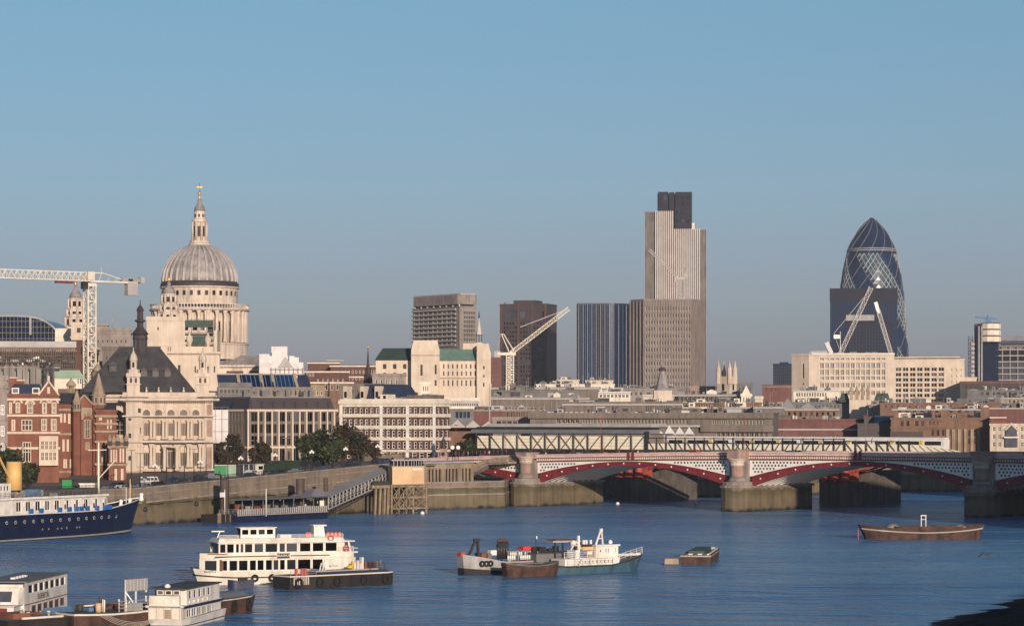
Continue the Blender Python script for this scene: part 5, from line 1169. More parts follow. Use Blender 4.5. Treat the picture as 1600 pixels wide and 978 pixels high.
# ================= roofscape behind the bridges =================
random.seed(21)
DW=dict(fr='mid_grey',gl='glass',fw=.08,nx=2); LW=dict(fr='warm_white',gl='glass',fw=.08,nx=2)
def clutter(S,n,h=None):
    n=n*3
    for i in range(n):
        mt=random.choice(['light_roof','mid_grey','roof_grey','warm_white','dark_roof','brown_concrete']); x=random.uniform(2,S.L-2); w_=random.uniform(1,4.5)
        y=random.uniform(1.2,S.D*.6); hh=random.uniform(.5,2.2); m=MB(mt); k=random.random(); zz=(h or S.h)+.12; d=random.uniform(1,3)
        if k<.55: m.cb(x,y,zz,w_,d,hh); m.use('dark_metal').box(x-w_*.3,x+w_*.2,y-d/2-.03,y-d/2-.005,zz+hh*.3,zz+hh*.75)
        elif k<.75: m.box(x-w_/2,x+w_/2,y-d/2,y+d/2,zz,zz+hh*.6); m.gable(x-w_/2,x+w_/2,y-d/2,y+d/2,zz+hh*.6,zz+hh,'x' if k<.65 else 'y',.1)
        elif k<.9: m.cyl(x,y,zz,zz+hh*1.3,.35,.3,8); m.cyl(x+1,y,zz,zz+hh,.3,.3,8)
        else:
            for q in range(4): m.cb(x+q*.5,y,zz,.35,.5,1.2+hh*.4)
        m.build('roof_unit',S.T)
    for i in range(n//3): MB('grey_paint').cyl(random.uniform(1,S.L-1),random.uniform(1,5),S.h,S.h+random.uniform(2,5),.07,n=5).build('aerial',S.T)
rows=[ # label, a,b,Y,top,wall,groups,win,bands,clutter
('long brown concrete terrace block topmost under the dark brown tower',700,935,1120,606,'brown_concrete',[(703,735,5,.4,612,616,1,1),(770,790,2,.7,608,618,1,1)],DW,(607,),6),
('flat roofed block with pink and grey cladding panels',770,905,1060,611,'mid_grey',[(775,785,1,.8,612,618,1,1),(795,815,1,.8,612,620,1,1)],DW,(),5),
('grey concrete range with pale glazed strip over the station roof',742,920,1000,622,'brown_concrete',[(768,838,14,.88,635,641,1,.95),(842,855,2,.6,635,641,1,.9),(868,884,3,.7,633,642,1,.9)],LW,(623,),4),
('white roofed low block under the blue glass tower',838,960,1350,601,'warm_white',[(888,940,10,.4,604,609,1,.9)],LW,(),5),
('cream attic block with a flat top left of the blue glass tower',870,905,1450,594,'cream_stone',[],LW,(),1),
('cream parapet building below the blue glass tower',915,958,1420,595,'cream_stone',[(918,955,8,.4,599,606,1,.9)],LW,(),3),
('pale block with a line of square dark windows and a barrel roof',880,985,1200,613,'warm_white',[(883,983,17,.6,616,621,1,.9)],LW,(614,),6),
('low grey shed row crowded with roof plant right of the pale block',950,1060,1250,608,'grey_stone',[(960,1050,12,.4,612,618,1,.8)],DW,(),9),
('stone building with balustrade below the dark lead spire',1005,1052,1150,618,'cream_stone',[(1008,1050,8,.4,624,632,1,.8)],LW,(619,),2),
('green glazed round ended office below the four pinnacled tower',1054,1175,1080,617,'glass_teal',[(1060,1172,17,.7,620,626,1,.9)],LW,(618,628),5),
('brick and green glass terrace stepping below the green glazed office',1062,1190,1020,630,'brown_brick',[(1066,1155,11,.5,630,635,1,.9)],LW,(637,),4),
('teal glass strip building over the concrete parapet',1062,1178,960,637,'glass_teal',[(1065,1175,19,.75,639,646,1,.95)],LW,(637,),3),
('dark glass link with a bright lobby beside the brown warehouse',1178,1226,950,636,'mid_grey',[(1211,1221,2,.8,640,650,1,.95)],dict(fr='mid_grey',gl='glass_pale',fw=.1),(637,),2),
('brown warehouse with square windows and grey pitched roofs',1225,1310,980,640,'brown_brick',[(1229,1307,9,.5,643,651,1,.95)],dict(fr='brown_brick',gl='glass',fw=.1),(640,),0),
('low cream office with a window band before the long cream office',1240,1311,1180,611,'warm_white',[(1243,1292,12,.65,613,620,1,.9)],LW,(611,),3),
('dark cluttered roof range below the low cream office',1238,1328,1130,629,'mid_grey',[(1242,1325,14,.4,632,637,1,.8)],DW,(),7),
('grey flat roofs between the pinnacled church and the brown warehouses',1358,1402,1100,633,'grey_stone',[(1361,1399,8,.45,636,641,1,.9)],DW,(),5),
('plain red brick wall building behind the railway bridge',1205,1375,900,656,'mauve_brick',[(1266,1275,2,.4,680,684,1,.9),(1297,1308,2,.4,680,684,1,.9)],LW,(671,),3),
('black glass and brick hall beside the brown apartments',1350,1396,890,652,'dark_granite',[],DW,(),0),
]
SS={}
for lab,a,b,Y,top,wl,gr,wn,bn,cl in rows:
    S=bld('city_building',lab,'building',a,Y,b,None,top,wl,g=11,D=18,front=gr,win=wn,bands=bn,par=.35,roof='roof_grey',bandmat='light_roof',capmat='grey_concrete' if wl in('brown_concrete','glass_teal') else None,group='buildings crowded behind the bridges'); clutter(S,cl); SS[a]=S
# big terraced concrete block right behind the railway bridge
S=bld('concrete_terrace_block','long brown concrete terraced block with deep parapets behind the railway bridge','building',828,850,1207,838,646,'brown_concrete',g=10,D=30,
  front=[(868,905,5,.75,655,661,1,1),(909,930,5,.8,655,661,1,1),(932,1010,16,.75,655,661,1,1),(1011,1075,12,.7,655,662,1,1),(1112,1140,8,.7,656,663,1,1),(1143,1195,10,.5,656,663,1,1),(1118,1200,11,.7,675,683,1,1)],win=LW,roof='roof_grey',par=.3,rev=.6)
MB('brown_concrete').box(-.4,S.L+.4,-1.2,-.003,S.z(653.5),S.z(645)).build('parapet',S.T); MB('light_roof').box(S.u(828),S.u(1095),-1.4,-.003,S.z(667),S.z(664)).build('walkway',S.T); MB('brown_concrete').box(S.u(1095),S.L+.4,-1.6,-.003,S.z(674.5),S.z(664.5)).build('parapet',S.T)
clutter(S,10)
S=bld('concrete_upper_terrace','upper set-back storey of the brown concrete terrace with vertical slats','building',880,905,1066,None,631,'brown_concrete',g=10,D=20,front=[(924,948,9,.5,633,643,1,1),(1008,1050,12,.5,633,643,1,1),(955,965,2,.7,635,642,1,1)],win=DW,roof='light_roof',bands=(632,),bandmat='light_roof'); clutter(S,8)
for i in range(22): MB('white_paint').cb(S.L*(i+.5)/22,-.9,S.z(645.5),1.1,.4,.35).build('roof_lamp',S.T)
S=bld('brick_hall','dark red brick hall with a brown glazed end over the station roof','building',738,890,826,None,641,'mauve_brick',g=10,D=24,front=[(790,802,2,.7,643,652,1,1),(806,824,5,.85,643,652,1,1)],win=dict(fr='tan_stone',gl='glass_warm',fw=.1),capmat='grey_concrete',par=.3); clutter(S,3)
bld('lower_terrace','low pale terrace with dark openings directly over the station canopy','building',770,860,830,None,655,'grey_concrete',g=10,D=10,front=[(775,826,6,.8,657,663,1,.8)],win=DW)
bld('cinema_block','dark shed with white trimmed roofs right of the riverside hotel','building',700,870,740,None,637,'mid_grey',g=10,D=18,front=[(711,735,4,.8,643,653,1,1)],win=dict(fr='dark_metal',gl='glass_blue',fw=.1),capmat='warm_white',par=.5)
bld('windowed_attic','long white attic with a strip of small windows above the dark shed','building',690,900,748,None,625,'light_roof',g=10,D=18,front=[(703,747,13,.5,630,634,1,1)],win=DW,capmat='warm_white')
S=bld('north_bank_block','grey slab with tilted roof lights behind the riverside hotel','building',700,980,760,None,613,'grey_stone',g=10,D=20,front=[(723,738,2,.6,617,621,1,1)],win=DW); m=MB('light_roof').frust(S.u(702),S.u(722),-2,8,S.z(622),S.z(616),1); m.build('roof_light',S.T)
# dark lead spire, four-pinnacled tower, stone porch with pinnacles, white gable
Y=1080; T=thing('church_spire','dark curved lead spire on a stone base below the concrete tower','spire',(wx(1035,Y),Y,9)); z=lambda y:wz(y,Y)-9
m=MB('cream_stone').box(-3.6,3.6,-3.6,3.6,0,z(610)); m.use('lead').lathe([(3.4,z(610)),(2.9,z(606)),(2.2,z(597)),(1.5,z(588)),(1.1,z(582)),(1.1,z(580)),(1.5,z(579)),(1.5,z(576)),(.5,z(575)),(.35,z(570)),(.1,z(560))],8,sm=False); m.build('steeple',T); MB('dark_lead').lathe([(1.6,z(579)),(1.6,z(576)),(.6,z(574))],8,sm=False).build('spire_gallery',T)
Y=1130; T=thing('church_tower','pale stone church tower with four tall pinnacles','church tower',(wx(1135.5,Y),Y,9)); z=lambda y:wz(y,Y)-9; k=Y/F
sq=lambda f:[(a_*k*f,b_*k*f) for a_,b_ in((-15.5,0),(3.5,-15),(15.5,0),(-3.5,15))]
m=MB('pale_stone').prism(sq(1),0,z(588)); m.build('tower_body',T)
for a,b in((-13,0),(3.5,-12.5),(13,0),(-3.5,12.5)):
    m=MB('pale_stone').lathe([(4.0*k,z(600)),(3.8*k,z(576)),(2.6*k,z(574)),(.3*k,z(563))],8,a*k,b*k,sm=False); m.build('pinnacle',T)
for x,a_ in((-6,atan2(-15,19)),(9.5,atan2(15,12))): m=MB('black').at(x*k,-7.5*k,a_).box(-.6,.6,-.12,.3,z(614),z(600)); m.t=None; m.build('belfry_opening',T)
MB('pale_stone').prism(sq(1.04),z(593),z(591)).build('string_course',T)
bld('church_nave','tan church nave roofline left of the four pinnacled tower','church',1078,1150,1119,None,606,'pink_granite',g=10,D=14,front=[(1082,1116,6,.3,610,616,1,.8)],win=DW,roof='dark_roof')
bld('dark_flat_block','black roofed flat block behind the white gabled house','building',1151,1250,1176,None,600,'mid_grey',g=10,D=16,front=[(1153,1174,4,.5,604,612,1,.8)],win=DW,roof='dark_roof')
S=bld('gabled_house','narrow white gabled house right of the four pinnacled tower','house',1158,1070,1174,None,618,'warm_white',g=10,D=10,front=[(1160,1172,3,.5,620,632,1,.9)],win=dict(fr='white_paint',gl='glass',fw=.1)); m=MB('warm_white').gable(0,S.L,-.1,9,S.h,S.z(602),'y'); m.build('gable',S.T)
bld('round_house','small cream rotunda roofed house amid the roofs right of the white gable','house',1180,1060,1192,None,622,'cream_stone',g=10,D=8)
Y=1120; S=Site(1327,Y,1359,None,9); T=S.root('pinnacled_church','small pale stone church top with four thick pinnacles before the cream office','church tower')
MB('cream_stone').box(0,S.L,0,8,-2,S.z(625)).build('tower_body',T)
for i in range(4):
    x=S.L*(.1+.27*i); m=MB('tan_stone').box(x-.7,x+.7,.2,1.6,S.z(625),S.z(612)); m.lathe([(.9,S.z(612)),(.6,S.z(608)),(.1,S.z(602))],6,x,.9,sm=False); m.build('pinnacle',T)
MB('dark_copper').frust(S.u(1365),S.u(1392),4,14,S.z(628),S.z(614),1.2).build('green_roof',T); MB('dark_copper').frust(S.u(1310),S.u(1328),4,14,S.z(628),S.z(614),1.2).build('green_roof',T)
S=Site(1225,985,1310,None,11); m=MB('roof_grey')
for a,b,t in((1215,1246,622),(1246,1278,628),(1278,1300,634)): m.gable(S.u(a),S.u(b),2,20,S.z(641),S.z(t),'y')
tag(m.build('pitched_roof',loc=(S.A.x,S.A.y,11),rz=S.ang),'grey pitched roofs above the brown warehouse windows','roof')
# right hand roofs
bld('roof_range','dark roofed range of low buildings left of the right hand towers','building',1500,1300,1600,None,598,'dark_roof',g=11,D=24,front=[(1505,1590,11,.5,602,608,1,.6)],win=DW,capmat='mauve_brick',group='buildings crowded behind the bridges')
rows2=[('grey range with pale roof blocks right of the cream slab',1512,1650,1250,610,'mid_grey',[(1530,1600,8,.5,612,618,1,.8)],DW,()),
('tan terrace beneath the dark roofed range at the right edge',1545,1680,1180,622,'tan_stone',[(1575,1600,4,.5,624,632,1,.8)],DW,(622,)),
('brown brick warehouse range with blind upper wall',1375,1620,1080,630,'brown_brick',[(1380,1500,13,.3,633,637,1,.8)],DW,()),
('brown roof terrace with small skylights above the apartments',1395,1560,1020,640,'brown_brick',[(1400,1540,12,.4,641,645,1,.9)],DW,(640,)),
('dark purple long roof at the right edge',1545,1700,980,638,'mauve_brick',[],DW,(638,))]
for lab,a,b,Y,top,wl,gr,wn,bn in rows2: S=bld('city_building',lab,'building',a,Y,b,None,top,wl,g=11,D=20,front=gr,win=wn,bands=bn,bandmat='light_roof',roof='roof_grey',par=.3,group='buildings crowded behind the bridges'); clutter(S,7)
for a,b,Y,t0,t1 in((1422,1452,1200,634,622),(1452,1496,1210,636,627),(1495,1545,1160,636,622)):
    S=Site(a,Y,b,None,11); m=MB('roof_grey').gable(0,S.L,0,14,S.z(t0),S.z(t1)); m.use('brown_brick').box(0.1,S.L-.1,.5,13,-2,S.z(t0)+.01)
    tag(m.build('slate_roof_house',loc=(S.A.x,S.A.y,11),rz=S.ang),{1422:'grey gabled roof below the left end of the cream slab grid',1452:'grey gabled roof below the plain end of the cream slab',1495:'broad grey gabled roof at the foot of the small cream annexe'}[a],'house')
# brown riverside apartments
S=bld('brown_apartments','brown brick riverside apartments with stepped gables and dark windows','apartments',1392,875,1546,None,654,'brown_brick',g=9,D=22,
  front=[(1405,1423,2,.55,657,666,1,1),(1428,1446,2,.6,657,666,1,1),(1450,1468,3,.45,657,664,1,1),(1453,1478,3,.5,671,681,1,1),(1453,1478,3,.5,685,694,1,1),(1481,1500,3,.35,671,681,1,1),(1501,1518,2,.35,671,695,2,.8),(1519,1540,3,.45,671,695,2,.8)],win=dict(fr='brown_brick',gl='glass',nx=2,fw=.1),par=.4,bands=(668,))
for a,b,t in((1470,1484,640),(1497,1508,645),(1532,1546,636)): MB('brown_brick').box(S.u(a),S.u(b),-.3,9,S.z(660),S.z(t)).build('stair_gable',S.T)
for px in(1481,1490,1499,1508,1519,1529): MB('tan_stone').box(S.u(px)-.5,S.u(px)+.5,-.5,-.003,-1,S.z(670)).build('pier',S.T)
m=MB('blue_slate').gable(S.u(1430),S.u(1455),2,12,S.h,S.z(645)); m.build('roof',S.T); clutter(S,8)
MB('dark_granite').box(S.u(1392),S.u(1442),-6,-.1,-1,S.z(674)).build('dark_annexe',S.T)
S=bld('glass_hall','dark round topped glass hall left of the brown apartments','building',1340,885,1396,None,662,'dark_granite',g=9,D=20,par=.2)
m=MB('glass_blue').at(0,0,0); n=8
for i in range(n):
    a,b=pi/2*i/n,pi/2*(i+1)/n; r=S.z(649)-S.z(662)
    m.poly((S.u(1366),6-6*sin(pi/2-a),S.h+r*sin(a)),(S.L,6-6*sin(pi/2-a),S.h+r*sin(a)),(S.L,6-6*sin(pi/2-b),S.h+r*sin(b)),(S.u(1366),6-6*sin(pi/2-b),S.h+r*sin(b)))
m.poly((S.L,0,S.h),(S.L,12,S.h),(S.L,6,S.h+r)); m.build('curved_glass_roof',S.T)
S=bld('white_gabled_flats','pale pink flats with a glazed gable at the right edge','apartments',1547,860,1640,None,663,'pale_stone',g=9,D=20,
  front=[(1549,1566,2,.55,664,700,3,.6),(1583,1620,4,.5,664,700,3,.6)],win=dict(fr='warm_white',gl='glass',nx=2,nz=2,fw=.12),par=.3)
m=MB('cream_stone').gable(S.u(1569),S.u(1592),-.8,2,S.z(672),S.z(660),'y'); m.build('gable',S.T)
m=MB('glass'); m.box(S.u(1572),S.u(1589),-.95,-.85,S.z(681),S.z(672)); m.poly((S.u(1572),-.9,S.z(672)),(S.u(1589),-.9,S.z(672)),(S.u(1580.5),-.9,S.z(664))); m.box(S.u(1571),S.u(1590),-.95,-.3,S.z(698),S.z(684)); m.build('glazed_bay',S.T); MB('white_paint').box(S.u(1569),S.u(1592),-1.6,-.3,S.z(684),S.z(682)).build('balcony',S.T)
MB('red_brick').box(S.u(1548),S.u(1574),4,12,S.h,S.z(653)).build('roof_room',S.T); MB('white_paint').box(S.u(1546),S.u(1572),3.5,12.5,S.z(653),S.z(651.5)).build('roof_edge',S.T)
# white tent roofs behind the railway bridge
for i,(a,b,t) in enumerate(((1015,1038,668),(1038,1055,665),(1055,1070,667),(1070,1085,667))):
    Y=800; T=thing('tent_canopy','white peaked tent canopy on the walkway behind the railway bridge','canopy',(wx((a+b)/2,Y),Y,wz(684,Y)),0,'row of white peaked tent canopies'); w_=(b-a)/2*Y/F; h1=wz(678,Y)-wz(684,Y); h2=wz(t,Y)-wz(684,Y)
    T['label']=['leftmost and widest white tent canopy behind the railway bridge','tallest white tent canopy, second from the left','white tent canopy, third from the left','rightmost small white tent canopy behind the railway bridge'][i]
    m=MB('white_paint'); m.frust(-w_,w_,0,6,h1,h2,w_*.96,2.9); m.build('canopy',T)
    m=MB('grey_paint'); 
    for x in(-w_+.1,w_-.1): m.bar((x,.2,-1),(x,.2,h1),.15)
    m.build('pole',T)
# tall thin flagpole mast in front of the concrete block
m=MB('light_roof').cyl(0,0,0,wz(600,760)-9,.22,.12); tag(m.build('mast',loc=(wx(765,760),760,9)),'tall thin pale mast beside the left end of the station','mast')
# ================= boats =================
def hull(T,L,B,sh,zd,bands,n=20,rake=0,srake=0,flare=.9,deck='wood_deck',name='hull',deckdrop=.0,zb=-.5):
    m=MB(); NB=len(bands)
    def st(t,f,s):
        z=zb+(zd(t)-zb)*f; b=B/2*sh(t)*(flare+(1-flare)*f); x=L*t+(rake*max(0,f-.25)*max(0,(t-.6)/.4)**2)-(srake*max(0,f-.25)*max(0,(.4-t)/.4)**2)
        return m.p(x,B/2-s*b,z)
    for f0,f1,mt in bands:
        m.use(mt)
        for s in(1,-1):
            g=[[st(i/n,f0+(f1-f0)*j/2,s) for j in range(3)] for i in range(n+1)]
            for i in range(n):
                for j in range(2):
                    q=(g[i][j],g[i+1][j],g[i+1][j+1],g[i][j+1]); m.face(q if s==1 else q[::-1],True)
        for t,fl in((0,1),(1,0)):
            a=[st(t,f0,1),st(t,f1,1),st(t,f1,-1),st(t,f0,-1)]; m.face(a if fl else a[::-1])
    m.use(deck); f=1-deckdrop/2.0
    g=[(st(i/n,f,1),st(i/n,f,-1)) for i in range(n+1)]
    for a,b in zip(g,g[1:]): m.face((a[0],b[0],b[1],a[1]))
    return m.build(name,T)
def rail(T,pts,h=1.0,w=.05,mat='white_paint',n=10,rows=3,name='railing'):
    m=MB(mat)
    for (a,b) in zip(pts,pts[1:]):
        A,B_=Vector(a),Vector(b); k=max(1,int((B_-A).length/1.3))
        for r in range(rows): z=Vector((0,0,h*(r+1)/rows)); m.bar(A+z,B_+z,w)
        for i in range(k+1): p=A+(B_-A)*i/k; m.bar(p,p+Vector((0,0,h)),w)
    return m.build(name,T)
tyre=MB('tyre'); 
for i in range(12):
    a,b=2*pi*i/12,2*pi*(i+1)/12; tyre.bar((.38*cos(a),0,.38*sin(a)),(.38*cos(b),0,.38*sin(b)),.24,.26)
tyre=tyre.mesh('tyre')
def wall(T,name,mat,x0,x1,y,z0,z1,holes,depth=.12,style=None,side=0,D=0,H_=None,wn='window'):
    m=MB(mat); sheet(m,x0,y,0,x1-x0,z0,z1,[(a-x0,b-x0,c,d) for a,b,c,d in holes],depth); m.build(name,T)
    putwins(T,x0,y,0,[(a-x0,b-x0,c,d) for a,b,c,d in holes],300,depth,style,name=wn)
pointy=lambda p=.35,s=.12:(lambda t: min(1,(max(0,1-t)/p)**.6 if t>1-p else 1)*(1 if t>s else .75+.25*t/s))
# --- navy hulled ship at the left
S=Site(-78,459,234,512,0); T=S.root('moored_ship','navy blue moored ship with white deckhouse and buff funnel by the embankment','ship'); L=S.L; Z=S.z
U=S.u
hull(T,L,8.5,lambda t:min(1,((1-t)/.36)**.55 if t>.64 else 1),lambda t:4.85+1.9*max(0,(t-.72)/.28)**1.6,[(0,.12,'black'),(.12,.17,'grey_paint'),(.17,.97,'navy_hull'),(.97,1,'white_paint')],n=36,rake=4.2,flare=.72,deck='wood_deck',deckdrop=.25)
x1=U(172); hs=[]
for px in range(32,170,15): hs.append((U(px),U(px)+1.5,5.2,7.05)); 
for px in (36,52,67,84,101,116,130,146,161): hs+=[(U(px+5.5),U(px+5.5)+.5,6.2,6.9)]
wall(T,'deckhouse','boat_white',-1,x1,.9,4.75,7.55,hs,.2,dict(fr='white_paint',gl='glass',nx=2,fw=.12))
m=MB('boat_white'); m.box(-1,x1-.02,1.15,7.4,4.75,7.5); m.poly((x1,.9,4.75),(x1,7.6,4.75),(x1,7.6,7.55),(x1,.9,7.55)); m.use('dark_roof').box(-1.2,x1+.3,.6,7.9,7.55,7.75); m.use('boat_white').box(-1.2,x1+.3,.45,.6,7.4,7.8); m.build('deckhouse_body',T)
rail(T,[(-1,.8,7.8),(x1,.8,7.8)],.9,.05,'mid_grey')
for px in(52,68,97,112,123,131,140,155,171): MB('blue_paint').cb(U(px),.45,4.85,.75 if px<171 else 2.2,.5,.85).build('deck_locker',T)
ph=MB('light_roof').at(0,0,0).cyl(0,0,0,.07,.33,n=10); ph.t=None; ph.use('glass').cyl(0,0,.07,.09,.2,n=8); ph=ph.mesh('porthole')
for i,px in enumerate(range(-2,195,14)): 
    t=U(px)/L; y=.35+ (0 if t<.64 else (1-min(1,((1-t)/.36)**.55))*4.1); inst(ph,'porthole',T,(U(px),y-.1,3.45),rot=(pi/2,0,0))
for px in(70,80,94,100,108,124,128): inst(ph,'porthole',T,(U(px),.55,1.9),rot=(pi/2,0,0),scale=(.5,.5,1))
m=MB('buff_funnel').lathe([(1.45,9),(1.35,14.1)],16,U(22,4),4); m.use('black').lathe([(1.25,14.05),(1.2,14.12)],16,U(22,4),4); m.build('funnel',T)
wall(T,'bridge_house','boat_white',U(-20,2),U(17,2),2,7.7,10.3,[(U(-14+i*5,2),U(-14+i*5,2)+.5,9,9.9) for i in range(6)],.15,dict(fr='white_paint',gl='glass',fw=.05)); MB('boat_white').box(U(-20,2),U(17,2),2.2,7,7.7,10.3).build('bridge_house',T)
MB('boat_white').box(U(-20,2),U(4,2),3,6,10.3,12.2).build('wheelhouse',T)
m=MB('cream_panel'); a=U(154,4); m.cyl(a,4,7.5,17.3,.22,.16); m.bar((a-3.2,4,15.9),(a+2.4,4,15.9),.18); m.bar((a,4,10.5),(a+5.5,4,14),.14); m.build('fore_mast',T)
m=MB('buff_funnel'); m.bar((U(29,4),4,7.7),(U(-10,4),4,17),.25); m.build('derrick',T)
m=MB('orange_panel').cyl(U(217,2),4,5.2,10.3,.2,.1); m.build('bow_mast',T); MB('warm_white').cyl(U(204,2),3,4,8.6,.09).build('bow_post',T)
for a,b in((193,5.2),(207,5.4),(225,6.3)): MB('white_paint').lathe([(.5,0),(.45,.5),(.3,.9),(.45,1.3),(.1,1.6)],8).build('ventilator',T,loc=(U(a,3),3.6,b-.3))
MB('dark_roof').box(U(96,3),U(150,3),2.5,7,7.75,8.9).build('awning',T); m=MB('tarp_blue').cb(U(55,3),3.5,7.75,2.2,2,1.3); m.build('deck_cover',T); m=MB('grey_paint'); [m.cb(U(30+i*9,3),3+(i%3),7.75,1.2,1,.5+.3*(i%3)) for i in range(7)]; m.build('deck_fittings',T,kind='stuff')
for px in(40,60,72,74,99): MB('blue_paint' if px%3 else 'cloth_dark')
# --- white double-deck river boat
S=Site(316,352,556,359,0); T=S.root('river_cruiser','white double decked river boat with long window rows and white funnel','boat'); L=S.L; U=S.u; Z=S.z
B=6.2
hull(T,L,B,lambda t:min(1,(max(0,t+.02)/.22)**.5) if t<.2 else (1 if t<.9 else 1-.25*(t-.9)/.1),lambda t:1.65+.5*max(0,(.25-t)/.25)**1.5,[(0,.2,'black'),(.2,.62,'boat_cream'),(.62,.70,'black'),(.70,1,'boat_cream')],n=30,srake=1.0,flare=.85,deck='wood_deck')
def bowcurve(t): return (1-min(1,(max(0,t+.03)/.22)**.5))*B/2 if t<.2 else 0
def bent_wall(name,mat,px0,px1,z0,z1,groups,yo=.15):
    "side wall following the bow curve in short straight pieces"
    for (a,b,hs) in groups:
        ya,yb=bowcurve(U(a)/L)+yo,bowcurve(U(b)/L)+yo; xa,xb=U(a),U(b); d=hypot(xb-xa,yb-ya); an=atan2(yb-ya,xb-xa)
        h2=[((U(p)-xa)/cos(an),(U(q)-xa)/cos(an),c,e) for p,q,c,e in hs]
        m=MB(mat); sheet(m,xa,ya,an,d,z0,z1,h2,.12); m.build(name,T); putwins(T,xa,ya,an,h2,300,.12,dict(fr='white_paint',gl='glass',nx=1,fw=.03))
lw=lambda l:[(a,b,1.85,3.2) for a,b in l]
bent_wall('lower_saloon','boat_cream',0,0,1.5,3.4,[(317,322,[]),(322,343,lw([(324,341)])),(343,357,lw([(344.5,356)])),(357,556,lw([(359,372),(374,388),(391,401),(403,413),(416,426),(428,436),(438,446),(449,463),(466,486),(489,505),(510,530)]))])
m=MB('dark_brick').box(U(345),L-.6,.6,B-.6,1.7,3.3); m.build('saloon_interior',T)
bent_wall('deck_band','boat_cream',0,0,3.4,4.15,[(317,322,[]),(322,343,[]),(343,357,[]),(357,553,[])],.0)
m=MB('black'); m.box(U(336),U(432),-.06,-.003,3.66,3.78); m.box(U(454),U(515),-.06,-.003,3.66,3.78); m.build('stripe',T,kind='stuff')
MB('wood_deck').prism([(U(318),B*.4),(U(328),B*.2),(U(345),.2),(L-.3,.1),(L-.3,B-.1),(U(345),B-.1),(U(328),B*.8),(U(318),B*.6)],3.98,4.1).build('upper_deck',T)
uw=[(345,354),(356,367),(370,375),(377,382),(384,396),(399,413),(416,435),(438,447),(449,466),(470,487),(490,507),(510,528)]
wall(T,'upper_saloon','boat_cream',U(343),U(538),.5,4.1,5.45,[(U(a),U(b),4.2,5.35) for a,b in uw],.12,dict(fr='white_paint',gl='glass',nx=1,fw=.03))
m=MB('boat_cream').box(U(343),U(538),B-1,B-.6,4.1,5.4); m.use('glass').box(U(345),U(538),1.5,B-1.1,4.1,5.3); m.build('upper_saloon',T)
m=MB('boat_cream'); m.poly((U(538),.5,4.1),(U(540),.5,4.1),(U(540),.5,5.45),(U(538),.5,5.45)); m.bar((U(549),.5,4.1),(U(546),.5,5.4),.25); m.build('stern_frame',T)
m=MB('boat_white').box(U(341),U(555),.1,B-.2,5.45,5.6); m.use('boat_cream').prism([(U(342),.4),(U(540),.4),(U(540),B-.4),(U(342),B-.4)],5.6,6.05,[(U(345),.7),(U(538),.7),(U(538),B-.7),(U(345),B-.7)]); m.build('roof',T)
x0,x1=U(376,2),U(430,2)
wall(T,'wheelhouse','boat_white',x0,x1,2,6.0,7.35,[(x0+.15+i*1.12,x0+1.1+i*1.12,6.45,7.2) for i in range(4)],.1,dict(fr='white_paint',gl='glass',fw=.05)); m=MB('boat_white').box(x0,x1,2.15,4.3,6.0,6.4); m.box(x0-.2,x1+.2,1.8,4.6,7.35,7.45); m.use('glass').box(x0+.05,x1-.05,4.0,4.1,6.4,7.3); m.build('wheelhouse_roof',T)
m=MB('boat_white').prism([(U(489,3),2.4),(U(506,3),2.4),(U(506,3),4),(U(489,3),4)],6.0,7.55,[(U(489,3),2.5),(U(504,3),2.5),(U(504,3),3.9),(U(489,3),3.9)]); m.box(U(487,3),U(508,3),2.2,4.2,7.5,7.65); m.build('funnel',T)
m=MB('boat_white'); m.bar((U(342,2),3,6.0),(U(346,2),3,6.9),.12); m.bar((U(333,2),3,6.95),(U(353,2),3,6.95),.2,.14); m.build('radar',T)
rail(T,[(U(345),.6,6.0),(U(374),.6,6.0)],.5,.05); rail(T,[(U(435),.6,6.05),(U(538),.6,6.05)],.45,.04)
for a in(479,483,500,512,518,524,530): MB('bright_red').cb(U(a,3),3,6.05,.35,.5,.6).build('seat',T)
m=MB('boat_white').cb(U(449),1.2,6.05,1.5,.8,.45); m.build('life_raft',T); rg=MB('bright_red'); rg.v=[]; 
def ring(mat,r=.36):
    m=MB(mat)
    for i in range(10): a,b=2*pi*i/10,2*pi*(i+1)/10; m.bar((r*cos(a),0,r*sin(a)),(r*cos(b),0,r*sin(b)),.14)
    return m.mesh('lifebuoy')
buoy=ring('bright_red'); inst(buoy,'lifebuoy',T,(U(518),.35,5.95)); inst(buoy,'lifebuoy',T,(U(541),-.05,4.6)); 
MB('black').box(U(433),U(452.5),-.12,-.03,3.42,4.05).build('name_board',T); text(T,'name_board_lettering','ERASMUS',.42,(U(442.7),-.125,3.73),(pi/2,0,0),'white_paint')
text(T,'bow_lettering','ERASMUS',.36,(U(331),bowcurve(U(331)/L)-.12,1.72),(pi/2,0,-.40),'black',sx=1.1)
for px,z in((398,.85),(425,.85)): inst(tyre,'tyre_fender',T,(U(px),-.15,z))
rail(T,[(U(530),.2,4.1),(L-.3,.2,4.1)],.7,.05)
m=MB('boat_white').box(L-.9,L+.3,.1,B-.2,3.95,4.15); m.box(L-.9,L+.3,.1,B-.2,4.55,4.62); m.build('stern_deck',T)
# small dark dinghy alongside
S2=Site(358,346,396,347,0); T2=S2.root('dinghy','small dark dinghy lying against the bow of the white river boat','dinghy')
hull(T2,S2.L,1.3,lambda t:min(1,(max(0,t+.05)/.3)**.5),lambda t:.9+.2*abs(t-.5)*2,[(0,1,'navy_hull')],n=10,rake=.2,deck='cloth_dark',deckdrop=.2); MB('cloth_dark').cb(S2.L*.6,.6,.8,1.2,.6,.45).build('cover',T2)
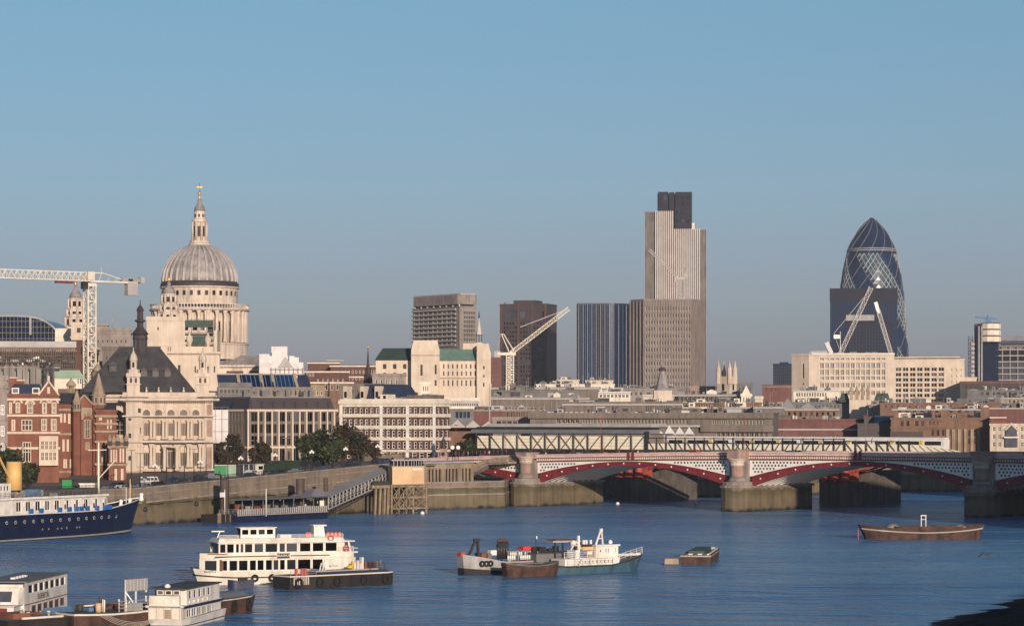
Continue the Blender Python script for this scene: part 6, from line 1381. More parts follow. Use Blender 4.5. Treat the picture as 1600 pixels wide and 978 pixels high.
# --- black pontoon barge beside it
S=Site(456,343,620,354,0); T=S.root('pontoon_barge','long black pontoon barge moored in front of the white river boat','barge'); L=S.L; U=S.u
hull(T,L,4.6,lambda t:.82+.18*min(1,t/.2) if t<.2 else (1 if t<.93 else 1-.35*(t-.93)/.07),lambda t:1.75,[(0,.28,'black_hull'),(.28,.93,'black_hull'),(.93,1,'warm_white')],n=20,flare=.93,deck='mid_grey')
for px in(466,500,527,569,603): inst(tyre,'tyre_fender',T,(U(px),-.1,.85),scale=(1.3,1.3,1.3))
MB('blue_slate').box(U(505),U(611),.7,4.0,1.75,2.05).build('hatch_cover',T); MB('light_roof').box(U(502),U(600),1.2,3.8,2.05,2.2).build('hatch_top',T)
m=MB('warm_white')
for i in range(9): m.bar((U(459+i*2.8),-.08,.6),(U(459+i*2.8),-.08,1.7),.09)
m.build('fender_rope',T,kind='stuff')
m=MB('boat_white'); m.box(U(518),U(543),1.4,1.5,2.3,3.65); m.bar((U(518),1.45,2.2),(U(521),1.45,3.6),.12); m.build('notice_board',T); text(T,'notice_lettering','Bar To Let',.32,(U(531),1.39,2.75),(pi/2,0,0),'black')
m=MB('boat_white').bar((U(514),1.5,2.1),(U(519),1.5,3.5),.15); m.bar((U(510),1.5,2.1),(U(513),1.5,3.2),.12); m.build('board_stay',T)
m=MB('yellow').lathe([(.2,0),(.5,.1),(.5,.25),(.15,.5)],8).build('cable_reel',T,loc=(U(558),1.5,2.3)); MB('yellow').cb(U(562),1.6,2.2,.25,.3,1.0).build('pump',T)
for px,mt,h_ in((566,'boat_white',.9),(571,'boat_white',1.1),(575,'warm_white',.7),(578,'boat_white',1.5),(583,'red_brick',.9),(590,'dark_brick',.9),(596,'dark_brick',.8),(601,'mid_grey',.9),(606,'mid_grey',1.0)): MB(mt).cb(U(px),1.8,2.2,.32,.5,h_).build('deck_gear',T)
rail(T,[(U(585),.8,2.05),(U(607),.8,2.05)],.9,.05,'dark_metal'); rail(T,[(U(460),.8,1.75),(U(500),.8,1.75)],.7,.05,'grey_paint')
for px in(470,479,484): MB('bright_red').cb(U(px),1,1.75,.3,.3,.9).build('gas_bottle',T)
# --- dark lighter under the blue banded boat
S=Site(296,292,415,307,0); T=S.root('cargo_lighter','rusty dark barge with grey hatch behind the blue banded passenger boat','barge'); L=S.L; U=S.u
hull(T,L,6.0,lambda t:1 if t<.8 else (max(0,1-(t-.8)/.2*.55)),lambda t:1.75+.5*max(0,t-.6),[(0,.25,'rust'),(.25,.95,'rust'),(.95,1,'warm_white')],rake=.8,flare=.9,deck='mid_grey')
MB('roof_grey').frust(.6,L*.9,.9,5.1,1.8,2.25,.4,1.0).build('hatch_cover',T)
for px in(366,388): inst(tyre,'tyre_fender',T,(U(px),-.1,.95),scale=(.9,.9,1.3))
# --- blue banded passenger boat
def passenger(name,label,site,Bm,names,zs):
    pass
S=Site(293,281,351,293.5,0); T=S.root('passenger_boat','white passenger boat with a dark blue band and rounded cream stern','boat'); L=S.L; B=4.5
m=MB(); 
def pl(mat,pts): 
    m.use(mat); 
hull(T,L+.6,B,lambda t:.82+.18*min(1,t/.15) if t<.15 else 1,lambda t:.95+.25*t,[(0,.18,'red_paint'),(.18,.45,'boat_white'),(.45,.52,'black'),(.52,1,'boat_white')],n=14,flare=.85,srake=.9,deck='light_roof')
wall(T,'lower_cabin','boat_white',0,L-.3,.35,.9,2.15,[(.8+i*1.75,2.2+i*1.75,1.05,1.9) for i in range(5)],.1,dict(fr='white_paint',gl='glass',nx=2,fw=.06))
MB('boat_cream').box(-.1,L-.5,.5,B-.3,.9,2.05).build('lower_cabin',T)
MB('navy_hull').box(-.2,L,.15,.3,2.05,2.3).build('blue_band',T); MB('boat_white').box(-.7,L,.3,B-.1,2.15,2.35).build('main_deck',T); MB('navy_hull').box(-.74,-.7,.5,B-.5,2.2,2.28).build('blue_band',T)
wall(T,'upper_cabin','boat_white',1.0,L-.6,.4,2.35,4.0,[(1.7+i*1.6,2.5+i*1.6,2.95,3.8) for i in range(5)],.1,dict(fr='white_paint',gl='glass',nx=1,fw=.05))
MB('boat_white').box(1.0,1.15,.42,1.4,2.35,4.0).build('upper_cabin',T); MB('dark_brick').box(1.2,L-.7,.6,B-.5,2.4,3.9).build('cabin_interior',T)
MB('dark_roof').box(.1,L-.3,.2,B-.1,4.0,4.12).build('roof',T); m=MB('boat_cream').box(-.35,.2,.8,B-.4,2.35,3.35); m.build('bulwark',T)
for i in range(4): MB('cream_stone').cb(.55,1.0+i*.85,3.35,.06,.06,.65).build('post',T)
for i in range(3): inst(winmesh(.7,.5,1,1,'white_paint','glass_warm',.07),'stern_window',T,(.3,1.3+i*.9,3.4),rz=-pi/2)
for i in range(3): MB('white_paint').box(-.42,-.36,1.2+i*.9,1.22+i*.9+.3,2.6,3.0).build('panel_mark',T)
for i in range(5): MB('white_paint').cb(1.9+i*1.5,.33,2.45,.5,.08,.3).build('window_box',T)
MB('white_paint').lathe([(.3,0),(.35,.15),(.2,.35),(.02,.42)],10).build('radar_dome',T,loc=(1.2,2.6,4.12))
m=MB('boat_cream')
for k in range(5): m.bar((-.75,.6+k*.85,.95),(-.75,.6+k*.85,2.1),.05)
m.build('stern_rail',T); MB('boat_cream').box(-.6,-.1,.5,B-.4,.9,2.1).build('stern_wall',T); MB('tan_stone').box(-.65,-.6,1.6,2.4,1.0,1.95).build('stern_door',T)
# --- cream and red passenger boat at the left corner
S=Site(38,280,105,298,0); T=S.root('passenger_boat','white passenger boat with red door and red framed windows at the left corner','boat'); L=S.L; B=5
hull(T,L,B,lambda t:.8+.2*min(1,t/.2) if t<.2 else 1,lambda t:1.2,[(0,.3,'red_paint'),(.3,1,'boat_white')],n=12,flare=.85,srake=1.5,deck='light_roof')
nw=7; u0=1.7; wall(T,'upper_saloon','boat_white',0,L,0,2.55,4.75,[(u0+i*(L-2.2)/7,u0+(i+.82)*(L-2.2)/7,3.5,4.5) for i in range(7)],.12,dict(fr='white_paint',gl='glass',nx=1,fw=.09))
wall(T,'lower_saloon','boat_white',0,L,0,1.1,2.55,[(3+i*2.4,4.8+i*2.4,1.35,2.2) for i in range(6)],.12,dict(fr='red_brick',gl='glass_warm',nx=1,fw=.12))
MB('boat_white').prism([(0,.02),(0.02,.02),(.02,B),(0,B)],1.2,2.5).build('front_wall',T)
m=MB('boat_cream').box(.1,L-.1,.2,B-.1,1.1,4.6); m.build('cabin_body',T); MB('mid_grey').box(.6,L+.1,-.1,B+.1,4.75,4.87).build('roof',T)
MB('red_paint').box(0,L,-.05,-.004,2.42,2.5).build('red_line',T); text(T,'name_lettering','SUERITA',.85,(L*.42,-.03,2.98),(pi/2,0,0),'black',sx=1.45)
m=MB('boat_white').prism([(-1.6,.3),(.1,.02),(.1,B-.2),(-1.6,B-.5)],2.5,4.3,[(-.7,.3),(.1,.02),(.1,B-.2),(-.7,B-.5)]); m.build('wheelhouse',T)
m=MB('glass'); m.poly((-1.52,1.0,2.9),(-1.52,B-1.1,2.9),(-1.0,B-1.1,3.95),(-1.0,1.0,3.95)); m.build('windscreen',T)
m=MB('boat_white').box(-3.0,.1,.3,B-.3,1.1,2.5); m.build('fore_cabin',T); MB('red_paint').box(-3.06,-3.0,1.0,2.1,.9,2.35).build('red_door',T); MB('pink_paint').box(-3.3,.2,.1,B-.1,2.5,2.6).build('fore_deck',T)
MB('white_paint').lathe([(.5,0),(.5,.6),(.1,.9)],10).build('life_raft_pod',T,loc=(-2.2,3.9,2.6))
for i in range(5): MB('white_paint').cb(5+i*1.1,2.5,4.87,.6,.5,.18).build('roof_hatch',T)
MB('boat_white').box(-3.0,2,B+.4,B+4,.5,3.2).build('side_pontoon_house',T)
# --- mooring barges at the bottom left
S=Site(12,268,120,274,0); T=S.root('mooring_barge','black mooring barge in the bottom left corner beneath the white boats','barge')
hull(T,S.L,6.5,lambda t:1 if t<.9 else 1-.3*(t-.9)/.1,lambda t:1.75,[(0,.93,'black_hull'),(.93,1,'black_hull')],deck='mid_grey',flare=.95,n=14)
m=MB('red_brick').box(1.5,5,1.2,4,1.75,2.3); m.build('deck_hatch',T); MB('warm_white').box(2,7,.3,.5,1.75,1.95).build('gunwale_rail',T)
for px,h_ in((33,.9),(37,.8),(44,.5),(76,.5)): MB('warm_white').lathe([(.16,0),(.16,h_),(.22,h_),(.2,h_+.12)],8).build('bollard',T,loc=(S.u(px,1.5),1.5,1.75))
MB('steel_brown').bar((S.u(50,1),1,2.1),(S.u(74,1),1,1.95),.2).build('spar',T)
S3=Site(78,277,125,280,0); T3=S3.root('covered_boat','small boat under a blue tarpaulin between the two mooring barges','boat')
hull(T3,S3.L,2,lambda t:min(1,((1.02-t)/.3)**.5),lambda t:1.6,[(0,1,'tarp_blue')],n=8,deck='tarp_blue'); MB('tarp_blue').gable(.1,S3.L-.4,.1,1.9,1.6,2.35).build('tarpaulin',T3)
S=Site(119,275,236,281,0); T=S.root('work_barge','rusty barge with rails, posts and orange drum under the white board','barge'); L=S.L
hull(T,L,7.5,lambda t:1 if .08<t<.92 else .9,lambda t:1.75+.25*abs(t-.5),[(0,.35,'rust'),(.35,.92,'rust'),(.92,1,'warm_white')],deck='steel_brown',flare=.95,n=14)
MB('orange_panel').cyl(S.u(154,2),2,1.8,2.75,.33).build('oil_drum',T); 
for px,v in((161,2),(163,1.6),(186,1.2),(197,.6)): MB('white_paint').cyl(S.u(px,v),v,1.8,3.1,.09).build('post',T)
MB('steel_brown').cb(S.u(157,3),3,1.8,.25,.25,1.5).build('post',T); MB('warm_white').box(S.u(132,4),S.u(148,4),4,4.2,2.3,2.45).build('rail_beam',T); MB('tarp_blue').box(S.u(134,4),S.u(146,4),3.4,4.6,1.8,2.2).build('locker',T)
for i in range(9): MB(random.choice(['dark_brick','rust','steel_brown','mid_grey','red_brick'])).cb(S.u(135+i*8,5),5+random.random(),1.8,.6+random.random(),.7,.3+random.random()*.5).build('deck_scrap',T)
rail(T,[(S.u(186,.5),.5,1.8),(S.u(231,.5),.5,1.9)],1.1,.06,'grey_paint'); MB('grey_paint').box(S.u(199),S.u(228),.6,.66,1.85,2.7).build('mesh_screen',T)
S4=Site(198,284,231,287,0); T4=S4.root('display_board','large blank white board on braced posts above the rusty barge','board')
z0,z1=S4.z(922),S4.z(904); MB('light_roof').box(0,S4.L,0,.12,z0,z1).build('board_panel',T4)
m=MB('white_paint'); [m.bar((x,.2,0.3),(x,.2,z1),.13) for x in(.06,S4.L/2,S4.L-.06)]; m.bar((0,.2,z0),(.9,-.6,1.9),.12); m.bar((.2,.2,1.9),(.5,.0,2.6),.1); m.build('support_post',T4)
for k in range(6): MB('white_paint').box(k*S4.L/6-.01,k*S4.L/6+.02,-.015,-.002,z0,z1).build('panel_joint',T4)
m=MB('warm_white')
for k in range(4):
    a=Vector((S.A.x+3.4-k*.3,S.A.y+.2,1.7)); b=Vector((-37.4+.2*k,280.9,1.0)); pr=a
    for i in range(1,9): t=i/8; p=a.lerp(b,t); p.z-=(.5+.15*k)*4*t*(1-t); m.bar(pr,p,.03); pr=p
tag(m.build('mooring_rope'),'slack mooring ropes hanging between the rusty barge and the blue banded boat','rope')
# --- work barges mid river
S=Site(735,375,868,383,0); T=S.root('grey_work_barge','grey bowed barge with three round tyres and deck machinery, mid river','barge'); L=S.L; U=S.u
hull(T,L,4.8,lambda t:min(1,(max(0,t+.02)/.16)**.5),lambda t:1.75+1.1*max(0,(.4-t)/.4),[(0,.42,'black_hull'),(.42,.95,'grey_hull'),(.95,1,'light_roof')],n=24,srake=.4,flare=.9,deck='dark_metal',deckdrop=.25)
for px in(753,759.5,766): inst(tyre,'tyre_fender',T,(U(px),-.12,1.55),scale=(.85,1,.85))
m=MB('dark_metal'); x=U(737,2); m.bar((x-.6,2,2.4),(x+.7,2,4.9),.28); m.bar((x+1.1,2,2.2),(x+1.0,2,4.9),.3); m.bar((x+.3,2,4.8),(x+1.3,2,4.8),.35); m.cb(x-1.0,2,2.0,.8,.8,.8); m.build('deck_crane',T)
for i in range(4): m=MB('dark_metal').cyl(U(779+i*4.2,2),2,2.0,4.5,.26,n=8); m.use('dark_brick').cyl(U(779+i*4.2,2),2,3.9,4.9,.17,n=8); m.build('exhaust_stack',T)
MB('dark_metal').box(U(777,2),U(793,2),1.7,2.3,3.6,4.0).build('stack_frame',T)
m=MB('bright_red').cb(U(735),2.4,2.6,.7,1,.5); m.build('winch',T)
for i in range(5): MB('bright_red').cb(U(740+i*3.3),1.2,2.35-i*.1,.2,.5,.35).build('deck_fitting',T)
MB('boat_white').cb(U(769,2),2,2.6,.95,.9,.7).build('water_tank',T); MB('red_brick').box(U(751,2),U(764,2),1.7,3.5,2.3,2.9).build('hatch',T); MB('mid_grey').box(U(758,2),U(764,2),1.2,2,2.0,2.8).build('locker',T)
random.seed(5)
for i in range(13):
    for k in range(2):
        if random.random()<.85: MB('white_paint').lathe([(.15,0),(.15,.55),(.12,.62),(.05,.66)],7).build('gas_bottle',T,loc=(U(791+i*3.3,1.5),1.0+k*1.0,1.85+k*.55))
for px in(796,812,826): MB('grey_paint').box(U(px,1),U(px,1)+.12,1.4,1.5,1.7,3.1).build('rack_post',T)
MB('grey_paint').box(U(794,1),U(832,1),1.35,1.45,3.0,3.1).build('rack_rail',T)
MB('bright_red').box(U(815,3),U(831,3),2.6,4,3.15,3.6).build('red_container',T)
for i in range(8): MB(random.choice(['dark_metal','dark_brick','black'])).cb(U(833+i*5,2.5),2.5,1.7,.55,.8,1.0+random.random()*.9).build('pump_unit',T)
MB('bright_red').cb(U(840,.8),.8,1.7,.5,.3,1.1).build('red_cabinet',T); MB('white_paint').cyl(U(840,.6),.55,1.7,3.0,.05).build('post',T); MB('dark_metal').cyl(U(837,2),2,2,5.2,.05).build('flag_staff',T); MB('white_paint').box(U(837,2),U(837,2)+.3,2,2.03,4.7,5.1).build('flag_cloth',T)
S=Site(799,370,876,374,0); T=S.root('rust_barge','low rust brown barge between the grey barge and the white workboat','barge')
hull(T,S.L,3.2,lambda t:min(1,(max(0,t+.04)/.2)**.5) if t<.2 else (1 if t<.8 else max(.15,((1.03-t)/.23)**.5)),lambda t:1.55+.45*(2*t-1)**2,[(0,.93,'rust'),(.93,1,'mid_grey')],n=20,flare=.75,deck='mid_grey',rake=.5,srake=.5)
MB('mid_grey').box(S.L*.15,S.L*.7,.7,2.6,1.7,1.85).build('hatch_cover',T)
S=Site(874,376,1011,385,0); T=S.root('workboat','white workboat with steel blue hull, lattice masts and railings, mid river','boat'); L=S.L; U=S.u
hull(T,L,4.8,lambda t:(.7+.3*min(1,t/.15)) if t<.6 else max(.02,(max(0,1-t)/.4)**.5),lambda t:1.1+1.3*max(0,(t-.55)/.45)**1.6,[(0,.18,'black_hull'),(.18,.92,'blue_hull'),(.92,1,'black')],n=24,rake=1.3,flare=.8,deck='mid_grey')
wall(T,'deckhouse','boat_white',U(887),U(972),.7,1.15,2.1,[(U(918+i*6),U(918+i*6)+.25,1.4,1.75) for i in range(8)],.08,dict(fr='white_paint',gl='glass',fw=.03))
wall(T,'upper_house','boat_white',U(937),U(972),.9,2.1,3.75,[(U(943.5),U(945),2.9,3.3),(U(952),U(953.7),2.85,3.45),(U(956),U(957.7),2.85,3.45),(U(967),U(968.3),2.85,3.55)],.08,dict(fr='white_paint',gl='glass',fw=.03))
m=MB('boat_white').box(U(887)+.05,U(972),.85,4.0,1.15,2.1); m.box(U(937)+.02,U(972),1.05,3.8,2.1,3.7); m.box(U(936),U(974),.7,4.0,3.75,3.95); m.box(U(905),U(937),1.0,3.6,2.1,2.2); m.box(U(906),U(913),1,3,2.2,3.3); m.box(U(924),U(932),1,1.2,2.6,3.1); m.build('superstructure',T)
m=MB('boat_white'); m.bar((U(944),2,3.9),(U(951.5),2,5.9),.2); m.bar((U(955),2,3.9),(U(953),2,5.9),.2); m.bar((U(948),2,4.8),(U(954),2,4.8),.12); m.cb(U(952.5),2,5.8,.4,.3,.4); m.build('a_frame_mast',T)
m=MB('boat_white'); m.bar((U(917),2,3.2),(U(917),2,5.3),.3); m.bar((U(905),2,3.3),(U(913),2,4.5),.14); m.bar((U(913),2,4.5),(U(922),2,3.3),.14); m.bar((U(905),2,3.9),(U(921),2,3.9),.1); m.lathe([(.45,4.0),(.45,4.5),(.1,4.7)],8,U(909),2); m.build('signal_mast',T)
MB('orange_panel').box(U(921),U(941),1.6,3.4,3.2,3.7).build('lifeboat',T); MB('dark_metal').box(U(922),U(940),1.6,3.4,3.7,4.05).build('lifeboat_cover',T)
for px in(925,929,936): MB('white_paint').cb(U(px),2,4.05,.3,.3,.6).build('ventilator',T)
MB('white_paint').lathe([(.2,0),(.32,.15),(.32,.35),(.15,.6)],8).build('radar_dome',T,loc=(U(967),2,3.95))
rail(T,[(U(889),.1,1.2),(U(960),.1,1.25),(U(985),1.2,1.8),(L+.9,2.3,2.4)],.95,.05); rail(T,[(U(887),.8,2.15),(U(935),.8,2.15)],.9,.05); m=MB('boat_white').bar((U(906),.3,1.1),(U(912),.3,2.2),.3,.05); m.build('stair',T)
MB('boat_white').box(U(980),L+.6,2.2,2.6,2.2,2.5).build('bow_bulwark',T)
S5=Site(864,381,905,383,0); T5=S5.root('pier_shed','open sided steel shed with thin red roof behind the white workboat','shed')
m=MB('dark_metal'); [m.box(S5.u(p)-.12,S5.u(p)+.12,0,.2,0,4.3) for p in(868,880,899)]; m.build('post',T5); MB('light_roof').box(-.2,S5.L,-.4,3,4.3,4.5).build('roof',T5); MB('red_brick').box(.4,S5.L-.5,0,2.6,4.5,4.65).build('roof_top',T5); MB('mid_grey').box(-2.5,S5.L,.3,4,0,2.7).build('platform',T5)
MB('dark_roof').box(-2.5,S5.L,.2,4,2.7,2.85).build('deck',T5)
# --- moored barges to the right
S=Site(1111,402,1131,430,0); T=S.root('open_barge','small open rusty barge seen end on with pale rimmed deck','barge'); L=S.L
hull(T,L,4.6,lambda t:1 if t<.6 else max(.35,1-((t-.6)/.4)**2*.65),lambda t:1.35,[(0,.45,'rust'),(.45,.9,'rust'),(.9,1,'light_roof')],n=14,flare=.92,deck='steel_brown',deckdrop=.1)
MB('warm_white').box(.8,1.2,.4,4.2,1.4,1.6).build('beam',T); MB('warm_white').box(1.2,L*.7,.35,.6,1.4,1.6).build('beam',T); MB('green_net').box(3,L*.6,1.2,3.6,1.35,1.9).build('hatch_cover',T); MB('light_roof').box(L*.62,L*.65,.6,4,1.4,1.8).build('beam',T)
for i in range(3): MB('steel_brown').cb(.4,.9+i*1.4,1.3,.3,.5,.35).build('bollard',T)
S=Site(1037,401,1062,401,0); T=S.root('mooring_float','small brown square float beside the open rusty barge','float'); m=MB('tan_stone').prism([(.1,0),(2.3,0),(2.1,1.8),(.3,1.8)],-.2,.95,[(.2,.3),(2.2,.3),(2.1,1.8),(.4,1.8)]); m.build('float_body',T); MB('black').box(0,2.4,-.05,1.9,-.3,.12).build('float_base',T)
S=Site(1357,484,1534,485,0); T=S.root('long_lighter','long empty brown lighter with white post frame moored alone on the right','barge'); L=S.L; U=S.u
hull(T,L,5.6,lambda t:min(1,(max(0,t+.03)/.16)**.5) if t<.16 else (1 if t<.86 else max(.2,((1.02-t)/.16)**.5)),lambda t:1.75+.95*max(0,(.5-t)/.5)**1.7+1.0*max(0,(t-.5)/.5)**2,[(0,.12,'black_hull'),(.12,.72,'rust'),(.72,.8,'light_roof'),(.8,1,'rust')],n=32,rake=1.3,srake=1.8,flare=.82,deck='steel_brown',deckdrop=.35)
m=MB('rust')
for v in(.55,4.8): m.box(U(1400),U(1505),v,v+.2,1.5,2.35)
m.box(U(1400),U(1400)+.2,.55,5,1.5,2.35); m.box(U(1505),U(1505)+.2,.55,5,1.5,2.35); m.build('hatch_coaming',T)
m=MB('tan_stone'); m.lathe([(1.6,0),(1.2,.5),(.5,.9),(.05,1.0)],9,0,0); m.build('cargo_heap',T,loc=(U(1396,2),2.4,1.8)); o=MB('tan_stone').lathe([(1.3,0),(1,.4),(.1,.7)],9).build('cargo_heap',T,loc=(U(1501,2),2.6,1.9))
m=MB('white_paint'); a=U(1443,1.5); [m.bar((a+d,1.5,1.8),(a+d,1.5,4.3),.12) for d in(-.42,.42)]; m.bar((a-.5,1.5,4.3),(a+.5,1.5,4.3),.14); m.bar((a-.42,1.5,3.6),(a+.42,1.5,3.6),.1); m.build('post_frame',T)
m=MB('bright_red').bar((U(1345),2.6,1.8),(U(1345),2.6,-.2),.08); m.build('mooring_chain',T)
for px,py in((1087,787),(965,788),(660,803)):
    Y=92400/(py-652); T=thing('mooring_buoy',{1087:'small white buoy in the shade under the bridge arches',965:'small white buoy near the foot of the first bridge pier',660:'small white buoy in front of the timber trestle'}[px],'buoy',(wx(px,Y),Y,0)); MB('white_paint').lathe([(.1,-.2),(.45,0),(.5,.3),(.3,.6),(.05,.7)],10).build('float',T)
# ================= pier, gangway, kiosk =================
S=Site(371,563,512,588,0); T=S.root('passenger_pier','floating passenger pier with long grey canopy along the embankment','pier'); L=S.L
MB('navy_hull').box(0,L,0,6,-.5,1.5).build('pontoon',T); m=MB('light_roof').box(-.1,L+.1,-.12,-.004,1.35,1.5); m.build('rubbing_strake',T)
for i in range(44): MB('light_roof').box(i*L/44,i*L/44+.42,-.06,0,1.55,2.75).build('fence_panel',T)
MB('dark_metal').box(2.5,L-.3,.5,5.5,1.5,1.7).build('deck',T)
m=MB('roof_grey').prism([(1,-.4),(L+.5,-.4),(L+.5,6.5),(1,6.5)],4.6,4.8,[(1.6,.3),(L,.3),(L,5.5),(1.6,5.5)]); m.prism([(L-6,-.2),(L+.6,-.2),(L+.6,6),(L-6,6)],4.82,6.4,[(L-2,2),(L,2),(L,4),(L-2,4)]); m.build('canopy',T)
for i in range(9): MB('mid_grey').cyl(2+i*(L-3)/8,.4,1.5,4.6,.1).build('canopy_post',T)
MB('glass_teal').box(4,L-2,4,4.2,1.7,4.4).build('back_screen',T)
for i in range(9): MB(random.choice(['white_paint','red_brick','glass_pale','cloth_blue','mid_grey'])).cb(3.5+i*3,2.5,1.7,1+random.random(),.8,1.1+random.random()).build('waiting_booth',T)
for i in range(5): MB('white_paint').cb(6+i*4.6,1,4.25,.35,.3,.3).build('pier_lamp',T)
MB('white_paint').cyl(9,-.3,1,6.9,.1).build('light_post',T); MB('cream_panel').box(L-2.4,L-1.0,.2,.3,2.6,3.9).build('poster',T)
S=Site(342,561,372,566,0); T=S.root('landing_float','low black steel float at the left end of the passenger pier','pontoon'); m=MB('black_hull').box(0,S.L,0,5,-.5,1.7); m.build('float_body',T); MB('timber').box(-.2,.5,-.2,.2,-.5,2.0).build('timber_fender',T)
for i in range(4): MB('timber').box(S.L*i/4+.4,S.L*i/4+.6,-.12,-.01,.1,1.7).build('fender',T)
m=MB('white_paint').cyl(3,1,1.7,6.9,.09); m.build('flagpole',T); MB('white_paint').box(1.5,2.9,1,1.04,5.3,6.3).build('flag_cloth',T); rail(T,[(.2,.1,1.7),(S.L,.1,1.7)],1.0,.05,'grey_paint')
for px,Y,t,lab in((351,566,749,'broad brown steel mooring pile at the left end of the pier'),(467,583,749,'brown steel mooring pile behind the middle of the pier canopy'),(509,592,747,'slim brown mooring pile where the gangway meets the pier')):
    r={351:1.0,467:.95,509:.5}[px]; T=thing('mooring_pile',lab,'pile',(wx(px,Y),Y+(4 if px==467 else 0),0),0,'steel piles holding the passenger pier'); MB('steel_brown').lathe([(r,-2),(r,wz(t,Y)),(r*.9,wz(t,Y)+.1)],16).build('pile_shaft',T)
    MB('dark_metal').box(-r-.3,r+.3,-r-.2,-r*.2,1.6,2.1).build('pile_guide',T)
# gangway
A=Vector((wx(513,590),590,1.9)); Bv=Vector((wx(603,618),618,6.9)); T=thing('gangway','grey covered steel gangway sloping up from the pier to the embankment','gangway',A); d=Bv-A; nn=Vector((-d.y,d.x,0)).normalized()*2.6; n=16
def gp(t,k,z): return d*t+nn*k+Vector((0,0,z))
for k in(0,1):
    m=MB('grey_paint'); m.bar(gp(0,k,0),gp(1,k,0),.3); m.bar(gp(0,k,2.6),gp(1,k,2.6),.28); m.bar(gp(0,k,.7),gp(1,k,.7),.12); m.build('girder',T)
    for i in range(n+1): MB('grey_paint').bar(gp(i/n,k,0),gp(i/n,k,2.6),.2).build('upright',T)
    for i in range(n): MB('grey_paint').bar(gp(i/n,k,.7 if i>n//2 else 2.6),gp((i+1)/n,k,2.6 if i>n//2 else .7),.12).build('brace',T)
m=MB('roof_grey'); a=[gp(0,-.15,2.75),gp(1,-.15,2.75),gp(1,.5,3.7),gp(0,.5,3.7)]; m.poly(*a); m.poly(gp(0,.5,3.7),gp(1,.5,3.7),gp(1,1.15,2.75),gp(0,1.15,2.75)); m.build('roof',T); m=MB('dark_metal'); m.poly(gp(0,0,.05),gp(1,0,.05),gp(1,1,.05),gp(0,1,.05)); m.build('walkway',T)
m=MB('steel_brown'); [m.bar(gp(i/n,.5,-.7-.6*sin(pi*i/n)),gp((i+1)/n,.5,-.7-.6*sin(pi*(i+1)/n)),.15) for i in range(n)]; [m.bar(gp(i/n,.5,-.1),gp(i/n,.5,-.7-.6*sin(pi*i/n)),.1) for i in range(1,n)]; m.build('bottom_truss',T)
# trestle and kiosk
S=Site(612,612,666,617,0); T=S.root('timber_trestle','weathered timber trestle on braced piles carrying the orange hut','trestle'); L=S.L
xs=[0,1.9,3.9,5.7,L]
for x in xs:
    for v in(0,4.5): MB('timber').cyl(x,v,-2,6.7,.28,n=8).build('pile',T)
for z in(1.1,3.6,6.1): MB('timber').box(-.4,L+.4,-.35,-.1,z,z+.35).build('waler',T)
for a,b in zip(xs,xs[1:]):
    for z0,z1 in((1.3,3.7),(3.9,6.2)): MB('timber').bar((a,-.42,z0),(b,-.42,z1),.24,.14).build('brace',T); MB('timber').bar((a,-.56,z1),(b,-.56,z0),.24,.14).build('brace',T)
MB('timber').box(-.6,L+.6,-.6,6,6.5,6.75).build('platform',T)
S2=Site(583,611,612,612,0); 
for i,px in enumerate((589,597,605,611)): MB('timber').bar((S2.u(px)-S2.L-.5,1,-1),(S2.u(px)-S2.L-.2,1,5.9),.5).build('raking_pile',T)
MB('timber').box(-5,-.3,.2,4.5,5.9,6.6).build('landing_stage',T); MB('dark_metal').box(-5,-.3,.2,.25,6.6,7.6).build('stage_screen',T)
S=Site(613,612,643,613,6.75); T=S.root('pier_kiosk','orange boarded hut with glazed lantern storey on top of the timber trestle','hut'); L=S.L
m=MB('orange_panel').prism([(0,0),(L,0),(L+3.2,1.2),(L+3.2,5.5),(0,5.5)],0,4.0); m.build('hut_wall',T)
m=MB('light_roof').prism([(-.2,-.2),(L,-.2),(L+3.4,1.0),(L+3.4,5.7),(-.2,5.7)],4.0,4.15); m.build('floor_band',T)
m=MB('glass').prism([(.3,.3),(L,.3),(L+2.9,1.4),(L+2.9,5.2),(.3,5.2)],4.15,5.4); m.build('glazing',T)
for i in range(10): MB('light_roof').box(.3+i*(L-.3)/5 if i<5 else L+(i-5)*.6,.3+i*(L-.3)/5+.14 if i<5 else L+(i-5)*.6+.12,.15+(0 if i<5 else (i-5)*.22),.25+(0 if i<5 else (i-5)*.22),4.15,5.4).build('mullion',T)
m=MB('light_roof').prism([(-.2,-.2),(L,-.2),(L+3.4,1.0),(L+3.4,5.7),(-.2,5.7)],5.4,5.65); m.use('mid_grey').box(.5,3,1,4,5.65,6.1); m.build('roof',T); MB('warm_white').box(L+.4,L+2.9,.55,.68,3.2,3.7).build('name_strip',T) if 0 else MB('warm_white').prism([(L+.3,.02),(L+2.8,.96),(L+2.75,1.05),(L+.25,.11)],3.2,3.7).build('name_strip',T)
